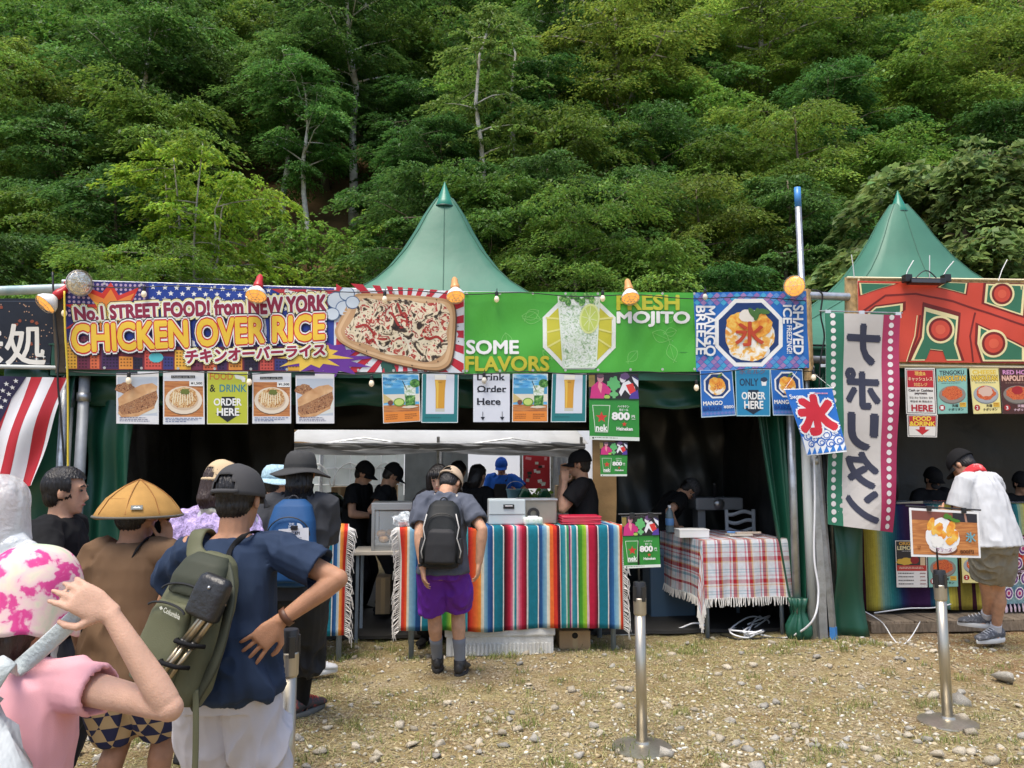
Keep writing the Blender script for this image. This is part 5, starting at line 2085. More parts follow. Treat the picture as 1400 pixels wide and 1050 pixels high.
tangle()
_f = root('flood_light_bar','black flood light bar clamped on top of the red patterned banner','flood light',FP(1268,386,-.02))
MB().box(FP(1266,385,-.06),(.36,.10,.055),.008,Matrix.Rotation(FA,3,'Z')).build('housing',BLACKP,_f)
MB().box(FP(1266,384,-.12),(.30,.006,.035),.002,Matrix.Rotation(FA,3,'Z')).build('glass',mat('dark glass',(.06,.06,.07),.08),_f)
for sx in (1240,1293):
 MB().box(FP(sx,381,-.05),(.07,.08,.08),.008,Matrix.Rotation(FA,3,'Z')).build('bracket',BLACKP,_f)
MB().tube([FP(1252 + 28 * t,380 - 10 * math.sin(PI * t),-.03) for t in np.linspace(0,1,9)],.006,6).build('handle',BLACKP,_f)
for k,(x,y0,y1,dx) in enumerate(((1166,348,380,-2),(1243,356,380,6),(1271,349,382,0),(1296,357,380,8),(1371,355,384,6))):
 pipe('cable_tie','white cable tie end sticking up over the right-hand fascia, %s' % ['leftmost','second from the left','middle one','second from the right','rightmost'][k],'cable tie',[FP(x - dx,y1,0),FP(x - dx * .2,(y0 + y1) / 2,-.02),FP(x + dx,y0,-.03)],.005,TIE,4)

# ================================================================== tables and cloths
CLOTH = mat('woven cotton',attr=True,rough=.9,bump=.5,bscale=190,spec=.15,var=.10,vscale=30)
FRINGE = mat('cotton fringe',(.74,.72,.68),.95,spec=.1)
LEGP = mat('blue grey leg paint',(.20,.25,.31),.45,.2,var=.15)
LAMIN = mat('table laminate',(.55,.5,.42),.5)

def table(label,A,B,depth,z,back=1.0):
 """A,B front corners in plan"""
 A,B = Vector(A),Vector(B)
 ax = (B - A).normalized()
 bk = Vector((-ax.y,ax.x,0))
 cpt = (A + B) / 2 + bk * depth / 2
 o = root('folding_table',label,'table',(cpt.x,cpt.y,0))
 R = Matrix.Rotation(math.atan2(ax.y,ax.x),3,'Z')
 MB().box((cpt.x,cpt.y,z - .025),((B - A).length,depth,.035),.006,R).build('table_top',LAMIN,o)
 for P0,s in ((A + ax * .09,0),(B - ax * .07,0),(A + ax * .09,1),(B - ax * .07,1)):
  q = P0 + bk * (depth - .06 if s else .06)
  MB().tube([(q.x,q.y,0),(q.x,q.y,z - .04)],.024,10).build('leg',LEGP,o,True)
 for s in (0.06,depth - .06):
  MB().box(((A + B) / 2 + bk * s + Vector((0,0,z - .07))),((B - A).length - .1,.03,.05),.004,R).build('apron_rail',LEGP,o)
 return o,ax,bk

def lerp3(a,b,t):
 return tuple(x * (1 - t) + y * t for x,y in zip(a,b))

WH,TEAL,LTEAL = c(226,222,214),c(20,126,146),c(60,160,170)
NAV,LBL,CRM = c(28,70,122),c(150,190,205),c(226,214,170)
ORG,RDO,MRN = c(240,110,30),c(214,48,30),c(110,20,34)
CRI,PNK,BLKM = c(196,24,62),c(230,130,160),c(60,22,36)
GRN,YGR,PUR = c(40,130,50),c(170,200,40),c(130,30,110)
STRIPES = [  # (from px,to px,colour at start,colour at end) across the front of the striped cloth
 (540,544,WH,WH),(544,549,RDO,RDO),(549,555,RDO,ORG),(555,558,CRM,WH),(558,567,LBL,c(70,130,175)),(567,574,NAV,NAV),(574,575.5,WH,WH),(575.5,586,TEAL,TEAL),(586,588,WH,WH),
 (588,592,BLKM,CRI),(592,598,CRI,PNK),(598,603,WH,LTEAL),(603,608,GRN,GRN),(608,616,GRN,YGR),(616,619,WH,WH),(619,626,LTEAL,LTEAL),(626,628,PUR,PUR),(628,631,WH,PNK),(631,637,TEAL,LTEAL),
 (637,641,MRN,RDO),(641,649,RDO,ORG),(649,655,ORG,c(246,160,50)),(655,659,CRM,WH),(659,664,LBL,c(80,140,180)),(664,671,c(50,100,160),NAV),(671,672.5,WH,WH),(672.5,685,TEAL,c(18,112,132)),(685,686.5,WH,WH),
 (686.5,690,BLKM,MRN),(690,695,MRN,CRI),(695,699,CRI,PNK),(699,701,WH,WH),(701,704,LTEAL,TEAL),(704,706.5,WH,PNK),(706.5,711,PNK,CRI),(711,718,CRI,MRN),(718,720,WH,WH),(720,733.5,TEAL,TEAL),(733.5,735,WH,WH),
 (735,740,NAV,c(50,100,160)),(740,746,c(90,150,190),LBL),(746,750,WH,CRM),(750,755,ORG,ORG),(755,760,RDO,RDO),(760,764,MRN,BLKM),(764,765,WH,WH),(765,772,TEAL,LTEAL),(772,774,WH,c(160,210,180)),(774,777,c(60,150,100),c(60,150,100)),
 (777,779,PUR,PUR),(779,781,PNK,WH),(781,788,LTEAL,TEAL),(788,790,WH,WH),(790,796,GRN,c(80,160,40)),(796,802,c(120,190,40),YGR),(802,805,WH,PNK),(805,812,CRI,CRI),(812,818,CRI,BLKM),(818,819.5,WH,WH),(819.5,832.5,TEAL,TEAL),(832.5,834,WH,WH),
 (834,841,NAV,c(50,110,170)),(841,847,c(100,160,195),LBL),(847,849.5,WH,CRM),(849.5,853,ORG,RDO),(853,856,RDO,RDO),(856,858,WH,WH)]

def striped_cloth(name,label,A,B,depth,z,hem,stripes,wrapL=.10,wrapR=.06,fringe='LR',topback=None,seed=0.0,amp=.018):
 A,B = Vector(A),Vector(B)
 ax = (B - A).normalized()
 bk = Vector((-ax.y,ax.x,0))
 L = (B - A).length
 p0,p1 = stripes[0][0],stripes[-1][1]
 us,cols = [],[]
 for a,b,c0,c1 in stripes:
  n = max(1,int((b - a) / 1.6))
  for k in range(n):
   us.append((a + (b - a) * k / n - p0) / (p1 - p0))
   cols.append(lerp3(c0,c1,(k + .5) / n))
 us.append(1.0)
 prof = [(depth,z)] + [(depth * (1 - k / 5),z) for k in range(1,5)] + [(.012,z),(.0,z - .008),(-.008,z - .03)]
 nd = 18
 for k in range(1,nd + 1):
  prof.append((-.012,z - .03 - (z - .03 - hem) * k / nd))
 tot = [0]
 for i in range(1,len(prof)):
  tot.append(tot[-1] + math.hypot(prof[i][0] - prof[i - 1][0],prof[i][1] - prof[i - 1][1]))

 def pos(u,i):
  dd,zz = prof[i]
  x = u * L
  f = max(0,(z - zz) / (z - hem))          # 0 on top .. 1 at the hem
  fold = amp * f * (math.sin(x * 9 + seed) + .6 * math.sin(x * 21 + seed * 2 + 1.5 * f)) + .004 * math.sin(x * 60 + zz * 14)
  q = A + ax * x + bk * (dd - fold)
  zz2 = zz + (.012 * math.sin(x * 5 + seed) - .02 * (u - .5)) * f + (.003 * math.sin(x * 30 + dd * 20) + .004 if f == 0 else 0)
  for side,wr in ((0,wrapL),(1,wrapR)):
   e = x if side == 0 else L - x
   if e < wr:
    t = (wr - e) * min(1,f * 3 + .15)
    q = q + bk * (t * .55) + ax * (t * (.35 if side == 0 else -.35))
    zz2 -= t * .35 * (1 if f < .02 else .15)
  q.z = zz2
  return q
 mb = MB()
 n,m = len(us),len(prof)
 vs = [pos(u,i) for i in range(m) for u in us]
 o_ = 0
 mb.v = [tuple(v) for v in vs]
 for i in range(m - 1):
  for j in range(n - 1):
   mb.f.append(((i + 1) * n + j,(i + 1) * n + j + 1,i * n + j + 1,i * n + j))
   mb.m.append(0)
   mb.c.append(cols[j])
 cpt = (A + B) / 2
 o = tag(mb.build(name,CLOTH,None,True,(cpt.x,cpt.y,hem),solid=.003),label,'tablecloth')
 r = random.Random(int(seed * 10) + 1)
 fr = MB()
 for side,u in (('L',0.0),('R',1.0)):
  if side not in fringe:
   continue
  sg = -1 if side == 'L' else 1
  for i in range(4,m):
   for kk in range(3):
    a = pos(u,i)
    if i + 1 < m:
     a = a.lerp(pos(u,i + 1),kk / 3)
    ln = r.uniform(.07,.12)
    hang = r.uniform(.3,1.1)
    b = a + ax * (sg * ln * .45) + Vector((0,0,-ln * .45 * hang)) + bk * r.uniform(-.02,.02)
    d = b + ax * (sg * r.uniform(-.015,.02)) + Vector((0,0,-ln * .6))
    fr.tube([a,b,d],[.0045,.0038,.002],4)
 if fr.f:
  f = fr.build('fringe',FRINGE,o)
  f['kind'] = 'stuff'
 return o

TA,TB = GP(539,904),GP(857,893)
TZ = 1.13
TT,TAX,TBK = table('folding_table',TA + Vector((.05,.04,0)),TB + Vector((-.03,.04,0)),.62,TZ - .012)
TT['label'] = 'tall folding table under the long striped cloth'
TT.name = 'folding_table'
striped_cloth('striped_tablecloth','long rainbow striped woven cloth over the counter behind the purple shorts',TA,TB,.60,TZ,.235,STRIPES,seed=.7)
LA,LB = GP(300,915),GP(474,906)
table('second folding table, under the striped cloth left of the doorway gap',LA,LB,.6,TZ - .012)
LS = [(a - 360,b - 360,c0,c1) for a,b,c0,c1 in STRIPES if a >= 671 and b <= 834] + [(474,480,NAV,c(50,110,170)),(480,484,LBL,WH),(484,490,c(246,170,60),ORG),(490,496,RDO,RDO),(496,498,WH,WH)]
striped_cloth('striped_tablecloth','shorter striped woven cloth on the left counter, beside the blue backpack',LA,LB,.6,TZ,.23,LS,fringe='R',seed=2.1)

def plaid():
 A,B = GP(963,877),GP(1085,872)
 ax = (B - A).normalized()
 bk = unit(Vector((-ax.y,ax.x,0)) + ax * -.02)
 z,hem = .955,.40
 o = root('folding_table','small folding table under the red and white plaid cloth','table',((A + B) / 2 + bk * .55))
 o.location.z = 0
 ORI[o.name] = Vector(o.location)
 cpt = (A + B) / 2 + bk * .5
 mb = MB()
 q = [A + ax * .02 + bk * .03,B - ax * .02 + bk * .03,B - ax * .02 + bk * 1.05,A + ax * .02 + bk * 1.05]
 mb.add([p + Vector((0,0,z - .012)) for p in q] + [p + Vector((0,0,z - .045)) for p in q],[(0,1,2,3),(7,6,5,4),(0,4,5,1),(1,5,6,2),(2,6,7,3),(3,7,4,0)])
 mb.build('table_top',LAMIN,o)
 for p in (q[0] + ax * .05 + bk * .05,q[1] - ax * .05 + bk * .05,q[2] - ax * .05 - bk * .05,q[3] + ax * .05 - bk * .05):
  MB().tube([(p.x,p.y,0),(p.x,p.y,z - .04)],.021,10).build('leg',LEGP,o,True)
 L,D = (B - A).length,1.05

 def band(t,per=.155):
  f = (t / per) % 1.0
  if f < .17:
   return c(176,26,46),1.0
  if f < .21:
   return c(232,226,220),.9
  if f < .27:
   return c(214,160,90),.7
  if f < .33:
   return c(226,222,216),.9
  if .45 < f < .50 or .55 < f < .60 or .66 < f < .70:
   return c(120,170,190),.75
  if .80 < f < .86:
   return c(206,110,130),.6
  return c(222,226,232),.5
 cm = MB()

 def colour(u,v):
  a,wa = band(u)
  b,wb = band(v + .06,.22)
  t = wb * .55 / (wa + wb * .55 + .001)
  return lerp3(a,b,t)

 def put(fn,nu,nv,u0,u1,v0,v1):
  o_ = len(cm.v)
  for j in range(nv + 1):
   for i in range(nu + 1):
    u,v = u0 + (u1 - u0) * i / nu,v0 + (v1 - v0) * j / nv
    cm.v.append(tuple(fn(u,v)))
  for j in range(nv):
   for i in range(nu):
    u,v = u0 + (u1 - u0) * (i + .5) / nu,v0 + (v1 - v0) * (j + .5) / nv
    cm.f.append((o_ + (j + 1) * (nu + 1) + i,o_ + (j + 1) * (nu + 1) + i + 1,o_ + j * (nu + 1) + i + 1,o_ + j * (nu + 1) + i))
    cm.m.append(0)
    cm.c.append(colour(u,v))
 W = Vector((0,0,1))
 drop = z - hem

 def top(u,v):
  return A + ax * u + bk * (-v) + W * (z + .003 * math.sin(u * 31 + v * 17))

 def front(u,v):
  f = v / drop
  w = .020 * f * (math.sin(u * 17) + .5 * math.sin(u * 39 + 1))
  return A + ax * (u + .03 * f * (u - L / 2)) - unit(bk) * (.012 * min(1,v * 30) + w + .02 * f) + W * (z - v)

 def left(u,v):
  f = -u / drop
  w = .022 * f * math.sin(v * 9 + 1)
  return A - ax * (.012 + w + .02 * f) + bk * (-v) + W * (z + u)
 put(top,60,60,0,L,-D,0)
 put(front,60,44,0,L,0,drop)
 put(left,44,60,-drop,0,-D,0)

 def corner(u,v):
  a,b = -u,v
  r = a + b
  if r < 1e-6:
   return A + W * z - bk * .012
  t = b / r
  ph = t * PI / 2
  dirv = (-ax * math.cos(ph) - bk * math.sin(ph))
  fold = .055 + .02 * math.sin(ph * 6)
  k = math.hypot(a,b) / math.sqrt(2)
  hang = max(a,b) + .42 * min(a,b)
  return A + dirv * (.012 + fold * min(1,hang * 2) * (.25 + .8 * math.sin(2 * ph))) + W * (z - hang)
 put(corner,40,40,-drop,0,0,drop)
 cl = tag(cm.build('plaid_tablecloth',CLOTH,None,True,((A + B) / 2)),'red, white and blue plaid cloth with a fringe over the small table','tablecloth')
 fr = MB()
 r = random.Random(2)

 def tas(a,outv):
  e = a + outv * r.uniform(-.004,.012) + Vector((r.uniform(-.012,.012),0,-r.uniform(.06,.085)))
  fr.tube([a + W * .01,a.lerp(e,.5) + ax * r.uniform(-.006,.006),e],[.006,.0055,.004],4)
 for i in range(52):
  tas(Vector(front(L * i / 51,drop)),-bk)
 for i in range(44):
  tas(Vector(left(-drop,-D * i / 43)),-ax)
 for i in range(26):
  tas(Vector(corner(-drop,drop * i / 25)),-ax)
  tas(Vector(corner(-drop * i / 25,drop)),-bk)
 f = fr.build('fringe',FRINGE,cl)
 f['kind'] = 'stuff'
 return A,B,ax,bk,z

PA,PB,PAX,PBK,PZ = plaid()

# ------------------------------------------------------------------ things on and under the counters
CARD = mat('corrugated card',(.42,.27,.14),.8,var=.15,vscale=6,bump=.15,bscale=40)

def carton(label,px0,px1,py0,depth_px_y,deep=.3,hole=False,z0=0.0,Y=None,m=None,name='cardboard_box',cat='box'):
 """box whose front face covers px0..px1 with its base at row depth_px_y (on plane z0)"""
 if Y is None:
  a,b = GP(px0,depth_px_y,z0),GP(px1,depth_px_y,z0)
 else:
  a,b = P(px0,depth_px_y,Y),P(px1,depth_px_y,Y)
  a.z = b.z = z0
 b = a + (b - a).dot(FS) * FS
 h = P((px0 + px1) / 2,py0,(a.y + b.y) / 2).z - z0
 w = (b - a).length
 cen = (a + b) / 2 - FN * deep / 2
 o = root(name,label,cat,(cen.x,cen.y,z0))
 R = Matrix.Rotation(FA,3,'Z')
 MB().box((cen.x,cen.y,z0 + h / 2),(w,deep,h),.004,R).build('carton',m or CARD,o)
 tp = MB()
 tp.box(Vector((cen.x,cen.y,z0 + h + .001)) - FS * w * .24,(w * .46,deep * .98,.004),0,R)
 tp.box(Vector((cen.x,cen.y,z0 + h + .0025)) + FS * w * .24,(w * .46,deep * .98,.004),0,R)
 tp.build('flap',m or CARD,o)
 MB().box(Vector((cen.x,cen.y,z0 + h / 2)) + FN * (deep / 2 + .0008),(.045,.0015,h * .98),0,R).build('tape',mat('parcel tape',(.46,.33,.18),.25),o)
 if hole:
  MB().lathe([(.001,.0),(.028,.0)],Vector((cen.x,cen.y,z0 + h * .78)) + FN * (deep / 2 + .003),16,frame_to(FN)).build('hand_hole',mat('hole shadow',(.02,.015,.01),.9),o)
 return o,w,h,cen

carton('brown cardboard box with a hand hole under the right end of the striped counter',765,808,863,890,.3,True)

def foam_crate():
 a,b = GP(608,901),GP(758,894)
 cen = (a + b) / 2 - FN * .24
 w = (b - a).length
 h = .34
 o = root('foam_crate','white ribbed foam crate under the striped counter, behind the boots','crate',(cen.x,cen.y,0))
 R = Matrix.Rotation(FA,3,'Z')
 FM = mat('grey foam',(.66,.66,.63),.75,var=.08,vscale=5,bump=.2,bscale=60,dirt=(.4,.38,.33),dscale=4)
 MB().box((cen.x,cen.y,.10),(w * .97,.46,.20),.012,R).build('body',FM,o)
 MB().box((cen.x,cen.y,h * .5 + .10),(w,.49,h - .20 + .06),.014,R).build('lid',FM,o)
 n = 26
 for k in range(n):
  q = cen + FS * (w * .94 * ((k + .5) / n - .5)) + FN * .236
  MB().box((q.x,q.y,.06),(w / n * .45,.016,.1),.002,R).build('rib',FM,o)
 q = cen + FS * .02 + FN * .2465
 MB().box((q.x,q.y,.24),(.25,.002,.07),0,R).build('label_sheet',mat('torn label paper',(.72,.72,.74),.6,dirt=(.35,.35,.38),dscale=20),o)

foam_crate()

def onT(px,back,z=TZ + .006):
 """point on the striped counter: column px, metres back from its front edge"""
 t = (px - 539) / (857 - 539)
 p = TA.lerp(TB,t) + TBK * back
 k = p.y / TA.lerp(TB,t).y
 x = (px - 700) / FPX * (p.y)
 return Vector((x,p.y,z))

RF = Matrix.Rotation(FA,3,'Z')

def cash_box():
 q = onT(692,.32)
 w = .34
 o = root('storage_case','pale grey storage case with a black handle on the striped counter','case',q)
 G = mat('pale grey case paint',(.50,.56,.57),.4,var=.05)
 MB().box(q + Vector((0,0,.115)),(w,.26,.23),.012,RF).build('body',G,o)
 MB().box(q + Vector((0,0,.095)) + FN * .131,(w * .98,.006,.006),.001,RF).build('lid_seam',mat('seam',(.2,.22,.22),.6),o)
 MB().box(q + Vector((.015,0,.165)) + FN * .133,(.10,.008,.04),.002,RF).build('handle_recess',BLACKP,o)
 MB().tube([q + Vector((-.02,0,.17)) + FN * .143,q + Vector((.05,0,.17)) + FN * .143],.006,6).build('handle',mat('pale grip',(.5,.5,.5),.4),o)

cash_box()

def steel_box():
 q = onT(733,.36)
 o = root('metal_bin','brushed metal box on the striped counter, right of the grey case','box',q)
 MB().box(q + Vector((0,0,.11)),(.36,.2,.22),.01,RF).build('body',mat('brushed box',(.34,.32,.28),.4,.6,var=.2),o)
 MB().box(q + Vector((0,0,.222)),(.38,.22,.02),.006,RF).build('rim',STEEL,o)
 w = onT(728,.16)
 o = root('wipes_pack','soft white and green pack of wipes lying in front of the metal box','pack',w)
 b = MB().box(w + Vector((0,0,.035)),(.18,.10,.07),.02,RF)
 b.build('wrapper',mat('wipes wrapper',(.72,.76,.70),.35,dirt=(.25,.5,.15),dscale=18),o,True)
 MB().box(w + Vector((0,0,.073)),(.09,.05,.012),.004,RF).build('lid',TIE,o)
 k = onT(729,.24)
 o = root('tape_dispenser','black round tape dispenser behind the wipes pack','dispenser',k)
 MB().lathe([(.03,-.02),(.055,-.02),(.055,.02),(.03,.02),(.03,-.02)],k + Vector((0,0,.095)),20,frame_to(FN)).build('ring',BLACKP,o,True,sharp=40)
 MB().box(k + Vector((0,0,.022)),(.09,.05,.044),.008,RF).build('stand',BLACKP,o)

steel_box()
RT = mat('red tray plastic',(.55,.02,.06),.35)
for k in range(6):
 q = onT(790 + (k % 2) * 1.2,.22) + Vector((0,0,.012 * k))
 o = tag(MB().box(q + Vector((0,0,.006)),(.36,.27,.010),.004,Matrix.Rotation(FA + .04 * (k % 3 - 1),3,'Z')).build('serving_tray',RT,None,False,q),'red plastic tray, %s in the stack on the striped counter' % ['lowest','second from the bottom','third from the bottom','fourth from the bottom','second from the top','topmost'][k],'tray','stack of red trays')
 rim = MB()
 cr_ = [q + RF @ Vector((sx * .18,sy * .135,.012)) for sx,sy in ((-1,-1),(1,-1),(1,1),(-1,1),(-1,-1))]
 rim.tube(cr_,.0045,5)
 rim.build('rim',RT,o)

def plastic_bag():
 q = onT(556,.18)
 mb = MB().sphere(q + Vector((0,0,.05)),(.11,.09,.06),22)
 r = random.Random(5)
 mb.v = [tuple(Vector(v) + Vector((r.uniform(-.018,.018),r.uniform(-.018,.018),r.uniform(-.02,.025)))) for v in mb.v]
 mb.build('plastic_bag',mat('clear crinkled plastic',(.75,.8,.82),.12,alpha=.55,spec=.8),None,False,q)
 tag(bpy.data.objects['plastic_bag'],'crinkled clear plastic bag at the left end of the striped counter','bag')

plastic_bag()

def food_warmer():
 q = P(549,722,7.75)
 q.z = .86
 o = root('food_warmer','glass fronted food warmer with fried food, left of the woman in black','food warmer',q)
 w,d,h = .52,.4,.42
 F_ = mat('warmer frame',(.42,.43,.42),.4,.5)
 for sx in (-1,1):
  for sy in (-1,1):
   MB().box(q + RF @ Vector((sx * w / 2,sy * d / 2,h / 2)),(.03,.03,h),.003,RF).build('post',F_,o)
 MB().box(q + Vector((0,0,.03)),(w + .03,d,.07),.006,RF).build('base',F_,o)
 MB().box(q + Vector((0,0,h)),(w + .04,d + .02,.07),.006,RF).build('top',F_,o)
 MB().box(q + Vector((0,.18,h / 2)),(w - .03,.01,h - .06),0,RF).build('back_panel',F_,o)
 r = random.Random(1)
 D = mat('fried crust',(.55,.28,.08),.7,var=.3,vscale=20,bump=.5,bscale=60)
 for k in range(14):
  p = q + RF @ Vector((r.uniform(-.2,.2),r.uniform(-.15,.1),.10 + .05 * (k // 7)))
  mb = MB().sphere(p,(.05,.045,.035),10)
  ob = mb.build('fried_bun',D,None,True,p)
  tag(ob,'golden fried bun in the glass warmer','bun','fried buns in the glass warmer')
 MB().box(q + RF @ Vector((0,-d / 2 - .002,h / 2)),(w - .03,.004,h - .09),0,RF).build('glass_front',mat('warmer glass',(.9,.95,.95),.03,alpha=.18,spec=.7),o)
 t = root('folding_table','low inner table carrying the food warmer','table',(q.x,q.y,0))
 MB().box((q.x,q.y,.84),(.9,.5,.035),.004,RF).build('table_top',LAMIN,t)
 for sx in (-1,1):
  for sy in (-1,1):
   p = Vector((q.x,q.y,0)) + RF @ Vector((sx * .4,sy * .2,.41))
   MB().box(p,(.03,.03,.82),.003,RF).build('leg',LEGP,t)

food_warmer()

def onP(u,v,z=None):
 return PA + PAX * u + PBK * v + Vector((0,0,(PZ if z is None else z) + .006))

def plaid_things():
 W_ = Matrix.Rotation(math.atan2(PAX.y,PAX.x) - .12,3,'Z')
 q = onP(.02,.28)
 o = root('white_carton','flat white carton on the left of the plaid table','box',q)
 MB().box(q + Vector((0,0,.035)),(.30,.2,.07),.004,W_).build('carton',mat('white card',(.76,.76,.73),.6),o)
 MB().box(q + Vector((0,0,.0745)),(.306,.206,.012),.003,W_).build('lid',mat('white card'),o)
 q = onP(.60,.30)
 o = root('packaged_snacks','flat pile of packed straws and napkins on the plaid table','packages',q)
 MB().box(q + Vector((-.06,0,.012)),(.24,.16,.022),.006,W_).build('napkin_pack',mat('napkin',(.62,.56,.46),.7),o)
 MB().box(q + Vector((.03,-.02,.032)),(.26,.05,.022),.008,Matrix.Rotation(.1,3,'Z')).build('straw_pack',mat('straw wrap',(.62,.5,.38),.5),o)
 MB().box(q + Vector((-.10,.03,.034)),(.14,.04,.02),.006,Matrix.Rotation(-.2,3,'Z')).build('blue_pack',mat('blue wrap',(.18,.35,.65),.35),o)
 q = onP(-.02,.75)
 o = root('drink_bottle','clear plastic bottle of water standing on the plaid table','bottle',q)
 MB().lathe([(.001,0),(.042,.002),(.044,.02),(.041,.09),(.044,.16),(.04,.21),(.018,.25),(.015,.265)],q,20).build('bottle',mat('bottle plastic',(.30,.42,.46),.08,transm=.6),o,True)
 MB().lathe([(.0165,.262),(.0175,.266),(.0175,.29),(.001,.291)],q,16).build('cap',TIE,o,True)
 MB().lathe([(.0445,.08),(.0455,.082),(.0455,.15),(.0445,.152)],q,20).build('label_band',mat('bottle band',(.1,.25,.5),.4),o,True)
 q = onP(.28,1.15,.55)
 q2 = P(985,700,8.9)
 q = Vector((q2.x,8.85,.62))
 o = root('ice_shaver','grey ice shaving machine with a slatted white panel behind the plaid table','machine',q)
 GM = mat('grey machine enamel',(.16,.17,.18),.4,var=.1)
 MB().box(q + Vector((-.05,.08,.62)),(.55,.3,.14),.02,RF).build('head',GM,o)
 MB().box(q + Vector((-.24,.08,.3)),(.09,.2,.6),.01,RF).build('column',GM,o)
 MB().box(q + Vector((-.05,.05,.03)),(.5,.32,.06),.01,RF).build('base',GM,o)
 MB().lathe([(.001,.01),(.06,.01),(.06,-.02)],q + Vector((-.05,-.085,.62)),20,frame_to(FN)).build('dial',mat('dial steel',(.3,.3,.3),.3,.8),o,True)
 MB().lathe([(.001,.0),(.02,.0),(.02,.14),(.03,.15),(.001,.17)],q + Vector((-.05,.08,.69)),12).build('crank',BLACKP,o,True)
 SL = mat('pale slat plastic',(.42,.45,.47),.45)
 for k in range(5):
  MB().grid(lambda u,v,k=k: q + RF @ Vector((.02 + .30 * u,-.13,.12 + .095 * k + .018 * math.sin(u * 6 + k) + .04 * v)),12,1).build('slat',SL,o,True,solid=.012)
 for sx in (.0,.31):
  MB().box(q + RF @ Vector((sx + .01,-.125,.28)),(.035,.03,.56),.006,RF).build('slat_frame',SL,o)
 st = root('machine_stand','dark stand carrying the ice shaving machine','stand',(q.x,q.y,0))
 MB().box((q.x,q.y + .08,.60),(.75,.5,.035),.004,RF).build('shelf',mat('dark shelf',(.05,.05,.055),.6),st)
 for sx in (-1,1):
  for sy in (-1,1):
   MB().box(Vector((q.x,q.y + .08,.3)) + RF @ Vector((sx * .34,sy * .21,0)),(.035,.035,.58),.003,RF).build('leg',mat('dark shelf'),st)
 b = Vector((P(912,715,8.7).x,8.7,0))
 o = root('cooler_box','dim blue cooler box in the shade left of the ice shaver','cooler',b)
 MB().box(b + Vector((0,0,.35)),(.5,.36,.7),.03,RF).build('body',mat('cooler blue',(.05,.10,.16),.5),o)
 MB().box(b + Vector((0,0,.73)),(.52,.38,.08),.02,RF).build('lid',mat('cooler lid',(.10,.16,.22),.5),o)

plaid_things()

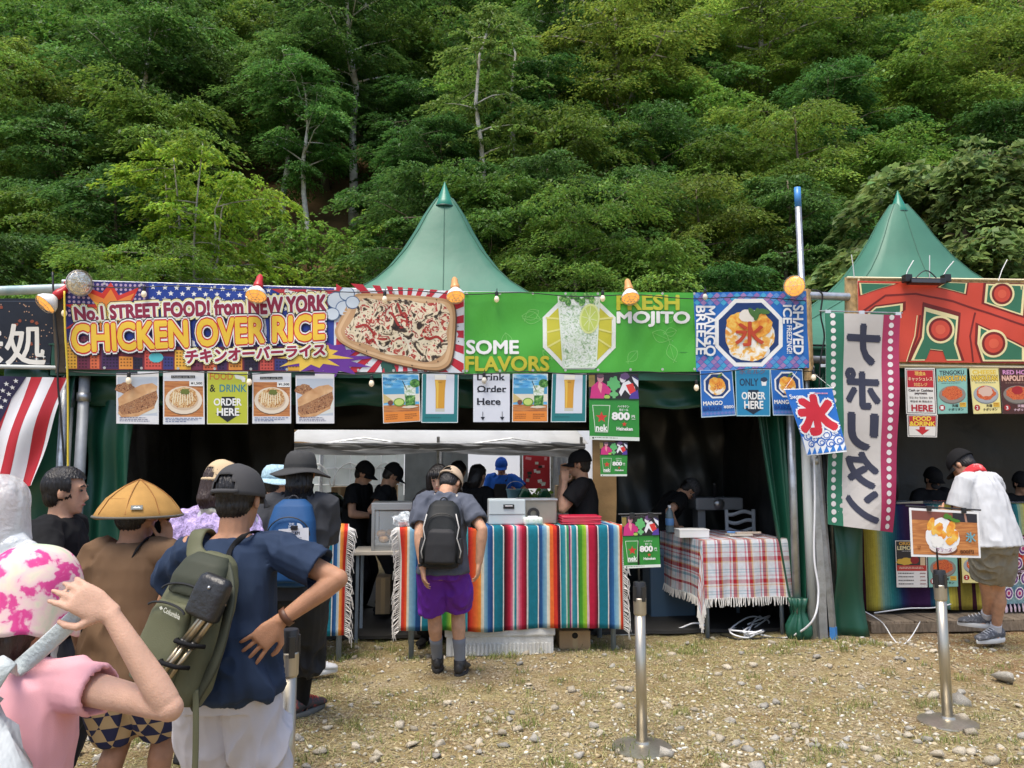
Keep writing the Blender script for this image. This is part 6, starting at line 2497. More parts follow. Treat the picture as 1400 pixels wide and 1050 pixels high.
# ------------------------------------------------------------------ yard and interior bits
def yard():
 for lab,x0,x1,y0,y1,Y,m in (
  ('cardboard box on the yard table left of the two silhouettes',452,474,666,698,11.9,CARD),
  ('cardboard box behind the woman in black, by the clear window',526,542,664,692,11.9,CARD),
  ('pale cardboard box with a black mark at the right of the opening',762,790,664,700,11.6,mat('pale card',(.50,.36,.22),.8,var=.12)),
  ('cardboard box stacked behind the one with a black mark',768,792,650,664,11.9,CARD),
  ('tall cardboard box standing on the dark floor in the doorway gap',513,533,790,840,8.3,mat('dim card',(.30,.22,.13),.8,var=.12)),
 ):
  b = P((x0 + x1) / 2,y1,Y)
  carton(lab,x0,x1,y0,y1,.3,False,max(0.0,b.z),Y,m)
 t = root('yard_table','long trestle table in the yard behind the opening','table',(P(600,700,12.2).x,12.2,0))
 zt = P(600,697,12.0).z
 x0,x1 = P(430,700,12.2).x,P(810,700,12.2).x
 MB().box(((x0 + x1) / 2,12.15,zt - .02),(x1 - x0,.6,.04),.004).build('table_top',LAMIN,t)
 for x in (x0 + .1,(x0 + x1) / 2,x1 - .1):
  for y in (11.92,12.38):
   MB().box((x,y,zt / 2),(.04,.04,zt),.003).build('leg',STEEL,t)
 g = P(452,700,10.2)
 g.z = P(452,722,10.2).z
 mb = MB().sphere(g + Vector((0,0,.2)),(.28,.24,.25),26)
 r = random.Random(8)
 mb.v = [tuple(Vector(v) + Vector((r.uniform(-.02,.02),r.uniform(-.02,.02),r.uniform(-.02,.02)))) for v in mb.v]
 tag(mb.build('rubbish_bag',mat('black bin bag',(.012,.012,.013),.25,spec=.7),None,True,g),'shiny black rubbish bag right of the bucket hat','bag')
 s = root('bag_stand','dark stand under the rubbish bag','stand',(g.x,g.y,0))
 MB().box((g.x,g.y,g.z - .03),(.7,.5,.04),.004).build('shelf',mat('dark shelf'),s)
 for sx in (-.3,.3):
  MB().box((g.x + sx,g.y,(g.z - .05) / 2),(.04,.4,g.z - .05),.004).build('leg',mat('dark shelf'),s)
 Y = 12.6
 a,b = P(715,622,Y),P(752,668,Y)
 o = root('sticker_board','red board covered with small stickers beside the man in blue','board',((a.x + b.x) / 2,Y,b.z))
 MB().box(((a.x + b.x) / 2,Y,(a.z + b.z) / 2),(b.x - a.x,.03,a.z - b.z),.004).build('panel',mat('red board paint',(.48,.015,.03),.45,var=.1),o)
 r = random.Random(12)
 for k in range(13):
  w,h = r.uniform(.04,.10),r.uniform(.03,.06)
  p = Vector((r.uniform(a.x + .06,b.x - .06),Y - .017 - k * .0003,r.uniform(b.z + .06,a.z - .05)))
  MB().box(p,(w,.001,h),0,Matrix.Rotation(r.uniform(-.2,.2),3,'Y')).build('sticker',[TIE,mat('pink sticker',(.7,.3,.35),.5),BLACKP,mat('pale sticker',(.6,.6,.55),.5)][k % 4],o)
 for x in (a.x - .03,b.x + .03):
  MB().box((x,Y,a.z / 2 + .02),(.045,.045,a.z + .04),.004).build('upright',STEEL,o)
 for k,x in enumerate((718,744)):
  q = P(x,690,12.1)
  q.z = zt
  tag(MB().lathe([(.001,0),(.10,.01),(.11,.05),(.11,.22),(.07,.28),(.05,.32),(.001,.32)],q,18).build('green_jug',mat('green jug',(.02,.12,.07),.2),None,True,q),'dark green plastic jug %s of the lettuce heap' % ['left','right'][k],'jug')
 q = P(731,690,12.1)
 q.z = zt
 R = np.random.default_rng(3)
 n = 260
 p = R.normal(0,1,(n,3)) * np.array([.10,.08,.07]) + np.array([q.x,q.y,q.z + .1])
 d = R.normal(0,1,(n,3))
 d /= np.linalg.norm(d,axis=1,keepdims=True)
 e = np.cross(d,R.normal(0,1,(n,3)))
 e /= np.linalg.norm(e,axis=1,keepdims=True)
 V = np.stack([p - d * .05,p + e * .035,p + d * .05,p - e * .035],1).reshape(-1,3)
 C = np.array([.20,.34,.06]) * (1 + R.normal(0,.25,(n,1)))
 tag(np_mesh('lettuce_heap',V,np.arange(n * 4).reshape(n,4),LEAF,cols=np.clip(C,.01,.6),loc=tuple(q)),'heap of pale green lettuce beside the red board','lettuce')

yard()

def floor_inside():
 mb = MB()
 mb.grid(lambda u,v: FW(.05 + 6.95 * u,.35 + 3.7 * v,.055 + .004 * math.sin(u * 60)),40,20)
 tag(mb.build('stall_floor_mat',mat('dark rubber mat',(.02,.019,.018),.7,var=.3,vscale=5),None,False,FW(3.5,2,.05),solid=.03),kind='structure')
 ml = MB()
 ml.grid(lambda u,v: FW(-.02 + 7.1 * u,.42 + 3.6 * v,2.80 + .35 * math.sin(PI * u) * math.sin(PI * v)),24,16)
 tag(ml.build('roof_darkening_sheet',BLACK_TARP,None,True,FW(3.5,2,2.6)),'black lining added under the main tent roof to darken the stall','lining')  # ceiling sheet added to darken the main stall interior
 for k,(s0,d0,d1) in enumerate(((.06,.5,3.4),(6.98,.5,3.3))):
  sheet_obj('side_darkening_sheet','black lining added along the %s inside wall to darken the main stall' % ('left','right')[k],'lining',FW(s0,d0,0),FW(s0,d1,0),.05,2.8,BLACK_TARP,amp=.02,seed=k)  # black side sheets added to cut the light inside the stall
 sheet_obj('tarpaulin_wall','black tarpaulin added at the back of the right-hand stall for darkness','tarpaulin',sz(1140,600,2.2)[0],sz(1140,600,2.2)[0] + 5.6,.02,3.1,BLACK_TARP,2.4,amp=.03,seed=14)  # dark back wall added to keep the right-hand interior dim
 sheet_obj('roof_darkening_sheet','black lining added under the right-hand tent roof for darkness','lining',FW(7.2,.3,0),FW(12.4,.3,0),2.9,2.92,BLACK_TARP)  # added black sheet, darkens the right-hand stall from above
 mb = MB()
 mb.grid(lambda u,v: FW(7.18 + 5.6 * u,.2 + 2.3 * v,2.72 + .2 * math.sin(PI * u)),16,10)
 tag(mb.build('roof_darkening_sheet',BLACK_TARP,None,True,FW(9.8,1.2,2.7)),'black sheet added overhead to darken the right-hand stall','lining')  # second overhead sheet added for a darker interior
 sheet_obj('tarpaulin_wall','black tarpaulin added at the left inside to darken the right-hand stall','tarpaulin',FW(7.32,.35,0),FW(7.32,2.4,0),.02,2.8,BLACK_TARP,amp=.02,seed=16)  # side sheet added to keep light out of this stall

floor_inside()

# ------------------------------------------------------------------ deck and table of the right-hand stall
def deck():
 a = GP(1192,868)
 zt = .125
 s0 = (a - FO).dot(FS)
 d0 = -(a - FO).dot(FN)
 o = root('wooden_deck','grey weathered plank deck in front of the right-hand stall','deck',FW(s0 + 1.6,d0 + .5,0))
 PL = mat('weathered plank',(.24,.185,.13),.85,var=.4,vscale=5,stretch=(9,.9,2),bump=.5,bscale=18,objvar=.28,dirt=(.12,.09,.06),dscale=6)
 w = .115
 for k in range(30):
  s = s0 + w * (k + .5)
  j = random.uniform(-.012,.012)
  q = FW(s,d0 + .75 + j,zt - .014 + random.uniform(-.003,.003))
  MB().box(q,(w - .008,1.5,.028),.004,Matrix.Rotation(FA + random.uniform(-.004,.004) - .0,3,'Z')).build('plank',PL,o)
 for d in (.04,.75,1.4):
  MB().box(FW(s0 + w * 15,d0 + d,.055),(w * 30,.05,.085),.004,RF).build('joist',PL,o)
 MB().box(FW(s0 + w * 15,d0 + .008,.06),(w * 30 + .01,.03,.088),.004,RF).build('front_board',PL,o)
 return s0,d0,zt

DS,DD,DZ = deck()

def right_table():
 OL,YL,TL,BL,PM,GY = c(140,126,40),c(206,190,60),c(40,130,130),c(34,50,96),c(66,36,78),c(120,170,160)
 st = []
 x = 0
 seq = [(6,OL,OL),(3,BLKM,BLKM),(8,OL,YL),(5,YL,GY),(5,GY,TL),(8,TL,BL),(7,BL,PM),(14,PM,PM),(7,BL,TL),(6,TL,GY),(6,YL,OL),(3,BLKM,BLKM),(9,OL,OL),(3,BLKM,BLKM),(6,OL,YL),(5,GY,TL),(7,TL,BL),(10,BL,PM),(7,BL,TL),(6,GY,YL),(8,OL,OL),(3,BLKM,BLKM),(8,OL,YL),(6,GY,TL),(8,TL,BL),(12,PM,PM),(8,BL,TL),(7,GY,YL),(8,OL,OL)]
 for w,a,b in seq:
  st.append((x,x + w,a,b))
  x += w
 A = FW(DS + .02,DD + .36,0)
 B = FW(DS + 3.0,DD + .36,0)
 zt = FP(1230,690,DD + .36).z
 hem = FP(1230,834,DD + .36).z
 o,ax,bk = table('counter table of the right-hand stall under a dark serape cloth',A,B,.7,zt - .012)
 for ch in o.children:
  pass
 st_ = st
 striped_cloth('striped_tablecloth','olive, teal and plum striped cloth on the right-hand stall counter',A,B,.7,zt,hem,st_,fringe='',seed=4.4,wrapL=.03,wrapR=.03)
 tag(MB().grid(lambda u,v: FW(DS + .04 + 2.9 * u,DD + .345 + .66 * v + .004 * math.sin(u * 40),zt + .012 + .004 * math.sin(u * 33 + v * 9)),60,8).build('table_cover',mat('clear table cover',(.55,.56,.58),.2,alpha=.6),None,True,FW(DS + 1.5,DD + .6,zt)),'clear plastic cover over the right-hand stall counter','table cover')
 d = DD + .325
 for px,art,lab in (
  ([(1224,739),(1267,739),(1268,803),(1226,803)],art_lemon,'dark lemonade price poster on the right-hand counter cloth'),
  ([(1268,741),(1308,741),(1310,802),(1270,803)],nap1,'pale green pasta poster number 1 taped to the counter cloth'),
  ([(1313,741),(1352,741),(1354,797),(1316,797)],nap2,'cream pasta poster number 2 taped to the counter cloth'),
  ([(1368,731),(1412,731),(1414,791),(1370,793)],nap3,'dark brown pasta poster number 3 taped to the counter cloth'),
 ):
  poster(px,art,lab,d - .03,group='posters on the right-hand counter')
 s = fsheet([(1226,687),(1262,685),(1262,716),(1227,717)],DD + .42,cs='u',step=.0004)
 s.base(c(206,190,160))
 s.line([(.1,.5),(.35,.42)],.12,c(24,22,22))
 s.line([(.45,.35),(.8,.3),(.7,.75)],.13,c(24,22,22))
 s.build('card_sign','beige card with black brush strokes standing behind the vertical banner','sign',PAPERP,solid=.004)
 sh = Sheet([FP(1322,742,d - .02),FP(1420,742,d - .02),FP(1420,824,d - .03),FP(1375,826,d - .03)],[(1322,742),(1420,742),(1420,824),(1375,826)],step=.0008)
 sh.base(c(150,190,200))
 for j in range(4):
  for i in range(8):
   x,y = 1322 + i * 15 + (j % 2) * 7,750 + j * 20
   for r_,cc in ((9,c(230,226,230)),(7.4,c(110,60,130)),(4.6,c(226,200,210)),(2.6,c(190,60,110))):
    pp = clip_poly([(x + r_ * .75 * math.cos(t),y + r_ * math.sin(t)) for t in np.linspace(0,2 * PI,13)[:-1]],sh.cs)
    if len(pp) > 2:
     sh.poly(pp,cc,clip=False)
 so = sh.build('patterned_shawl','pale blue and purple medallion cloth with tassels beside the shorts','tablecloth',CLOTH,solid=.003)
 tb = MB()
 for k in range(18):
  t = k / 17
  p = sh.to3(.0,t,.004)
  tb.tube([p,p + Vector((-.01,-.01,-.05)),p + Vector((-.012,-.01,-.085))],[.006,.012,.008],5)
 for k in range(9):
  p = sh.to3(k / 8,1,.004)
  tb.tube([p,p + Vector((0,-.01,-.04)),p + Vector((0,-.01,-.08))],[.006,.012,.008],5)
 f = tb.build('tassels',mat('tassel thread',(.66,.52,.60),.9),so)
 f['kind'] = 'stuff'
 cable('white cable lying along the edge of the wooden deck',[FP(1195,838,DD + .2),FP(1240,832,DD + .25),FP(1275,831,DD + .25),FP(1300,826,DD + .28)],.007,WHC)
 cable('thin white cord hanging off the deck front to the gravel',[FP(1180,835,DD + .1),FP(1205,850,DD - .02),GP(1220,872,.10),GP(1232,882,.08),GP(1245,872,.1),FP(1258,850,DD - .02)],.006,WHC)

right_table()

# ------------------------------------------------------------------ stanchions
BRUSH = mat('brushed steel',(.50,.46,.38),.34,.85,var=.12,vscale=9,stretch=(6,6,.4),bump=.05,bscale=60)

def stanchion(label,g,h=.985):
 g = Vector(g)
 z0 = float(gz(np.array([g.x]),np.array([g.y]))[0])
 g.z = z0
 o = root('barrier_post',label,'barrier post',g,'brushed steel barrier posts')
 MB().lathe([(.001,.0),(.178,.0),(.182,.006),(.18,.014),(.12,.026),(.05,.036),(.044,.05),(.001,.05)],g,48).build('base',BRUSH,o,True,sharp=30)
 MB().tube([g + Vector((0,0,.03)),g + Vector((0,0,h - .16))],.033,24).build('shaft',BRUSH,o,True)
 MB().lathe([(.033,h - .20),(.039,h - .19),(.040,h - .10),(.037,h - .095)],g,24).build('collar',BRUSH,o,True,sharp=30)
 MB().lathe([(.001,h),(.034,h),(.037,h - .006),(.037,h - .13),(.033,h - .15)],g,24).build('head',BLACKP,o,True,sharp=30)
 for k in range(4):
  t = k * PI / 2 + .5
  R = Matrix.Rotation(t,3,'Z')
  MB().box(g + R @ Vector((.037,0,h - .07)),(.012,.026,.09),.002,R).build('belt_slot',mat('slot plastic',(.03,.03,.03),.3),o)
 return g

S1 = stanchion('steel barrier post with the green beer sign, middle foreground',GP(878,1021))
S2 = stanchion('steel barrier post with the mango ice sign, right foreground',GP(1296,990))
S3 = stanchion('steel barrier post beside the navy shirt, mostly hidden',P(397,860,3.42) * 1.0,1.0)

def stand_sign(g,art,px,label,Y,solid=.004,cs='u'):
 k = [P(x,y,Y) for x,y in px]
 s = Sheet(k,[(0,0),(1,0),(1,1),(0,1)],step=.0003)
 art(s)
 o = s.build('stand_sign',label,'sign',PAPERP,solid=solid)
 mid = (k[2] + k[3]) / 2
 MB().tube([(g.x,g.y + .012,.95),(g.x,Y + .012,k[0].z + .015)],.006,8).build('rod',BLACKP,o,True)
 MB().tube([k[0] + Vector((-.02,.008,.012)),k[1] + Vector((.02,.008,.012))],.006,6).build('crossbar',BLACKP,o)
 for t in (.28,.78):
  p = k[0].lerp(k[1],t)
  MB().box(p + Vector((0,-.004,.004)),(.03,.018,.035),.003).build('clip',BLACKP,o)
 return o

stand_sign(S1,art_beer_green,[(850,706),(900,705),(903,775),(853,777)],'green 800 yen beer sign clipped to the middle barrier post',S1.y + .02)

def art_mango_ice(s):
 s.base(c(244,244,244))
 s.rect(.03,.05,.97,.95,c(190,116,60),TABLE)
 s.rect(.03,.05,.97,.24,c(140,80,70))
 s.rect(.62,.05,.97,.24,c(46,46,56))
 s.poly([(.78,.05),(.81,.05),(.83,.24),(.80,.24)],c(190,140,120))
 s.poly([(.03,.34),(.3,.24),(.72,.24),(.97,.32),(.97,.95),(.03,.95)],c(214,140,70),TABLE)
 s.oval(.47,.84,.2,.12,c(120,66,36))
 s.oval(.46,.78,.2,.14,c(236,226,222))
 s.oval(.46,.60,.255,.27,c(246,246,246),n=26,jag=.05,seed=4)
 s.oval(.46,.34,.13,.17,c(250,250,250),n=20,jag=.08,seed=6)
 for x,y,rx,ry in ((.30,.32,.05,.14),(.41,.40,.06,.13),(.58,.40,.06,.17),(.64,.55,.05,.13),(.45,.54,.06,.1),(.56,.66,.06,.08),(.34,.44,.04,.1)):
  s.oval(x,y,rx,ry,c(246,160,20),MANGO,jag=.1,seed=int(x * 100),rot=.2)
 s.oval(.38,.68,.09,.13,c(248,246,240),jag=.12,seed=9)
 for rt,x,y in ((-.5,.55,.15),(.5,.62,.2),(-1.3,.52,.13),(.1,.66,.22)):
  s.oval(x,y,.06,.035,c(80,140,40),rot=rt,n=12)
 s.text('氷',(.79,.45,.93,.66),c(110,176,190),.03)
 s.text('マ',(.08,.78,.14,.85),c(150,80,30),.02)
 s.text('フリーズ',(.36,.80,.58,.88),c(160,90,140),.03)
 s.text('800円',(.70,.83,.89,.91),c(80,40,20),.03)

stand_sign(S2,art_mango_ice,[(1243,694),(1338,700),(1341,763),(1246,761)],'white framed mango shaved ice sign on the right barrier post',S2.y + .02)

# ================================================================== people

def evaluated(me,mods):
 """apply modifiers to a mesh off-stage"""
 o = bpy.data.objects.new('w',me)
 TMP.collection.objects.link(o)
 for typ,kw in mods:
  m = o.modifiers.new(typ,typ)
  for k,v in kw.items():
   setattr(m,k,v)
 vl = TMP.view_layers[0]
 vl.update()
 dg = vl.depsgraph
 dg.update()
 out = bpy.data.meshes.new_from_object(o.evaluated_get(dg))
 bpy.data.objects.remove(o)
 bpy.data.meshes.remove(me)
 return out

def fuse(mb,voxel,smooth=3,dec=None,keep=.5):
 me = bpy.data.meshes.new('w')
 me.from_pydata(mb.v,[],mb.f)
 me.update()
 mods = [('REMESH',dict(mode='VOXEL',voxel_size=voxel)),('SMOOTH',dict(factor=keep,iterations=smooth))]
 if dec:
  mods.append(('DECIMATE',dict(ratio=dec)))
 out = evaluated(me,mods)
 out.polygons.foreach_set('use_smooth',[True] * len(out.polygons))
 return out

def vco(me):
 a = np.empty(len(me.vertices) * 3,dtype=np.float32)
 me.vertices.foreach_get('co',a)
 return a.reshape(-1,3)

def vno(me):
 a = np.empty(len(me.vertices) * 3,dtype=np.float32)
 me.vertices.foreach_get('normal',a)
 return a.reshape(-1,3)

def setco(me,V):
 me.vertices.foreach_set('co',np.asarray(V,dtype=np.float32).ravel())
 me.update()

def wrinkles(me,amp=.006,freq=55,seed=0,aniso=(1,1,.55)):
 V,N = vco(me),vno(me)
 X = V * np.array(aniso)
 big = snoise(V,freq * .3,seed + 7)
 w = snoise(X,freq,seed)
 w = (1 - 2 * np.abs(w)) * np.clip(.55 + .6 * big,.05,1.2) + snoise(X[:,[2,0,1]] * 1.1,freq * 2.2,seed + 1) * .16 + big * .7
 setco(me,V + N * (amp * w)[:,None])

def hollow(me,end,axis,r,depth=.035):
 """sink the flat cap of a sleeve or leg so that it reads as an opening"""
 V = vco(me)
 e,a = np.array(end),np.array(unit(axis))
 t = (V - e) @ a
 rad = np.linalg.norm(V - e - t[:,None] * a,axis=1)
 k = (t > -.02) & (t < .03) & (rad < r * .80)
 V = V.copy()
 V[k] -= a * depth
 setco(me,V)

SKIN = mat('skin',(.54,.30,.19),.58,sss=.10,var=.16,vscale=22,spec=.35,bump=.16,bscale=240)
SKIN2 = mat('tanned skin',(.42,.215,.125),.58,sss=.10,var=.16,vscale=22,spec=.35,bump=.16,bscale=240)
SKIN3 = mat('fair skin',(.58,.35,.25),.56,sss=.10,var=.13,vscale=20,spec=.35,bump=.14,bscale=240)
HAIR = mat('black hair',(.010,.008,.008),.42,bump=.5,bscale=40,stretch=(3,3,.4),spec=.5)
BRHAIR = mat('dark brown hair',(.035,.018,.012),.42,bump=.5,bscale=40,stretch=(3,3,.4),spec=.5)
EYE = mat('eye dark',(.01,.008,.008),.2)
LIP = mat('lip',(.42,.14,.12),.5)

def ell(cen,X,Y,rx,ry,n=18,p=2.3):
 out = []
 for k in range(n):
  t = 2 * PI * k / n
  ct,st = math.cos(t),math.sin(t)
  out.append(cen + X * (rx * math.copysign(abs(ct) ** (2 / p),ct)) + Y * (ry * math.copysign(abs(st) ** (2 / p),st)))
 return out

def ik(a,b,l1,l2,pole):
 a,b = Vector(a),Vector(b)
 d = b - a
 L = min(d.length,(l1 + l2) * .999)
 L = max(L,abs(l1 - l2) * 1.02 + .01)
 u = d.normalized()
 x = (l1 * l1 - l2 * l2 + L * L) / (2 * L)
 h = math.sqrt(max(0,l1 * l1 - x * x))
 pv = Vector(pole) - a
 pv -= u * pv.dot(u)
 if pv.length < 1e-5:
  pv = Vector((1,0,0)).cross(u)
 pv.normalize()
 return a + u * x + pv * h,a + u * L

class Person:
 def __init__(s,label,loc,rz,H=1.7,build=1.0,fem=False,lean=0.0,side=0.0,twist=0.0,head=(0,0,0),armw=1.0,neck_fwd=0.0,voxel=.008,dec=None,cap_h=1.0):
  s.label,s.loc,s.rz,s.H,s.build,s.fem = label,Vector(loc),rz,H,build,fem
  s.voxel,s.dec = voxel,dec
  s.M = Matrix.Translation(s.loc) @ Matrix.Rotation(rz,4,'Z')
  s.inv = s.M.inverted()
  h = H
  bw = build * (.93 if fem else 1.0)
  s.armk = armw * (.86 if fem else 1.0) * build ** .5
  zs = [.46,.50,.55,.60,.66,.72,.77,.805,.828,.845,.868]
  rx = [.088,.100,.096,.085 if not fem else .075,.088 if not fem else .080,.098 if not fem else .088,.101 if not fem else .092,.093,.062,.036,.034]
  ry = [.060,.070,.066,.060,.064,.070,.068,.057,.046,.037,.036]
  p = Vector((0,0,zs[0] * h))
  s.spine,s.sx,s.sy,s.sr = [],[],[],[]
  prev = zs[0]
  for i,z in enumerate(zs):
   f = min(1.0,max(0,(z - .48) / .30))
   a = lean * f ** .7
   if z > .83:
    a += neck_fwd
   sd = side * f
   tw = twist * f
   up = Vector((math.sin(sd),math.sin(a) * math.cos(sd),math.cos(a) * math.cos(sd)))
   p = p + up * ((z - prev) * h)
   prev = z
   X = Vector((math.cos(tw),math.sin(tw),0))
   X = (X - up * X.dot(up)).normalized()
   Y = up.cross(X)
   s.spine.append(p.copy())
   s.sx.append(X)
   s.sy.append(Y)
   s.sr.append((rx[i] * h * bw,ry[i] * h * bw))
  X,Y = s.sx[-1],s.sy[-1]
  up = X.cross(Y)
  yaw,pit,rol = head
  Rm = Matrix.Rotation(yaw,3,up) @ Matrix.Rotation(-pit,3,X) @ Matrix.Rotation(rol,3,Y)
  s.hX,s.hY = Rm @ X,Rm @ Y
  s.hU = s.hX.cross(s.hY)
  k = s.k = h / 1.70 * (1.0 if h > 1.6 else 1.04)
  s.hc = s.spine[-1] + s.hU * (.090 * k) + s.hY * (.022 * k)
  sp,sX,sY = s.spine[7],s.sx[7],s.sy[7]
  sw = .104 * h * bw
  s.sh = {-1: sp - sX * sw,1: sp + sX * sw}
  s.la,s.lf = .172 * h,.150 * h
  s.elb,s.wri = {},{}
  s.hip = {-1: s.spine[1] - s.sx[1] * .052 * h * bw,1: s.spine[1] + s.sx[1] * .052 * h * bw}
  s.knee,s.ank,s.foot = {},{},{}
  s.hands = {}
  for sd in (-1,1):
   s.arm(sd,s.sh[sd] + Vector((sd * .06,.03,-.31 * h)),s.sh[sd] + Vector((sd * .3,-.5,-.2)))
   s.leg(sd,Vector((sd * .07 * h,0,0)))

 def L(s,w):
  """world -> local"""
  return s.inv @ Vector(w)

 def arm(s,sd,target,pole,hand=None):
  s.elb[sd],s.wri[sd] = ik(s.sh[sd],target,s.la,s.lf,pole)
  s.hands[sd] = hand

 def leg(s,sd,at,toe=None,lift=0.0,pole=None):
  """at: where the foot stands (local)"""
  a = Vector((at[0],at[1],at[2] + .075 * s.k))
  hz = s.hip[sd]
  l = .245 * s.H
  s.knee[sd],s.ank[sd] = ik(hz,a,l,l,pole or (hz + Vector((sd * .05,1,-.3))))
  s.foot[sd] = Vector(toe) if toe is not None else Vector((sd * .18,1,0)).normalized()

 # --- solids
 def torso_rings(s,i0,i1,e=0.0,ek=1.0):
  out = []
  for i in range(i0,i1 + 1):
   rx,ry = s.sr[i]
   out.append(ell(s.spine[i],s.sx[i],s.sy[i],rx * ek + e,ry * ek + e))
  return out

 def limb(s,mb,pts,rad,n=12):
  P_,R_ = [],[]
  for i in range(len(pts) - 1):
   for k in range(4):
    t = k / 4
    P_.append(Vector(pts[i]).lerp(Vector(pts[i + 1]),t))
    R_.append(rad[i] * (1 - t) + rad[i + 1] * t)
  P_.append(Vector(pts[-1]))
  R_.append(rad[-1])
  mb.tube(P_,R_,n)

 def arm_solid(s,mb,sd,e=0.0,t_end=2.0,k=1.0):
  h = s.H * s.armk
  S,E,W_ = s.sh[sd],s.elb[sd],s.wri[sd]
  pts = [S + (s.spine[7] - S) * .25,S,S.lerp(E,.33),S.lerp(E,.7),E,E.lerp(W_,.25),E.lerp(W_,.6),W_]
  rad = [.034 * h,.0345 * h,.0305 * h,.0265 * h,.0245 * h,.0262 * h,.0215 * h,.0165 * h]
  s.limb(mb,pts,[r * k + e for r in rad],14)
  mb.sphere(S,(.036 * h * k + e),12)
  mb.sphere(E,(.0245 * h * k + e),12)

 def leg_solid(s,mb,sd,e=0.0):
  h = s.H * s.build ** .6
  A,K,N = s.hip[sd],s.knee[sd],s.ank[sd]
  back = Vector((0,-.012 * h,0))
  pts = [A,A.lerp(K,.35),A.lerp(K,.8),K,K.lerp(N,.28) + back,K.lerp(N,.6) + back * .5,N]
  rad = [.058 * h,.053 * h,.038 * h,.034 * h,.0345 * h,.026 * h,.0205 * h]
  s.limb(mb,pts,[r + e for r in rad],14)
  mb.sphere(K,.034 * h + e,12)

 def hand_solid(s,mb,sd,w,d,n,curl=.5,spread=.12,k=1.0,thumb=.6):
  """palm and five fingers; d finger direction, n palm normal (towards the palm side)"""
  d = unit(d)
  n = Vector(n)
  n = (n - d * n.dot(d)).normalized()
  x = d.cross(n)                     # across the palm
  if sd < 0:
   x = -x
  k *= s.H / 1.7 * (.92 if s.fem else 1.0)
  r0 = []
  for t,wd,th in ((-.015,.024,.020),(.012,.030,.019),(.045,.040,.0165),(.075,.041,.0145),(.092,.038,.0115)):
   r0.append(ell(w + d * t * k,x,n,wd * k,th * k,14,2.6))
  mb.loft(r0)
  for j,(off,ln) in enumerate(((.0315,.074),(.0108,.082),(-.0108,.077),(-.0305,.062))):
   a = w + d * (.086 - .004 * abs(j - 1)) * k + x * off * k
   dr = (d + x * (spread * (1.3 - j) * .5)).normalized()
   pts = [a - d * .02 * k,a]
   ang = 0
   cu = curl * (1 + .12 * j)
   for q,fr in enumerate((.45,.32,.26)):
    ang += cu * (.75 if q == 0 else 1.0)
    dd = dr * math.cos(ang) + n * math.sin(ang)
    pts.append(pts[-1] + dd * ln * fr * k)
   mb.tube(pts,[.0090 * k,.0088 * k,.0080 * k,.0074 * k,.0058 * k],8)
  a = w + d * .022 * k + x * .026 * k
  t1 = a + (d * .62 + x * .78 * thumb / .6 + n * .25).normalized() * .042 * k
  t2 = t1 + (d * .9 + x * .25 + n * .45).normalized() * .034 * k
  t3 = t2 + (d * 1.0 - x * .05 + n * .45).normalized() * .024 * k
  mb.tube([a - x * .01 * k,a,t1,t2,t3],[.012 * k,.0135 * k,.0112 * k,.0098 * k,.007 * k],8)

 def head_solid(s,mb):
  k,C,X,Y,U_ = s.k,s.hc,s.hX,s.hY,s.hU
  R = Matrix((X,Y,U_)).transposed()
  mb.sphere(C + U_ * .028 * k - Y * .014 * k,(.076 * k,.094 * k,.088 * k),20,R)
  rings = []
  for z,w,f,b in ((-.118,.020,.062,.02),(-.108,.034,.076,-.01),(-.085,.046,.080,-.03),(-.055,.057,.079,-.045),(-.02,.064,.080,-.06),(.02,.067,.084,-.07),(.05,.066,.080,-.07)):
   cen = C + U_ * z * k + Y * ((f + b) / 2 * k)
   rings.append(ell(cen,X,Y,w * k,(f - b) / 2 * k,18,2.2))
  mb.loft(rings)
  mb.tube([C + U_ * .012 * k + Y * .080 * k,C - U_ * .018 * k + Y * .093 * k,C - U_ * .038 * k + Y * .101 * k,C - U_ * .046 * k + Y * .086 * k],[.008 * k,.010 * k,.0135 * k,.011 * k],8)
  mb.tube([C + U_ * .022 * k + Y * .074 * k - X * .045 * k,C + U_ * .026 * k + Y * .083 * k,C + U_ * .022 * k + Y * .074 * k + X * .045 * k],.010 * k,8)
  mb.sphere(C - U_ * .070 * k + Y * .079 * k,(.022 * k,.010 * k,.010 * k),10,R)
  mb.sphere(C - U_ * .104 * k + Y * .068 * k,(.020 * k,.015 * k,.014 * k),10,R)
  for sd in (-1,1):
   mb.sphere(C - U_ * .012 * k - Y * .005 * k + X * sd * .078 * k,(.011 * k,.018 * k,.032 * k),10,R @ Matrix.Rotation(sd * .3,3,'Z'))

 def body(s,skin=None,arms=True):
  s.root = root('person',s.label,'person')
  mb = MB()
  mb.loft(s.torso_rings(0,10,0,.88))
  s.limb(mb,[s.spine[8],s.spine[9],s.spine[10],s.hc - s.hU * .03],[.040 * s.H * s.build,.035 * s.H,.0335 * s.H,.036 * s.H],14)
  for sd in (-1,1):
   s.arm_solid(mb,sd)
   s.leg_solid(mb,sd)
   d = s.foot[sd]
   a = s.ank[sd]
   s.limb(mb,[a,a - Vector((0,0,.045 * s.k)) + d * .04 * s.k,a - Vector((0,0,.052 * s.k)) + d * .13 * s.k],[.034 * s.k,.036 * s.k,.03 * s.k],10)
   hd = s.hands.get(sd)
   w = s.wri[sd]
   fd = (w - s.elb[sd]).normalized()
   if hd:
    s.hand_solid(mb,sd,w,**hd)
   else:
    s.hand_solid(mb,sd,w,d=fd,n=Vector((-sd,.25,0)),curl=.35)
  s.head_solid(mb)
  me = fuse(mb,s.voxel,2,s.dec)
  mesh_obj('body',me,skin or SKIN,s.root)
  return s

 def add(s,name,me,m,parent=None):
  return mesh_obj(name,me,m,parent or s.root)

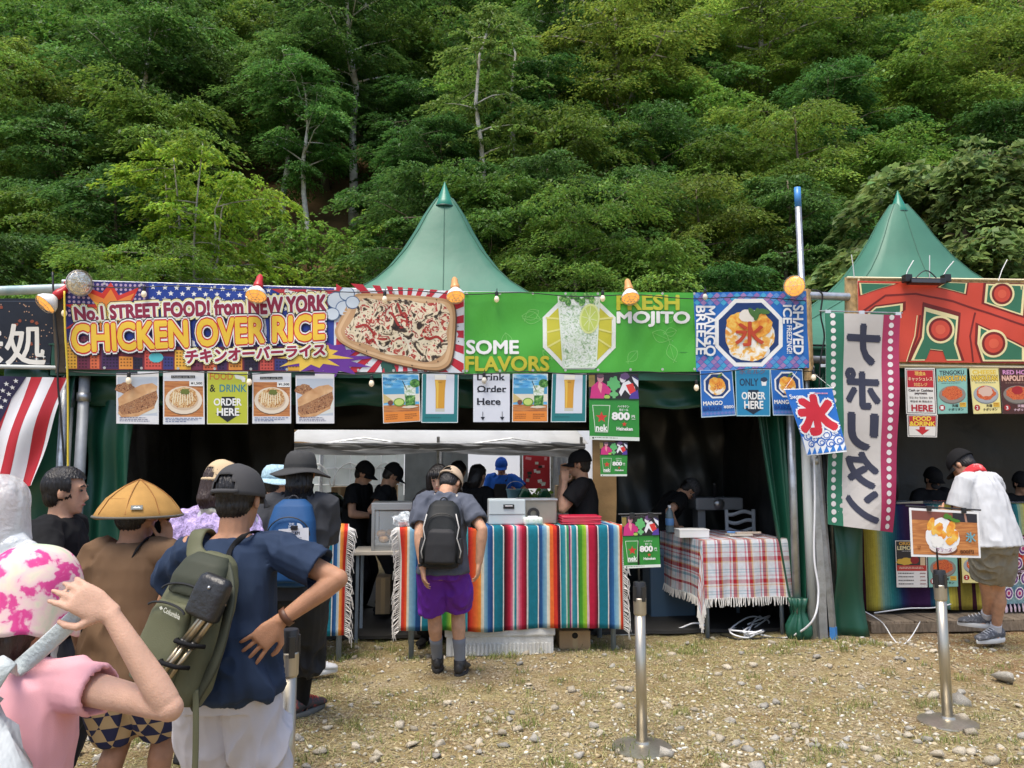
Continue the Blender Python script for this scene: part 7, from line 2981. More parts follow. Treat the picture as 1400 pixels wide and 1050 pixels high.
 def face(s,eyes=True,mouth=True,brows=True):
  k,C,X,Y,U_ = s.k,s.hc,s.hX,s.hY,s.hU
  R = Matrix((X,Y,U_)).transposed()
  for sd in (-1,1):
   if eyes:
    MB().sphere(C + U_ * .004 * k + Y * .080 * k + X * sd * .031 * k,(.014 * k,.006 * k,.0065 * k),10,R).build('eye',EYE,s.root,True)
   if brows:
    MB().tube([C + U_ * .026 * k + Y * .090 * k + X * sd * .014 * k,C + U_ * .031 * k + Y * .089 * k + X * sd * .032 * k,C + U_ * .024 * k + Y * .080 * k + X * sd * .048 * k],.0042 * k,5).build('eyebrow',HAIR,s.root,True)
  if mouth:
   MB().sphere(C - U_ * .070 * k + Y * .087 * k,(.021 * k,.005 * k,.006 * k),10,R).build('lips',LIP,s.root,True)

 def shirt(s,m,hem=.47,sleeve=.62,e=.014,loose=.02,slev_loose=.022,voxel=None,seed=0,amp=.006,name='shirt',neck=True,drape=0.0,dec=None,hollows=True):
  """sleeve: share of the upper arm covered (may pass 1 into the forearm)"""
  mb = MB()
  rings = []
  X0,Y0 = s.sx[1],s.sy[1]
  base = s.spine[1] + Vector((0,0,(hem - .50) * s.H))
  rx,ry = s.sr[1]
  rx = max(rx,s.sr[5][0] * .97)
  ry = max(ry,s.sr[5][1] * 1.0)
  rings.append(ell(base,X0,Y0,rx + e + loose,ry + e + loose * .9,24))
  for i in range(1,10):
   if s.spine[i].z < base.z + .015:
    continue
   f = 1 - min(1,max(0,(i - 1) / 5))
   a,b = s.sr[i]
   if 1 <= i <= 5:
    a = max(a,s.sr[5][0] * (.95 if not s.fem else .9)) if drape >= 0 else a
    b = max(b,s.sr[5][1] * .95)
   if i == 9:
    if not neck:
     continue
    a,b = a + .006,b + .006
    rings.append(ell(s.spine[i] - (s.spine[9] - s.spine[8]) * .45,s.sx[i],s.sy[i],a + .016,b + .018,24))
    continue
   rings.append(ell(s.spine[i],s.sx[i],s.sy[i],a + e + loose * f,b + e + loose * f * .9,24))
  mb.loft(rings)
  ends = []
  h = s.H * s.armk
  for sd in (-1,1):
   S,E,W_ = s.sh[sd],s.elb[sd],s.wri[sd]
   mb.sphere(S - Vector((sd * .01,0,.004)),.038 * h + e * .8,14)
   if sleeve <= 1:
    p = S.lerp(E,sleeve)
    r = (.0345 - .010 * sleeve) * h + e + slev_loose
    s.limb(mb,[S + (s.spine[7] - S) * .45,S,S.lerp(E,sleeve * .5),p],[.040 * h + e,.0375 * h + e,.034 * h + e + slev_loose * .6,r],16)
    ends.append((p,E - S,r))
   else:
    q = sleeve - 1
    p = E.lerp(W_,q)
    r = .022 * h + e + slev_loose * .6
    s.limb(mb,[S + (s.spine[7] - S) * .45,S,S.lerp(E,.5),E,p],[.040 * h + e,.0375 * h + e,.034 * h + e,.029 * h + e,r],16)
    ends.append((p,W_ - E,r))
  me = fuse(mb,voxel or s.voxel,4,dec or s.dec)
  wrinkles(me,amp * 1.6,46,seed)
  if hollows:
   for p,a,r in ends:
    hollow(me,p,a,r,.04)
  return s.add(name,me,m)

 def trousers(s,m,length=1.0,e=.012,loose=.02,voxel=None,seed=3,amp=.006,name='shorts',top=.565):
  """length: 0 hip .. 1 knee .. 2 ankle"""
  mb = MB()
  h = s.H * s.build ** .6
  rings = []
  for i in (0,1,2):
   a,b = s.sr[i]
   rings.append(ell(s.spine[i],s.sx[i],s.sy[i],a + e + (.006 if i == 0 else 0),b + e + .004,20))
  rings.append(ell(s.spine[2] + (s.spine[3] - s.spine[2]) * .6,s.sx[2],s.sy[2],s.sr[2][0] + e,s.sr[2][1] + e,20))
  mb.loft(rings)
  ends = []
  for sd in (-1,1):
   A,K,N = s.hip[sd],s.knee[sd],s.ank[sd]
   if length <= 1:
    p = A.lerp(K,length)
    r = (.056 - .018 * length) * h + e + loose
    s.limb(mb,[A + Vector((0,0,.02)),A.lerp(K,length * .5),p],[.058 * h + e,.054 * h + e + loose * .6,r],16)
    ends.append((p,K - A,r))
   else:
    p = K.lerp(N,length - 1)
    r = .030 * h + e + loose
    s.limb(mb,[A + Vector((0,0,.02)),A.lerp(K,.5),K,p],[.058 * h + e,.052 * h + e + loose * .5,.040 * h + e + loose * .6,r],16)
    ends.append((p,N - K,r))
  me = fuse(mb,voxel or s.voxel,4,s.dec)
  wrinkles(me,amp * 1.6,44,seed)
  for p,a,r in ends:
   hollow(me,p,a,r,.04)
  return s.add(name,me,m)

 def socks(s,m,top=.45,name='sock'):
  h = s.H
  for sd in (-1,1):
   K,N = s.knee[sd],s.ank[sd]
   t = 1 - top
   mb = MB()
   pts = [K.lerp(N,t + (1 - t) * k / 5) + Vector((0,-.012 * h * max(0,1 - abs(t + (1 - t) * k / 5 - .3) * 2.2),0)) for k in range(6)] + [N - Vector((0,0,.05))]
   rad = []
   for k in range(6):
    q = t + (1 - t) * k / 5
    rad.append(float(np.interp(q,[0,.28,.6,1],[.034,.0345,.026,.0215])) * h * s.build ** .6 + .006)
   mb.tube(pts,rad + [.035],16)
   mb.build(name,m,s.root,True)

 def shoes(s,m,sole,lace=None,high=0.0,k=1.0,sides=(-1,1),name='shoe'):
  q = s.k * k
  for sd in sides:
   d = Vector((s.foot[sd].x,s.foot[sd].y,0)).normalized()
   x = Vector((d.y,-d.x,0))
   a = s.ank[sd]
   g = Vector((a.x,a.y,a.z - .075 * s.k))
   U_ = Vector((0,0,1))
   mb = MB()
   rings = []
   for t,w,hh in ((-.072,.020,.062),(-.060,.032,.080),(-.03,.037,.092),(.01,.038,.094),(.05,.040,.078),(.10,.045,.060),(.145,.046,.048),(.175,.038,.038),(.192,.018,.026)):
    cen = g + d * t * q + U_ * (.020 + hh * .5) * q
    ring = []
    for j in range(16):
     th = 2 * PI * j / 16
     ring.append(cen + x * (w * q * math.cos(th) * (1 - .18 * max(0,math.sin(th)))) + U_ * (hh * .5 * q * math.sin(th)))
    rings.append(ring)
   mb.loft(rings)
   if high:
    mb.tube([a - U_ * .02,a + U_ * high],[.046 * q,.047 * q],16)
   o = mb.build(name,m,s.root,True)
   sb = MB()
   rings = []
   for z,gr in ((0.0,-.002),(.012,.002),(.026,.001),(.030,-.004)):
    ring = []
    for j in range(28):
     th = 2 * PI * j / 28
     c0,s0 = math.cos(th),math.sin(th)
     ln = (.195 if c0 > 0 else .076) + gr
     wd = (.047 if c0 > 0 else .039) + gr
     ring.append(g + d * (ln * c0 + .0) * q + x * (wd * s0 * (1 - .25 * max(0,c0) ** 3)) * q + U_ * z * q)
    rings.append(ring)
   sb.loft(rings)
   sb.build('sole',sole,o,True,sharp=50)
   if lace:
    for j in range(4):
     t = .045 + j * .022
     z = .020 + (.094 - (t - .01) * .38) * 1.0 + .001
     MB().tube([g + d * t * q + x * .024 * q + U_ * (z - .008) * q,g + d * (t + .008) * q + U_ * (z + .003) * q,g + d * t * q - x * .024 * q + U_ * (z - .008) * q],.0035 * q,5).build('lace',lace,o)

 def hair(s,m=None,e=.010,front=.035,low=-.06,long=0.0,voxel=.007,seed=2):
  """skull cap of hair; long: how far it hangs below the nape"""
  k,C,X,Y,U_ = s.k,s.hc,s.hX,s.hY,s.hU
  R = Matrix((X,Y,U_)).transposed()
  mb = MB()
  mb.sphere(C + U_ * .028 * k - Y * .016 * k,((.076 + e) * k,(.094 + e) * k,(.088 + e) * k),20,R)
  mb.sphere(C - U_ * .03 * k - Y * .045 * k,((.062 + e) * k,(.05 + e) * k,(.055 + e) * k),16,R)
  if long:
   mb.tube([C - Y * .05 * k,C - Y * .075 * k - U_ * .10 * k,C - Y * .07 * k - U_ * (.10 + long) * k],[.085 * k,.075 * k,.05 * k],16)
  me = fuse(mb,max(voxel,s.voxel),2,s.dec)
  V = vco(me)
  L_ = V - np.array(C)
  lx,ly,lz = L_ @ np.array(X),L_ @ np.array(Y),L_ @ np.array(U_)
  wob = .006 * snoise(V,70,seed)
  kill = (ly > front * k + wob) & (lz < .062 * k + wob) | (lz < low * k + wob) & (ly > -.02 * k) | ((np.abs(lx) > .070 * k) & (lz < -.005 * k + wob) & (ly > -.015 * k))
  if not long:
   kill |= lz < (low - .035) * k
  bm = bmesh.new()
  bm.from_mesh(me)
  bm.verts.ensure_lookup_table()
  bmesh.ops.delete(bm,geom=[bm.verts[i] for i in np.nonzero(kill)[0]],context='VERTS')
  bm.to_mesh(me)
  bm.free()
  V,N = vco(me),vno(me)
  q = (V - np.array(C))
  az = np.arctan2(q @ np.array(X),q @ np.array(Y))
  setco(me,V + N * ((.0035 * np.sin(az * 34 + 3 * snoise(V,20,seed)) + .003 * snoise(V,60,seed + 3)) * k)[:,None])
  return s.add('hair',me,m or HAIR)

 def cap(s,m,brim=None,e=.020,back_gap=False,yaw=0.0,blen=.07,low=.012,strap=None,name='cap',button=True,tilt=0.0):
  """baseball cap; yaw turns the peak"""
  k,C,U_ = s.k,s.hc,s.hU
  Rw = Matrix.Rotation(yaw,3,U_)
  X,Y = Rw @ s.hX,Rw @ s.hY
  Rt = Matrix.Rotation(tilt,3,X)
  Y = Rt @ Y
  U_ = Rt @ U_
  cen = C + U_ * low * k - s.hY * .014 * k
  a,b,hh = (.078 + e) * k,(.096 + e) * k,(.110 + e * .5) * k
  mb = MB()
  nu,nv = 40,12
  vs,fs = [],[]
  for j in range(nv + 1):
   ph = (PI / 2) * j / nv
   for i in range(nu):
    th = 2 * PI * i / nu
    r = math.cos(ph) ** .75 if j < nv else 0.0
    seam = 1 - .010 * (abs(math.sin(th * 3)) < .18)
    vs.append(cen + X * (a * r * seam * math.sin(th)) + Y * (b * r * seam * math.cos(th)) + U_ * (hh * math.sin(ph) * (1 - .06 * math.cos(th))))
  for j in range(nv):
   for i in range(nu):
    if back_gap and j < 5 and abs(((i / nu) * 2 * PI - PI)) < .55 * math.sqrt(max(0,1 - (j / 5) ** 2)):
     continue
    i2 = (i + 1) % nu
    fs.append((j * nu + i,j * nu + i2,(j + 1) * nu + i2,(j + 1) * nu + i))
  mb.add(vs,fs)
  o = mb.build(name,m,s.root,True,solid=.003)
  br = MB()

  def bf(u,v):
   th = (u - .5) * 2.1
   q = 1 + v * blen / .11 * (math.cos((u - .5) * PI) ** .5 if abs(u - .5) < .499 else 0)
   dn = -.018 * v - .030 * (abs(u - .5) * 2) ** 2 * v
   return cen + X * (a * .985 * math.sin(th) * (1 + .10 * v)) + Y * (b * .985 * math.cos(th) + (q - 1) * .11 * k) + U_ * ((.006 + dn) * k)
  br.grid(bf,24,6)
  br.build('peak',brim or m,o,True,solid=.004)
  if button:
   MB().sphere(cen + U_ * (hh + .001),(.008,.008,.005),8).build('button',brim or m,o,True)
  if back_gap:
   MB().tube([cen + X * (a * .99 * math.sin(t)) + Y * (b * 1.0 * math.cos(t)) + U_ * .012 * k for t in np.linspace(PI - .62,PI + .62,9)],.009 * k,8,flat=1.0).build('strap',strap or m,o,True)
  return o

 def bucket(s,m,brim=.065,e=.022,hh=.105,droop=.35,band=None,low=.018):
  k,C,X,Y,U_ = s.k,s.hc,s.hX,s.hY,s.hU
  cen = C + U_ * low * k - Y * .012 * k
  a,b = (.078 + e) * k,(.096 + e) * k
  prof = [(1.0,0.0),(.985,.03),(.95,.06),(.86,hh - .02),(.72,hh - .004),(.4,hh + .006),(.0,hh + .008)]
  mb = MB()
  n = 40
  rings = []
  for f,z in prof:
   rings.append([cen + X * (a * f * math.cos(2 * PI * i / n)) + Y * (b * f * math.sin(2 * PI * i / n)) + U_ * (z * k + .004 * math.sin(i * 1.1 + z * 60)) for i in range(n)])
  mb.loft(rings,False)
  o = mb.build('hat',m,s.root,True,solid=.003)
  br = MB()
  rings = []
  for v in (0,.35,.7,1.0):
   rings.append([cen + X * ((a + v * brim * k) * math.cos(2 * PI * i / n)) + Y * ((b + v * brim * k) * math.sin(2 * PI * i / n)) - U_ * (v * brim * droop * k * (1 + .25 * math.sin(i * .5 + 1)) - .002) for i in range(n)])
  br.loft(rings,False)
  br.build('brim',m,o,True,solid=.004)
  if band:
   mb = MB()
   mb.loft([[cen + X * ((a + .003) * f * math.cos(2 * PI * i / n)) + Y * ((b + .003) * f * math.sin(2 * PI * i / n)) + U_ * z * k for i in range(n)] for f,z in ((1.0,.004),(.995,.026))],False)
   mb.build('hat_band',band,o,True)
  return o

 def finish(s):
  s.root.location = s.loc
  s.root.rotation_euler = (0,0,s.rz)
  return s

 def worn(s,name,label,cat,group=None):
  """root of a thing carried by this person, modelled in the person's local frame"""
  o = root(name,label,cat,(0,0,0),group)
  s._carry = getattr(s,'_carry',[])
  s._carry.append(o)
  o.location = s.loc
  o.rotation_euler = (0,0,s.rz)
  return o

def softbox(rings_spec,cen,X,Y,U_,n=20,p=3.2):
 """rings (height, half width, half depth, depth offset) along U"""
 mb = MB()
 mb.loft([ell(cen + U_ * z + Y * off,X,Y,w,d,n,p) for z,w,d,off in rings_spec])
 return mb

def strap_mesh(pts,w,th,side):
 """flat ribbon through points; side = width direction"""
 mb = MB()
 pts = [Vector(p) for p in pts]
 out = []
 for i in range(len(pts) - 1):
  a,b,c_,d = pts[max(i - 1,0)],pts[i],pts[i + 1],pts[min(i + 2,len(pts) - 1)]
  for k in range(5):
   t = k / 5
   out.append(.5 * ((2 * b) + (c_ - a) * t + (2 * a - 5 * b + 4 * c_ - d) * t * t + (3 * b - a - 3 * c_ + d) * t ** 3))
 out.append(pts[-1])
 rings = []
 for i,p in enumerate(out):
  d = (out[min(i + 1,len(out) - 1)] - out[max(i - 1,0)]).normalized()
  sv = Vector(side)
  sv = (sv - d * sv.dot(d)).normalized()
  nn = d.cross(sv)
  rings.append(ell(p,sv,nn,w / 2,th / 2,8,4))
 mb.loft(rings)
 return mb

def cloth_m(name,col,**kw):
 d = dict(rough=.85,spec=.2,var=.08,vscale=6,bump=.10,bscale=420)
 d.update(kw)
 return mat(name,col,**d)

# ------------------------------------------------------------------ the queue and the sellers
def base_at(px,Y,z=0.0):
 p = P(px,700,Y)
 return Vector((p.x,Y,z))

BLACKC = cloth_m('black cotton',(.010,.010,.011))
CHAR = cloth_m('charcoal cotton',(.05,.052,.058))
OUT = mat('dark outsole',(.03,.028,.026),.8)
WSOLE = mat('white outsole',(.7,.69,.65),.6)

# ---- 1 woman in pink,nearest
def pink_woman():
 Y = 1.78
 p = Person('woman in a pink top with a bright scarf over her hair, left foreground',base_at(24,Y),-.12,1.50,.98,True,lean=.06,head=(-.35,.12,.0),voxel=.0048,armw=.92)
 p.la *= 1.10
 p.lf *= 1.06
 hand_w = p.L(P(150,838,1.68))
 elb_w = p.L(P(266,906,1.62))
 p.arm(1,hand_w,elb_w + (elb_w - p.sh[1]) * 2 + Vector((.1,0,-.06)),dict(d=p.L(P(88,806,1.66)) - hand_w,n=Vector((-.1,.9,-.45)),curl=.34,spread=.14,k=1.05,thumb=.7))
 lw = p.L(P(-60,900,2.05))
 p.arm(-1,lw,p.sh[-1] + Vector((-.5,-.1,-.4)))
 p.body(SKIN3)
 PK = cloth_m('pink jersey',(.78,.40,.44),var=.05)
 p.shirt(PK,hem=.44,sleeve=.30,e=.012,loose=.03,slev_loose=.008,voxel=.0055,seed=11,amp=.005)
 p.trousers(cloth_m('sand cotton',(.42,.36,.28)),1.9,loose=.02,name='trousers',voxel=.012)
 p.shoes(CHAR,WSOLE)
 p.hair(BRHAIR,e=.016,front=.03,low=-.075,long=.07)
 k,C,X,Yv,U_ = p.k,p.hc,p.hX,p.hY,p.hU
 mb = MB()

 def sc(u,v):
  th = (u - .5) * 2 * PI * .80 + PI            # open towards the face
  ph = (PI / 2) * (1 - v * 1.30)
  r = math.cos(ph) ** .8 if ph > 0 else 1.0 + .10 * (-ph)
  fl = 1 + .05 * math.sin(u * 31) * max(0,v - .5) + .10 * max(0,v - .7)
  z = math.sin(ph) * .128 if ph > 0 else math.sin(ph) * .20
  return C + U_ * ((.014 + z) * k) - Yv * .010 * k + X * (.104 * k * r * fl * math.sin(th)) + Yv * (.122 * k * r * fl * math.cos(th)) + U_ * (.004 * math.sin(u * 40 + v * 9) * v)
 mb.grid(sc,60,30)
 mb.build('head_scarf',food_mat('scarf cotton print',15,[(.30,c(190,222,180)),(.44,c(240,222,200)),(.53,c(244,200,205)),(.56,c(228,70,150)),(.62,c(226,50,140)),(.68,c(245,170,205))],5,.25,rough=.85),p.root,True,solid=.003)
 MB().tube([p.spine[8] + Vector((math.cos(t) * .066,math.sin(t) * .060,.012 + .010 * math.sin(t))) for t in np.linspace(0,2 * PI,17)],.006,6,flat=1.0).build('neck_cord',BLACKC,p.root,True)
 p.finish()
 b = p.worn('drawstring_bag','white drawstring bag on the back of the woman in pink','bag')
 WB = mat('white nylon',(.62,.65,.65),.5,var=.08,vscale=8,bump=.5,bscale=22,stretch=(1,1,.3))
 q0 = p.spine[4] + Vector((.05,-.20,.05))
 sb = softbox([(-.36,.12,.05,0),(-.33,.17,.085,0),(-.15,.185,.10,-.01),(.05,.16,.085,0),(.13,.10,.06,.01),(.17,.05,.04,.02),(.185,.06,.045,.02),(.20,.045,.03,.02)],q0,Vector((1,0,0)),Vector((0,1,0)),Vector((0,0,1)),30,2.4)
 for i,v in enumerate(sb.v):
  v = Vector(v)
  a = math.atan2(v.y - q0.y,v.x - q0.x)
  w = .010 * math.sin(a * 13 + v.z * 6) + .006 * math.sin(a * 29 - v.z * 11)
  sb.v[i] = tuple(v + Vector((math.cos(a),math.sin(a),0)) * w)
 sb.build('bag_body',WB,b,True)
 e = q0 + Vector((.02,.03,.16))
 hp = p.wri[1] + (p.L(P(88,806,1.66)) - hand_w).normalized() * .06
 st = strap_mesh([e,e + Vector((.06,.0,.10)),p.sh[1] + Vector((-.085,-.062,.045)),hp + Vector((0,.0,-.02)),hp + Vector((-.01,.02,.015))],.038,.008,Vector((1,.1,-.6)))
 st.build('strap',mat('pale grey webbing',(.50,.55,.55),.6,bump=.3,bscale=90),b,True)
 sd_ = p.sh[1]
 return p

PINK = pink_woman()

# ---- 2 man in navy shirt
def navy_man():
 Y = 3.0
 p = Person('man in a navy shirt with one hand on his hip, grey cap and white trousers',base_at(318,Y),-.10,1.70,.97,lean=.04,head=(-.12,.08,0),voxel=.005,armw=.9)
 w = p.L(P(382,850,2.88))
 p.arm(1,w,p.L(P(520,838,2.83)),dict(d=p.L(P(345,888,2.85)) - w,n=Vector((-.25,1,.1)),curl=.20,spread=.30,k=1.08))
 w2 = p.L(P(205,880,3.45))
 p.arm(-1,w2,p.L(P(140,860,2.8)))
 p.leg(-1,Vector((-.13,.0,0)))
 p.leg(1,Vector((.13,.02,0)))
 p.body(SKIN2)
 NV = cloth_m('navy jersey',(.024,.040,.078),var=.06)
 p.shirt(NV,hem=.50,sleeve=.74,e=.014,loose=.035,slev_loose=.032,seed=4,amp=.010)
 p.trousers(cloth_m('off white cotton',(.56,.54,.57),var=.05),1.92,e=.014,loose=.035,name='trousers',seed=7,amp=.009)
 p.shoes(CHAR,WSOLE)
 p.hair(HAIR,e=.006,front=.03,low=-.055)
 G = cloth_m('grey cap twill',(.065,.064,.066))
 p.cap(G,back_gap=True,e=.016,strap=G,low=.006)
 d = (p.wri[1] - p.elb[1]).normalized()
 R = frame_to(d)
 MB().lathe([(.033,-.012),(.036,-.010),(.036,.010),(.033,.012)],p.wri[1] - d * .03,20,R).build('wrist_band',mat('brown leather',(.10,.04,.02),.5),p.root,True)
 a = p.sh[-1].lerp(p.elb[-1],.55)
 p.finish()
 # ---- olive backpack slung on the left shoulder
 b = p.worn('backpack','olive green backpack with a black pouch and tripod on the navy shirt','backpack')
 OG = cloth_m('olive nylon',(.115,.118,.068),rough=.6,bscale=240)
 OD = cloth_m('dark olive nylon',(.05,.055,.038),rough=.6)
 q = p.L(P(262,856,2.76))
 U_ = unit(Vector((.22,.16,1)))
 X = unit(Vector((1,-.18,-.2)) - U_ * Vector((1,-.18,-.2)).dot(U_))
 Yv = U_.cross(X)
 sb = softbox([(-.255,.07,.05,0),(-.245,.115,.075,0),(-.19,.135,.085,0),(-.05,.14,.088,-.005),(.08,.13,.08,0),(.17,.11,.07,.01),(.235,.08,.05,.02),(.26,.045,.03,.03)],q,X,Yv,U_,28,2.8)
 me = fuse(sb,.008,3)
 wrinkles(me,.006,22,5,(1,1,1))
 body_ = mesh_obj('bag_body',me,OG,b)
 fp = softbox([(-.20,.06,.02,0),(-.19,.085,.035,0),(-.08,.09,.04,0),(.03,.08,.036,0),(.075,.06,.02,0)],q - Yv * .085 - X * .03,X,Yv,U_,22,2.8)
 me = fuse(fp,.007,3)
 wrinkles(me,.004,26,6,(1,1,1))
 mesh_obj('front_pocket',me,OG,b)
 for z,wdt in ((.10,.10),(.045,.075)):
  MB().tube([q - Yv * (.088 if z > .08 else .124) + X * (wdt * math.sin(t) - (.0 if z > .08 else .03)) + U_ * (z + .05 * math.cos(t) * (.8 if z > .08 else .5)) for t in np.linspace(-1.4,1.4,13)],.0042,6).build('zip',mat('black zip',(.01,.01,.01),.5),b)
 yk = softbox([(.10,.10,.045,-.02),(.16,.105,.055,-.012),(.22,.085,.045,.0),(.25,.06,.03,.02)],q - Yv * .022 + U_ * .0,X,Yv,U_,22,2.6)
 mesh_obj('black_yoke',fuse(yk,.008,2),OD,b)
 s = Sheet([q - X * .055 - Yv * .128 + U_ * .062,q + X * .035 - Yv * .128 + U_ * .05,q + X * .035 - Yv * .128 + U_ * .028,q - X * .055 - Yv * .128 + U_ * .04],[(0,0),(1,0),(1,1),(0,1)],step=.0008)
 s.text('Columbia',(.22,.15,1,.9),c(206,206,190),.03)
 s.poly([(.0,.5),(.09,.2),(.18,.5),(.09,.8)],c(206,206,190))
 s.parts[''].build('logo',PAPERP,b)
 sh = p.sh[-1] + Vector((.055,-.02,.055))
 strap_mesh([q + U_ * .22 + Yv * .03,sh + Vector((.02,-.085,-.06)),sh + Vector((0,-.03,.012)),sh + Vector((0,.05,.0)),sh + Vector((-.01,.10,-.09))],.068,.016,Vector((1,-.2,.1))).build('shoulder_strap',OG,b,True)
 sh2 = q + X * .15 + U_ * .20
 ls = strap_mesh([q + X * .06 + U_ * .22 - Yv * .0,q + X * .155 + U_ * .12 - Yv * .06,q + X * .165 - U_ * .06 - Yv * .05,q + X * .125 - U_ * .19 - Yv * .03,q + X * .10 - U_ * .24 - Yv * .01],.05,.014,X * .9 - Yv * .4)
 ls.build('loose_strap',OD,b,True)
 wv = q + X * .12 - U_ * .18 - Yv * .045
 strap_mesh([wv,wv + Vector((.012,-.012,-.10)),wv + Vector((.015,-.012,-.22)),wv + Vector((.012,-.01,-.36))],.022,.004,Vector((1,0,0))).build('webbing_tail',OG,b,True)
 s2 = p.sh[1] + Vector((-.075,-.03,.055))
 strap_mesh([q + U_ * .2 + X * .08,s2 + Vector((-.06,-.075,-.05)),s2 + Vector((-.01,-.045,.012)),s2 + Vector((.0,.03,.012))],.022,.006,Vector((1,.3,.5))).build('sling_strap',BLACKC,b,True)
 k = softbox([(-.07,.055,.024,0),(-.062,.062,.032,0),(.02,.062,.034,0),(.06,.058,.03,0),(.075,.045,.018,0)],q + X * .105 + U_ * .12 - Yv * .105,unit(X - U_ * .12),Yv,unit(U_ + X * .12),20,4)
 kp = mesh_obj('black_pouch',fuse(k,.006,2),mat('black coated nylon',(.02,.02,.021),.38,bump=.2,bscale=60),b)
 MB().sphere(q + X * .115 + U_ * .155 - Yv * .14,.006,8).build('snap',STEEL,kp,True)
 t = p.worn('tripod','folded bronze tripod strapped to the olive backpack','tripod')
 BZ = mat('bronze aluminium',(.40,.33,.22),.3,.8)
 a0 = q + X * .135 + U_ * .115 - Yv * .095
 a1 = q + X * .035 - U_ * .17 - Yv * .135
 for j,off in enumerate((-.018,.002,.022)):
  o1 = X * off + Yv * (-.008 if j == 1 else .004)
  l0,l1 = a0 + o1,a1 + o1 * 1.1
  MB().tube([l0,l0.lerp(l1,.55)],.0105,10).build('leg',BZ,t,True)
  MB().tube([l0.lerp(l1,.53),l1],.0082,10).build('lower_leg',BZ,t,True)
  MB().tube([l0.lerp(l1,.50),l0.lerp(l1,.56)],.0135,10).build('leg_lock',BLACKP,t,True)
  MB().sphere(l1,.012,8).build('rubber_foot',BLACKP,t,True)
 for f in (.52,.78):
  m_ = a0.lerp(a1,f)
  MB().tube([m_ - X * .05 + Yv * .02,m_ - X * .03 - Yv * .024,m_ + X * .035 - Yv * .024,m_ + X * .055 + Yv * .02],.0075,6).build('tie_strap',BLACKC,t,True)

navy_man()

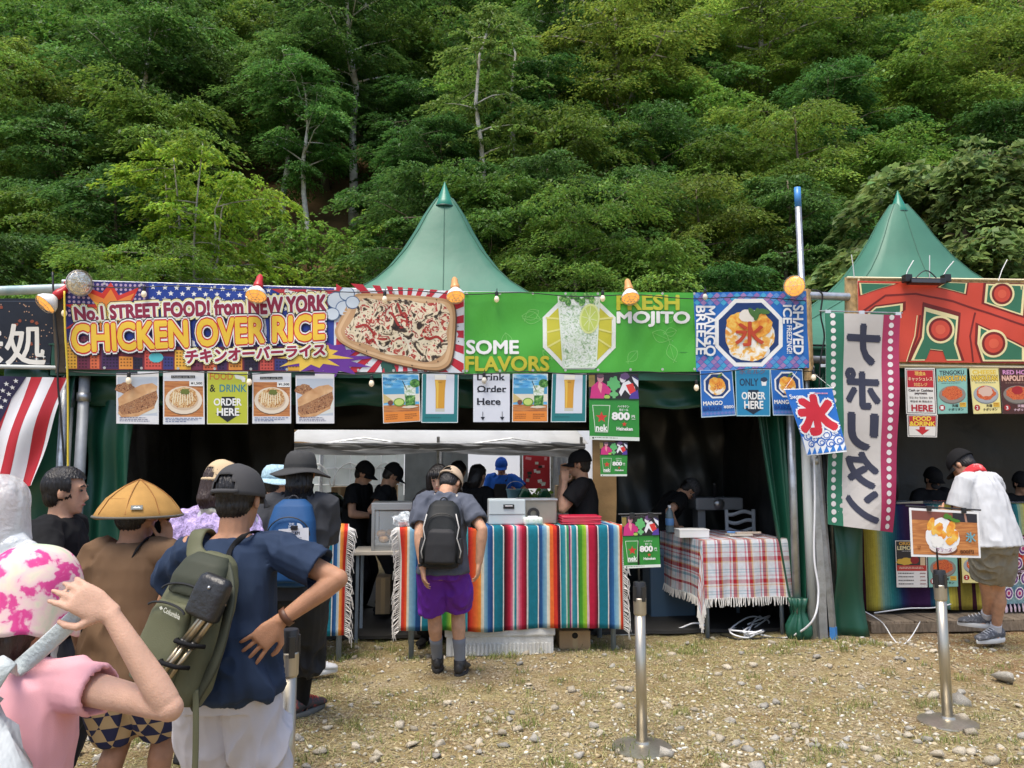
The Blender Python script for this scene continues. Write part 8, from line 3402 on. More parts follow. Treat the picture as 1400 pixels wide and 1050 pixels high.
# ---- 3 conical hat
def conical():
 Y = 3.55
 p = Person('person in a brown top and ochre conical hat holding a hand to the face',base_at(180,Y),-.15,1.60,.98,lean=.03,head=(-.3,.02,0),voxel=.008)
 w = p.L(P(228,745,3.62))
 p.arm(1,w,p.L(P(255,860,3.5)),dict(d=Vector((-.1,.12,1)),n=Vector((-1,.1,0)),curl=.35,spread=.15))
 p.leg(-1,Vector((-.10,-.02,0)))
 p.leg(1,Vector((.10,.12,0)))
 p.body(SKIN2)
 p.shirt(cloth_m('brown jersey',(.165,.098,.055)),hem=.47,sleeve=.72,loose=.03,slev_loose=.03,seed=21)
 o = p.trousers(None,.92,loose=.035,seed=5)
 m = bpy.data.materials.new('navy and tan checks')
 m.use_nodes = True
 N,L = m.node_tree.nodes,m.node_tree.links
 ck = N.new('ShaderNodeTexChecker')
 ck.inputs['Scale'].default_value = 17
 ck.inputs['Color1'].default_value = (.018,.022,.075,1)
 ck.inputs['Color2'].default_value = (.52,.37,.20,1)
 tc = N.new('ShaderNodeTexCoord')
 mp = N.new('ShaderNodeMapping')
 mp.inputs['Rotation'].default_value = (0.05,.12,.4)
 L.new(tc.outputs['Object'],mp.inputs[0])
 L.new(mp.outputs[0],ck.inputs[0])
 L.new(ck.outputs[0],N['Principled BSDF'].inputs['Base Color'])
 N['Principled BSDF'].inputs['Roughness'].default_value = .85
 o.data.materials.clear()
 o.data.materials.append(m)
 p.shoes(CHAR,WSOLE)
 p.socks(BLACKC,.2)
 p.hair(HAIR,e=.01,front=.03,low=-.06)
 cen = p.hc + p.hU * .035
 HR = .188
 HM = mat('ochre quilted cotton',(.44,.245,.075),.85,var=.22,vscale=9,bump=.12,bscale=200,spec=.15)
 mb = MB()
 n = 64
 rings = []
 for f,z in ((.0,.112),(.06,.108),(.16,.100),(.34,.083),(.54,.058),(.74,.026),(.90,-.016),(1.0,-.05),(.985,-.056),(.9,-.032),(.6,.02)):
  r = HR * f
  rings.append([cen + Vector(((r + .0001) * math.cos(2 * PI * i / n) * (1 + .015 * math.sin(i * .4)),(r + .0001) * math.sin(2 * PI * i / n),z + .004 * math.sin(2 * PI * i / n * 3 + f * 5) * f)) for i in range(n)])
 mb.loft(rings,False)
 h = mb.build('conical_hat',HM,p.root,True)
 seam = mat('dark ochre stitching',(.30,.13,.03),.8)
 for i in range(8):
  t = 2 * PI * i / 8 + .3
  MB().tube([cen + Vector((HR * f * math.cos(t),HR * f * math.sin(t),z + .003)) for f,z in ((.0,.112),(.16,.100),(.34,.083),(.54,.058),(.74,.026),(.97,-.04))],.0022,5).build('seam',seam,h)
 MB().tube([cen + Vector(((HR + .001) * math.cos(t),(HR + .001) * math.sin(t),-.051)) for t in np.linspace(0,2 * PI,65)],.006,6).build('rim_binding',mat('grey binding',(.12,.11,.09),.8),h,True)
 MB().tube([cen + Vector((.130 * math.cos(t),.130 * math.sin(t),.030)) for t in np.linspace(0,2 * PI,65)],.0022,5).build('seam',seam,h)
 t = -PI / 2 + .55
 bp = cen + Vector((.170 * math.cos(t),.170 * math.sin(t),-.008))
 nn = unit(Vector((math.cos(t),math.sin(t),.85)))
 xx = unit(Vector((-math.sin(t),math.cos(t),0)))
 uu = nn.cross(xx)
 s = Sheet([bp - xx * .024 + uu * .012 + nn * .003,bp + xx * .024 + uu * .012 + nn * .003,bp + xx * .024 - uu * .012 + nn * .003,bp - xx * .024 - uu * .012 + nn * .003],[(0,0),(1,0),(1,1),(0,1)],step=.0006)
 s.base(c(28,30,34))
 s.rect(.06,.1,.94,.9,c(50,70,74))
 s.poly([(.15,.65),(.35,.3),(.5,.5),(.65,.32),(.85,.65)],c(210,220,220),clip=False)
 s.parts[''].build('badge',PAPERP,h)
 a,b = p.spine[7] + Vector((.085,-.075,.04)),p.spine[3] + Vector((-.15,-.07,.0))
 strap_mesh([p.spine[8] + Vector((.06,.02,.03)),a,a.lerp(b,.5) + Vector((0,-.025,0)),b,b + Vector((-.03,.08,-.06))],.034,.006,Vector((.7,0,.7))).build('shoulder_strap',BLACKC,p.root,True)
 p.finish()

conical()

# ---- 4 man in black,in profile
def black_man():
 Y = 4.05
 p = Person('dark haired man in a black shirt in profile beside the flag',base_at(76,Y),-PI / 2 + .15,1.69,1.0,lean=.05,head=(.05,-.02,0),voxel=.008)
 w = p.L(P(140,772,3.9))
 p.arm(1,w,p.L(P(75,840,3.6)))
 p.arm(-1,p.L(P(120,800,4.3)),p.L(P(70,830,4.6)))
 p.body(SKIN)
 p.face()
 p.shirt(BLACKC,hem=.48,sleeve=.66,loose=.025,slev_loose=.026,seed=31)
 p.trousers(CHAR,1.9,name='trousers')
 p.shoes(BLACKC,OUT)
 p.hair(HAIR,e=.016,front=.045,low=-.05)
 strap_mesh([p.spine[7] + Vector((.12,-.02,.06)),p.spine[6] + Vector((.12,-.07,-.02)),p.spine[4] + Vector((.06,-.10,0)),p.spine[2] + Vector((-.02,-.11,0))],.03,.006,Vector((.5,.6,.2))).build('shoulder_strap',BLACKP,p.root,True)
 p.finish()

black_man()

# ---- 5 person in clear raincoat
def raincoat():
 Y = 3.3
 p = Person('person in a clear plastic raincoat with the hood up at the left edge',base_at(-14,Y),-.1,1.63,1.0,True,lean=.03,voxel=.010)
 p.body(SKIN3)
 p.shirt(cloth_m('white jersey',(.70,.71,.72)),hem=.42,sleeve=.9,loose=.05,slev_loose=.04,seed=41)
 p.trousers(CHAR,1.9,name='trousers')
 p.shoes(CHAR,WSOLE)
 RC = mat('clear wet plastic',(.88,.91,.93),.12,alpha=.72,spec=.9,bump=1.0,bscale=22,trans=.45)
 k,C,X,Yv,U_ = p.k,p.hc,p.hX,p.hY,p.hU
 mb = MB()

 def hood(u,v):
  th = (u - .5) * 2 * PI * .84 + PI
  ph = (PI / 2) * (1 - v * 1.45)
  r = math.cos(ph) ** .75 if ph > 0 else 1.0 + .18 * (-ph)
  z = math.sin(ph) * .150 if ph > 0 else math.sin(ph) * .22
  w = 1 + .035 * math.sin(u * 23 + v * 4) + .02 * math.sin(u * 51 - v * 13)
  return C + U_ * ((.01 + z) * k) - Yv * .01 + X * (.125 * r * w * math.sin(th)) + Yv * (.145 * r * w * math.cos(th))
 mb.grid(hood,70,36)
 mb.build('rain_hood',RC,p.root,True)
 p.shirt(RC,hem=.30,sleeve=1.8,e=.034,loose=.07,slev_loose=.05,seed=44,amp=.012,name='raincoat',voxel=.014,hollows=False)
 p.finish()

raincoat()

# ---- 6 beige cap and lilac wrap
def lilac():
 Y = 4.2
 p = Person('woman in a beige cap with a lilac lace wrap, ahead of the navy shirt',base_at(297,Y),-.2,1.72,1.0,True,lean=.03,head=(-.35,.1,0),voxel=.009)
 p.body(SKIN)
 p.shirt(cloth_m('white under shirt',(.6,.58,.62)),hem=.46,sleeve=.6,seed=51)
 p.trousers(CHAR,1.9,name='trousers')
 p.shoes(CHAR,WSOLE)
 p.hair(BRHAIR,e=.016,front=.03,low=-.07,long=.03)
 p.cap(cloth_m('beige cap twill',(.58,.44,.27)),back_gap=True,e=.016,low=.008)
 LM = mat('lilac lace',(.46,.36,.62),.8,var=.55,vscale=70,bump=.5,bscale=130,spec=.2)
 p.shirt(LM,hem=.60,sleeve=1.0,e=.03,loose=.06,slev_loose=.04,seed=53,amp=.014,name='lace_wrap')
 mb = MB()
 for j in range(3):
  mb.tube([p.spine[8] + Vector((math.cos(t) * (.072 + .006 * j),math.sin(t) * (.07 + .005 * j),-.012 + .02 * j + .008 * math.sin(t * 3 + j))) for t in np.linspace(0,2 * PI,25)],.017,8)
 me = fuse(mb,.008,2)
 wrinkles(me,.005,50,3)
 p.add('neck_scarf',me,mat('yellow grey scarf',(.48,.46,.36),.85,var=.5,vscale=26))
 p.finish()

lilac()

# ---- 7 pale blue hat,mostly hidden
def blue_hat():
 Y = 5.95
 p = Person('person in a pale blue checked hat mostly hidden behind the bucket hat',base_at(374,Y),-.9,1.69,.95,True,head=(0,.05,0),voxel=.010,dec=.6)
 p.leg(1,p.L(GP(428,930)),toe=(.15,1,0))
 p.leg(-1,p.L(GP(400,925)),toe=(-.1,1,0))
 p.body(SKIN)
 p.shirt(cloth_m('lavender jersey',(.42,.36,.56)),hem=.46,sleeve=.7,seed=61)
 p.trousers(CHAR,1.7,name='trousers')
 p.socks(cloth_m('red knit',(.55,.03,.04)),.35)
 p.shoes(mat('white trainer mesh',(.68,.68,.68),.7,var=.1),WSOLE,lace=TIE,k=1.1)
 p.hair(HAIR,e=.012)
 p.bucket(mat('pale blue check',(.36,.52,.60),.85,var=.35,vscale=60),brim=.05,droop=.7)
 p.finish()

blue_hat()

# ---- 8 bucket hat and blue backpack
def bucket_man():
 Y = 5.05
 p = Person('person in a dark grey bucket hat and black clothes carrying a blue backpack',base_at(408,Y),.05,1.78,1.02,lean=.03,head=(.1,.05,0),voxel=.008)
 p.leg(1,p.L(GP(412,980)),toe=p.L(GP(432,974)) - p.L(GP(405,985)))
 p.leg(-1,p.L(GP(392,968)),toe=(-.1,1,0))
 p.arm(1,p.L(P(425,775,5.35)),p.L(P(470,780,4.9)))
 p.body(SKIN2)
 p.shirt(CHAR,hem=.47,sleeve=.85,loose=.03,slev_loose=.035,seed=71)
 p.trousers(cloth_m('black nylon',(.022,.023,.026),rough=.6),1.35,e=.018,loose=.05,name='trousers',amp=.01)
 p.socks(BLACKC,.85)
 p.shoes(mat('black and red trainer',(.035,.035,.038),.6,dirt=(.55,.05,.03),dscale=22),mat('grey outsole',(.12,.12,.11),.7),lace=mat('red lace',(.55,.05,.04),.6),k=1.12)
 p.hair(HAIR,e=.012,long=.04)
 p.bucket(cloth_m('dark grey ripstop',(.055,.055,.055)),brim=.085,droop=.5,band=mat('hat band',(.02,.02,.02),.7),hh=.11)
 mb = MB()
 mb.loft([ell(p.spine[i] + d_,p.sx[i],p.sy[i],r,r * 1.05,20) for i,d_,r in ((7,Vector((0,0,-.01)),.12),(8,Vector((0,0,.01)),.098),(9,Vector((0,0,.02)),.085),(10,Vector((0,0,.02)),.09))])
 me = fuse(mb,.008,2)
 wrinkles(me,.007,40,3)
 p.add('neck_gaiter',me,BLACKC)
 p.finish()
 backpack(p,'blue and dark grey backpack on the person in the bucket hat',(.018,.075,.20),(.045,.045,.05),.155,.27,.105,p.spine[4] + Vector((0,-.185,.03)),logo='white',zipm=True)
 n = p.worn('paper_note','white paper note clipped under the blue backpack','paper')
 q = p.L(P(400,741,4.66))
 s = Sheet([q + Vector((-.085,0,.075)),q + Vector((.095,-.01,.085)),q + Vector((.10,-.01,-.075)),q + Vector((-.08,0,-.085))],[(0,0),(1,0),(1,1),(0,1)],step=.0005)
 s.base(c(228,230,236))
 s.text('スミ&M',(.28,.12,.7,.24),c(50,56,70),.04)
 s.greek(.1,.34,.85,.6,4,c(150,156,170),3)
 s.parts[''].build('sheet',PAPERP,n)
 MB().box(q + Vector((.01,-.012,.085)),(.04,.02,.025),.004).build('clip',BLACKP,n)

def backpack(p,label,col,col2,w,h,d,q,logo=None,zipm=False,tilt=0.0,straps=True,name='backpack',lid=False):
 b = p.worn(name,label,'backpack')
 i = 4
 X = p.sx[i]
 U_ = (p.spine[7] - p.spine[3]).normalized()
 if tilt:
  U_ = (Matrix.Rotation(tilt,3,X) @ U_)
 Yv = U_.cross(X).normalized()
 M1 = cloth_m(label[:18] + ' shell',col,rough=.55,bscale=220)
 M2 = cloth_m(label[:18] + ' trim',col2,rough=.6)
 sb = softbox([(-h,w * .6,d * .6,.02),(-h * .95,w * .9,d * .9,.01),(-h * .5,w * 1.03,d * 1.05,-.005),(0,w,d,0),(h * .5,w * .92,d * .85,.012),(h * .85,w * .75,d * .6,.03),(h,w * .45,d * .35,.045)],q,X,Yv,U_,28,2.9)
 me = fuse(sb,.008,3,p.dec)
 wrinkles(me,.005,22,8,(1,1,1))
 mesh_obj('bag_body',me,M1,b)
 fp = softbox([(-h * .85,w * .55,d * .25,0),(-h * .8,w * .74,d * .4,0),(-h * .3,w * .78,d * .45,0),(h * .05,w * .7,d * .38,0),(h * .16,w * .5,d * .2,0)],q - Yv * d * .92,X,Yv,U_,22,2.9)
 me = fuse(fp,.007,3,p.dec)
 wrinkles(me,.004,26,9,(1,1,1))
 mesh_obj('front_pocket',me,M1 if not lid else M2,b)
 for sd in (-1,1):
  sp = softbox([(-h * .85,w * .15,d * .7,0),(-h * .4,w * .2,d * .8,0),(-h * .1,w * .12,d * .7,0)],q + X * sd * w * .95,X,Yv,U_,16,2.6)
  mesh_obj('side_pocket',fuse(sp,.008,2,p.dec),M2,b)
 MB().tube([q - Yv * d * .80 + X * (w * .85 * math.sin(t)) + U_ * (h * (.15 + .45 * math.cos(t))) for t in np.linspace(-1.5,1.5,15)],.004,6).build('zip',mat('black zip',(.01,.01,.01),.5),b)
 MB().tube([q + U_ * h * .95 + X * .03 * math.cos(t) + Yv * .03 + U_ * .035 * math.sin(t) for t in np.linspace(0,PI,9)],.006,6).build('haul_loop',M2,b)
 if straps:
  for sd in (-1,1):
   sh = p.spine[7] + p.sx[7] * sd * .075 + Vector((0,0,.052))
   strap_mesh([q + U_ * h * .7 + X * sd * .06 + Yv * d * .6,sh + Vector((0,-.055,-.015)),sh + Vector((0,.0,.012)),sh + Vector((sd * .01,.075,-.04))],.055,.012,X).build('shoulder_strap',M2,b,True)
 for sd in (-1,1):
  o = X * sd * w * .72 - Yv * d * .95
  MB().tube([q + o + U_ * h * .25,q + o * 1.06 - U_ * h * .1,q + o - U_ * h * .55],.003,5).build('cord',M2,b)
 if logo:
  a = q - Yv * (d * 1.0) + U_ * h * .40 + X * w * .35
  s = Sheet([a + X * -.045 + U_ * .022 - Yv * .012,a + X * .045 + U_ * .022 - Yv * .012,a + X * .045 - U_ * .022 - Yv * .012,a - X * .045 - U_ * .022 - Yv * .012],[(0,0),(1,0),(1,1),(0,1)],step=.0008)
  for j,tx in enumerate(('THE','NORTH','FACE')):
   s.text(tx,(.0,.05 + j * .32,.5 if j else .35,.30 + j * .32),c(230,234,240),.05)
  for r0 in (1.0,.72,.44):
   s.ring(.58,.98,r0 * .42,r0 * .9,.09,.17,c(230,234,240),16) if False else None
  s.poly([(.56,.95)] + [(.56 + .42 * math.sin(t),.95 - .9 * math.cos(t)) for t in np.linspace(0,PI / 2,8)],c(230,234,240),clip=False)
  s.parts[''].build('logo',PAPERP,b)
 return b

bucket_man()

# ---- 9 purple shorts
def purple_man():
 Y = 6.18
 p = Person('man in a grey shirt and purple shorts ordering at the striped counter',base_at(606,Y),.02,1.72,.97,lean=.10,side=.04,head=(-.45,.42,.05),neck_fwd=.28,voxel=.0075)
 p.arm(-1,p.L(P(578,778,6.0)),p.L(P(545,740,5.8)))
 p.arm(1,p.L(P(655,770,6.05)),p.L(P(690,740,5.8)))
 p.leg(-1,p.L(GP(598,918)),toe=(-.08,1,0))
 p.leg(1,p.L(GP(629,924)),toe=(.22,1,0))
 p.body(SKIN)
 p.shirt(cloth_m('blue grey jersey',(.095,.105,.135)),hem=.485,sleeve=.72,loose=.035,slev_loose=.02,seed=81,amp=.006)
 p.trousers(cloth_m('purple nylon',(.125,.022,.30),rough=.6),.86,e=.014,loose=.034,seed=83,amp=.008)
 p.socks(cloth_m('grey knit',(.20,.21,.23)),.52)
 p.shoes(mat('black leather boot',(.022,.020,.018),.5,bump=.2,bscale=60),OUT,lace=BLACKC,high=.05,k=1.08)
 p.hair(HAIR,e=.006,front=.03,low=-.05)
 p.cap(cloth_m('beige and grey cap',(.50,.38,.27)),back_gap=True,e=.016,low=.008,brim=cloth_m('dark peak',(.05,.045,.04)))
 MB().lathe([(.030,-.012),(.033,0),(.030,.012)],p.wri[-1] + (p.elb[-1] - p.wri[-1]).normalized() * .03,18,frame_to(p.wri[-1] - p.elb[-1])).build('wrist_watch',BLACKP,p.root,True)
 p.finish()
 backpack(p,'black hiking backpack with pale cords on the man in purple shorts',(.018,.020,.021),(.03,.03,.032),.15,.26,.11,p.spine[4] + Vector((0,-.19,.02)),lid=True)
 bp = p._carry[-1]
 cr = mat('pale cord',(.55,.53,.5),.7)
 q = p.spine[4] + Vector((0,-.19,.02))
 for sd in (-1,1):
  MB().tube([q + Vector((sd * .11,-.10,.16)),q + Vector((sd * .135,-.115,.06)),q + Vector((sd * .12,-.12,-.02)),q + Vector((sd * .15,-.10,-.12)),q + Vector((sd * .14,-.10,-.17))],.005,6).build('pale_cord',cr,bp,True)
 for sd in (-1,1):
  sh = p.spine[7] + p.sx[7] * sd * .085 + Vector((0,0,.060))
  strap_mesh([sh + Vector((-sd * .02,-.085,-.03)),sh + Vector((0,-.03,.008)),sh + Vector((sd * .01,.05,-.01))],.045,.008,p.sx[7]).build('striped_strap',mat('pale strap webbing',(.40,.37,.33),.7,var=.4,vscale=60),bp,True)

purple_man()

# ---- sellers and figures inside
def simple(label,px,Y,rz,H,shirt_m,z=0.0,lean=.04,head=(0,.1,0),cap=None,capy=0.0,fem=False,arms=None,hair_long=0.0,face=False,trousers_m=None,skin=None,build=1.0,hat=None,sleeve=.68,apron=None,vox=.011):
 p = Person(label,base_at(px,Y,z),rz,H,build,fem,lean=lean,head=head,voxel=vox,dec=.55)
 for sd,(t,pole) in (arms or {}).items():
  p.arm(sd,p.L(t),p.L(pole))
 p.body(skin or SKIN)
 if face:
  p.face()
 p.shirt(shirt_m,hem=.47,sleeve=sleeve,loose=.03,slev_loose=.03,seed=int(px))
 p.trousers(trousers_m or BLACKC,1.9,name='trousers')
 p.shoes(BLACKC,OUT)
 p.hair(HAIR,e=.014,front=.045 if face else .035,low=-.06,long=hair_long)
 if cap:
  p.cap(cap,e=.018,yaw=capy,low=.012)
 if hat:
  p.bucket(hat,brim=.05,droop=.5)
 if apron:
  mb = MB()

  def ap(u,v):
   z = .36 * H + v * (.40 * H)
   i = int(np.clip((z / H - .46) / .045,0,7))
   ry = max(p.sr[min(i,6)][1],p.sr[5][1]) + .045
   wx = (.17 if v < .65 else .17 - .09 * (v - .65) / .35) * (H / 1.7)
   x = (u - .5) * 2 * wx
   yy = p.spine[min(i,6)].y + ry * math.sqrt(max(0,1 - (x / .30) ** 2))
   return Vector((x,yy + .01,z))
  mb.grid(ap,16,24)
  mb.build('apron',apron,p.root,True,solid=.004)
  for sd in (-1,1):
   strap_mesh([p.spine[6] + Vector((sd * .075,.13,.02)),p.sh[sd] + Vector((-sd * .07,.04,.062)),p.sh[sd] + Vector((-sd * .07,-.04,.055))],.03,.006,Vector((1,0,0))).build('apron_strap',apron,p.root,True)
 p.finish()
 return p

W_ = lambda px,py,Y: P(px,py,Y)
simple('woman in black with dark bobbed hair serving at the striped counter',601,7.45,PI - .05,1.71,BLACKC,lean=.12,head=(.0,.25,0),fem=True,face=True,hair_long=.06,skin=SKIN3,arms={1: (W_(575,735,7.1),W_(560,720,7.6)),-1: (W_(632,735,7.1),W_(650,720,7.6))},vox=.009)
simple('dark figure in a cap facing right in the doorway, the left of two',486,8.9,-PI / 2 - .25,1.74,BLACKC,lean=.10,head=(0,.35,0),cap=BLACKC,arms={1: (W_(512,705,8.7),W_(470,710,8.5))})
simple('dark figure in a cap looking down in the doorway, the right of two',522,8.7,-PI / 2 + .2,1.73,BLACKC,lean=.10,head=(0,.5,0),cap=BLACKC,arms={1: (W_(535,705,8.5),W_(505,710,8.3))})
simple('dark haired figure standing behind the serving woman',624,8.9,-.3,1.74,BLACKC)
simple('dark haired figure with long hair behind the bowed cap',650,8.6,-.6,1.70,BLACKC,fem=True,hair_long=.05)
BLU = cloth_m('royal blue cotton',(.018,.11,.52))
simple('man in a royal blue shirt and black apron in the yard',686,12.6,PI - .1,1.80,BLU,head=(.0,.3,0),cap=cloth_m('royal blue cap',(.02,.10,.50)),face=True,apron=cloth_m('black apron',(.025,.025,.028)),arms={-1: (W_(706,672,12.3),W_(722,660,12.8)),1: (W_(670,692,12.4),W_(655,670,12.9))},vox=.010)
simple('dark figure in a cap in profile at the right of the opening',799,7.95,PI / 2 - .1,1.84,BLACKC,head=(0,.05,0),cap=BLACKC,arms={1: (W_(770,652,8.0),W_(780,720,8.2)),-1: (W_(772,660,7.8),W_(785,730,7.6))},vox=.010)
simple('dim figure in a cap bending over in the shade left of the ice shaver',893,8.9,-PI / 2 + .1,1.70,BLACKC,lean=.75,head=(0,.3,0),cap=mat('patterned cap',(.05,.05,.055),.8,var=.7,vscale=60),arms={1: (W_(925,720,8.7),W_(900,730,8.4))})
OT = cloth_m('orange print',(.45,.05,.02))

def stall_text(p,txt='TENGOKU'):
 q = p.spine[6] + Vector((0,p.sr[6][1] + .026,-.02))
 s = Sheet([q + Vector((.09,0,.03)),q + Vector((-.09,0,.03)),q + Vector((-.09,0,-.03)),q + Vector((.09,0,-.03))],[(0,0),(1,0),(1,1),(0,1)],step=.0008)
 s.text(txt,(.05,.2,.95,.8),c(225,70,30),.06)
 o = s.parts[''].build('chest_print',PAPERP,p.root)

_w = [o for o in bpy.data.objects if o.get('label','').startswith('woman in black with dark bobbed')][0]
_q = Person('x',(0,0,0),0,1.71,1.0,True,lean=.12,head=(.0,.25,0))
_b = MB()
for sd in (-1,1):
 _b.tube([_q.hc + _q.hX * sd * .05 + _q.hU * .08,_q.hc + _q.hX * sd * .082 + _q.hU * .02 + _q.hY * .02,_q.hc + _q.hX * sd * .085 - _q.hU * .09 + _q.hY * .01,_q.hc + _q.hX * sd * .09 - _q.hU * .19],[.03,.034,.034,.018],10)
for k_ in range(7):
 x_ = -.054 + k_ * .018
 _b.tube([_q.hc + _q.hX * x_ + _q.hU * .10 + _q.hY * .045,_q.hc + _q.hX * x_ * 1.1 + _q.hU * .065 + _q.hY * .085,_q.hc + _q.hX * x_ * 1.15 + _q.hU * .028 + _q.hY * .094],[.016,.013,.006],8)
_b.build('hair_locks',HAIR,_w,True)
v1 = simple('seller in a dark cap and mask behind the right-hand counter',1274,8.95,PI + .1,1.66,BLACKC,head=(0,.25,0),cap=BLACKC,face=True,arms={1: (W_(1265,700,8.6),W_(1245,700,8.9)),-1: (W_(1300,700,8.6),W_(1310,690,8.9))},sleeve=1.7)
stall_text(v1)
k = v1.k
MB().sphere(v1.hc - v1.hU * .06 * k + v1.hY * .055 * k,(.056 * k,.045 * k,.050 * k),16).build('face_mask',mat('dark mask',(.03,.03,.035),.8),v1.root,True)
v2 = simple('seller in a dark shirt at the right edge of the photograph',1396,8.9,PI,1.60,BLACKC,head=(0,.2,0),cap=BLACKC,face=True)
stall_text(v2)

# ---- 18 man in white shirt,bending over the right-hand counter
def white_man():
 Y = 7.0
 p = Person('man in a white shirt and camouflage shorts leaning over the right-hand counter',base_at(1360,Y,.03),.42,1.88,.94,lean=.33,head=(.25,.25,0),neck_fwd=.25,voxel=.008)
 p.arm(-1,p.L(P(1290,700,7.35)),p.L(P(1310,760,6.9)))
 p.arm(1,p.L(P(1350,690,7.7)),p.L(P(1400,700,7.3)))
 p.leg(1,p.L(GP(1362,880,.02)),toe=p.L(GP(1325,884)) - p.L(GP(1362,880)))
 p.leg(-1,p.L(Vector((P(1352,845,7.45).x,7.48,.13))),toe=(-.6,.8,0))
 p.body(SKIN)
 p.shirt(cloth_m('white cotton jersey',(.54,.55,.57),var=.03),hem=.495,sleeve=.74,e=.024,loose=.045,slev_loose=.04,seed=91,amp=.0055)
 CM = mat('camouflage cotton',(.25,.225,.165),.85,dirt=(.14,.125,.09),dscale=9,bump=.25,bscale=160)
 p.trousers(CM,.78,e=.016,loose=.045,seed=93,amp=.009)
 p.socks(cloth_m('white sock',(.66,.66,.68)),.2)
 SN = mat('black star canvas',(.10,.105,.12),.8,dirt=(.5,.5,.52),dscale=30)
 p.shoes(SN,WSOLE,lace=TIE,k=1.15)
 p.hair(HAIR,e=.008,front=.03,low=-.055)
 p.cap(BLACKC,e=.018,yaw=.0,low=.012)
 mb = MB()
 for j in range(2):
  mb.tube([p.spine[9] + p.sx[9] * (math.cos(t) * .085) + p.sy[9] * (math.sin(t) * .085) + (p.spine[10] - p.spine[9]).normalized() * (.0 + .028 * j + .012 * math.sin(t * 2)) for t in np.linspace(0,2 * PI,25)],.024,8)
 me = fuse(mb,.009,2)
 wrinkles(me,.008,40,3)
 m = mat('red and white towel',(.68,.04,.05),.9,dirt=(.75,.68,.66),dscale=14)
 p.add('neck_towel',me,m)
 p.finish()

white_man()

_bk = P(705,693,12.25)
_o = root('bucket','pale blue plastic bucket held by the man in the blue shirt','bucket',_bk)
MB().lathe([(.001,.0),(.10,.0),(.105,.01),(.145,.26),(.155,.265),(.155,.28),(.14,.28),(.095,.02)],_bk,28).build('pail',mat('pale blue plastic',(.16,.36,.50),.4),_o,True,sharp=40)
MB().tube([_bk + Vector((.15 * math.cos(t),0,.27 + .13 * math.sin(t))) for t in np.linspace(0,PI,13)],.005,6).build('handle',STEEL,_o)

# ================================================================== stones,gravel,straw,grass
def rock(seed,n=13,flat=.62):
 r = np.random.default_rng(seed)
 p = r.normal(0,1,(n,3))
 p /= np.linalg.norm(p,axis=1,keepdims=True)
 p *= r.uniform(.75,1.1,(n,1))
 p *= np.array([1.0,r.uniform(.6,.9),flat * r.uniform(.7,1.1)])
 bm = bmesh.new()
 for q in p:
  bm.verts.new(q)
 bmesh.ops.convex_hull(bm,input=bm.verts)
 for v in [v for v in bm.verts if not v.link_faces]:
  bm.verts.remove(v)
 bmesh.ops.triangulate(bm,faces=bm.faces)
 bm.verts.index_update()
 V = np.array([v.co[:] for v in bm.verts])
 Fq = np.array([[v.index for v in f.verts] for f in bm.faces])
 bm.free()
 return V,Fq

ROCKS = [rock(100 + k) for k in range(9)]

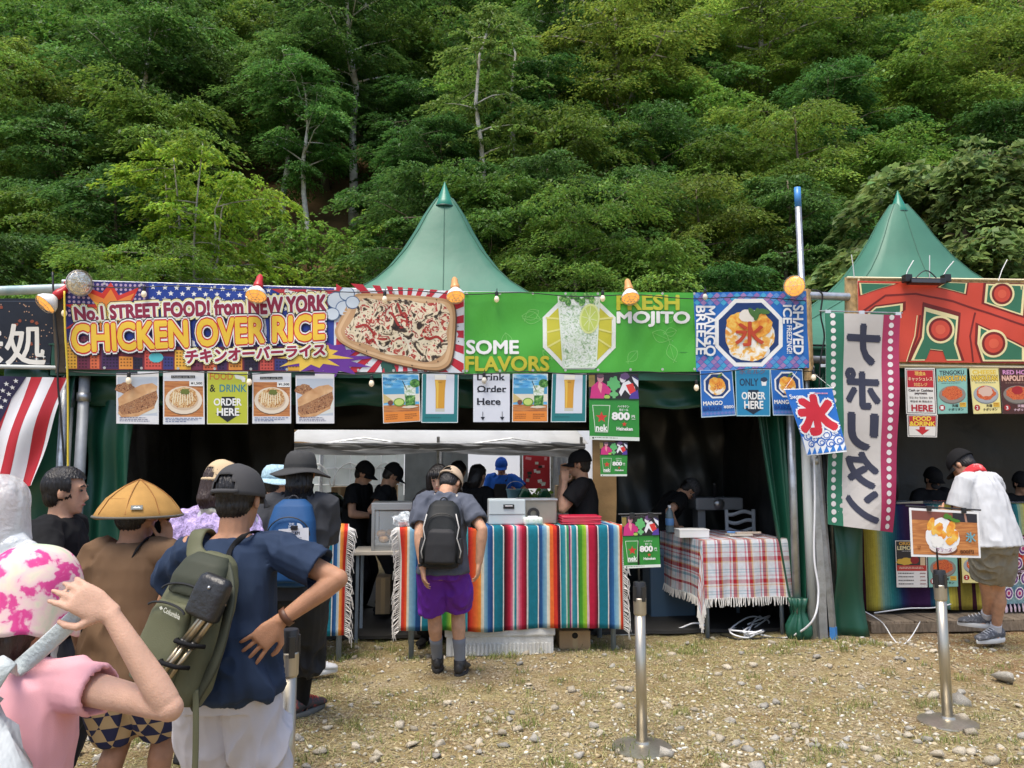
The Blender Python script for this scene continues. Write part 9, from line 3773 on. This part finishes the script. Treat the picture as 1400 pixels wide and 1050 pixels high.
def ground_details():
 R = np.random.default_rng(21)
 STONE = mat('pale stone',(.60,.53,.41),.9,var=.35,vscale=18,bump=.6,bscale=45,objvar=.25,spec=.2,dirt=(.36,.29,.20),dscale=7)
 GSTONE = mat('grey stone',(.46,.43,.37),.85,var=.35,vscale=18,bump=.6,bscale=45,objvar=.22,spec=.25)
 meshes = []
 for V,Fq in ROCKS:
  for m in (STONE,STONE,GSTONE):
   o = np_mesh('stone',V,Fq,m)
   meshes.append(o.data)
   bpy.data.objects.remove(o)

 def pick():
  """a place on the visible ground, denser where the photograph shows gravel"""
  while True:
   px,py = R.uniform(-40,1440),R.uniform(872,1075)
   g = GP(px,py)
   w = .42
   w += .7 * math.exp(-((px - 960) / 170) ** 2 - ((py - 1020) / 45) ** 2)
   w += .6 * math.exp(-((px - 1000) / 300) ** 2 - ((py - 960) / 60) ** 2)
   w += 1.2 * math.exp(-((px - 1245) / 75) ** 2 - ((py - 890) / 26) ** 2)
   w += .5 * math.exp(-((py - 898) / 14) ** 2)
   w += .4 * math.exp(-((px - 620) / 120) ** 2 - ((py - 985) / 25) ** 2)
   w -= .35 * math.exp(-((px - 1370) / 80) ** 2 - ((py - 900) / 40) ** 2)
   if R.random() * 1.7 < w and g.y < 8.0:
    return g
 big = [(1320,962,.12,2),(1318,985,.05,0),(1275,953,.06,1),(1370,932,.13,2),(1035,1055,.085,2),(905,1068,.07,0),(1268,1015,.05,2),(1355,1048,.07,0),(845,968,.05,0),(612,962,.05,0),(1200,1040,.055,1),(985,1010,.05,0),(790,1060,.05,0),(702,1070,.05,1),(1000,985,.045,2),(775,1005,.045,0)]
 lst = [(GP(x,y),s,k) for x,y,s,k in big]
 while len(lst) < 300:
  g = pick()
  if len(lst) < 80:
   lst.append((g,R.uniform(.038,.062),R.integers(0,3)))
   continue
  lst.append((g,.024 + .030 * R.random() ** 1.5,R.integers(0,3)))
 for g,sz_,k in lst:
  me = meshes[int(R.integers(0,9)) * 3 + int(k)]
  o = bpy.data.objects.new('stone',me)
  COL.objects.link(o)
  o.parent = GROUND
  z = float(gz(np.array([g.x]),np.array([g.y]))[0])
  o.location = (g.x,g.y,z + sz_ * .22)
  o.scale = (sz_,sz_ * R.uniform(.75,1.1),sz_ * R.uniform(.7,1.1))
  o.rotation_euler = (R.uniform(-.3,.3),R.uniform(-.3,.3),R.uniform(0,6.28))
 n = 13000
 G = np.array([pick()[:2] for _ in range(n)])
 Z = gz(G[:,0],G[:,1])
 Vs,Fs,Cs = [],[],[]
 off = 0
 kinds = [rock(300 + k,9) for k in range(6)]
 base = np.array([[.47,.40,.26],[.38,.31,.19],[.66,.61,.50],[.35,.31,.23],[.43,.34,.20]])
 for k in range(6):
  idx = np.nonzero(np.arange(n) % 6 == k)[0]
  V,Fq = kinds[k]
  m = len(idx)
  s_ = (.005 + .024 * R.random(m) ** 2.2)[:,None,None]
  a = R.uniform(0,6.28,m)
  ca,sa = np.cos(a)[:,None],np.sin(a)[:,None]
  x = V[None,:,0] * ca - V[None,:,1] * sa
  y = V[None,:,0] * sa + V[None,:,1] * ca
  W3 = np.stack([x,y,np.repeat(V[None,:,2],m,0)],2) * s_
  W3 += np.stack([G[idx,0],G[idx,1],Z[idx] + s_[:,0,0] * .15],1)[:,None,:]
  Vs.append(W3.reshape(-1,3))
  Fs.append((Fq[None] + (np.arange(m) * len(V))[:,None,None] + off).reshape(-1,3))
  off += m * len(V)
  cc = base[R.integers(0,5,m)] * (1 + R.normal(0,.18,(m,1)))
  Cs.append(np.repeat(np.clip(cc,.05,.7),len(Fq),axis=0))
 gm = mat('fine gravel',attr=True,rough=.9,bump=.4,bscale=90,spec=.2)
 tag(np_mesh('gravel',np.concatenate(Vs),np.concatenate(Fs),gm,cols=np.concatenate(Cs)),'fine pale gravel scattered over the ground before the stalls','gravel',kind='stuff')

 def blades(G,L0,L1,wd,rise,col,jit,seed):
  r = np.random.default_rng(seed)
  n = len(G)
  Z = gz(G[:,0],G[:,1]) + .003
  a = r.uniform(0,6.28,n)
  d = np.stack([np.cos(a),np.sin(a),np.zeros(n)],1)
  sd = np.stack([-np.sin(a),np.cos(a),np.zeros(n)],1)
  L = r.uniform(L0,L1,n)[:,None]
  h = (r.uniform(.1,1,n) * rise)[:,None]
  bend = r.normal(0,.25,n)[:,None]
  p0 = np.stack([G[:,0],G[:,1],Z],1)
  up = np.array([0,0,1])
  p1 = p0 + d * L * .45 + up * h + sd * bend * L * .2
  p2 = p0 + d * L + up * h * r.uniform(.2,1.6,n)[:,None] + sd * bend * L
  w = sd * wd
  V = np.stack([p0 - w * .5,p0 + w * .5,p1 + w * .45,p1 - w * .45,p2 + w * .1,p2 - w * .1],1).reshape(-1,3)
  i = np.arange(n)[:,None] * 6
  Fq = np.concatenate([i + np.array([0,1,2,3]),i + np.array([3,2,4,5])],1).reshape(-1,4)
  C = np.array(col)[r.integers(0,len(col),n)] * (1 + r.normal(0,jit,(n,1)))
  return V,Fq,np.repeat(np.clip(C,.02,.75),2,axis=0)
 n = 42000
 pts = []
 while len(pts) < n:
  q = R.uniform([-4.2,4.0],[5.6,7.9],(n,2))
  f = snoise(np.c_[q,np.zeros(n)],2.6,8) + .5 * snoise(np.c_[q,np.zeros(n)],7,9)
  q = q[f + R.normal(0,.5,n) > -.25]
  q = q[(np.abs(q[:,0]) < q[:,1] * .70 + .1)]
  pts.extend(q.tolist())
 V,Fq,C = blades(np.array(pts[:n]),.025,.085,.0034,.012,[(.47,.39,.19),(.37,.30,.13),(.54,.47,.27),(.29,.23,.11),(.25,.28,.09)],.15,4)
 tag(np_mesh('straw',V,Fq,mat('straw',attr=True,rough=.85,spec=.2),cols=C),'dry straw and cut grass trodden into the ground','straw',kind='stuff')
 T = []
 for _ in range(240):
  if R.random() < .45:
   g = GP(R.uniform(400,1200),R.uniform(880,905))
  else:
   g = GP(R.uniform(100,1400),R.uniform(900,1060))
  k = int(R.integers(10,40))
  T.append(np.c_[R.normal(g.x,.045,k),R.normal(g.y,.035,k)])
 V,Fq,C = blades(np.concatenate(T),.02,.06,.004,.05,[(.16,.20,.05),(.22,.25,.07),(.30,.29,.11),(.12,.17,.04)],.18,6)
 tag(np_mesh('grass_tufts',V,Fq,mat('short grass',attr=True,rough=.7,spec=.2,trans=.25),cols=C),'short green grass tufts growing through the gravel','grass',kind='stuff')

ground_details()
bpy.data.scenes.remove(TMP)
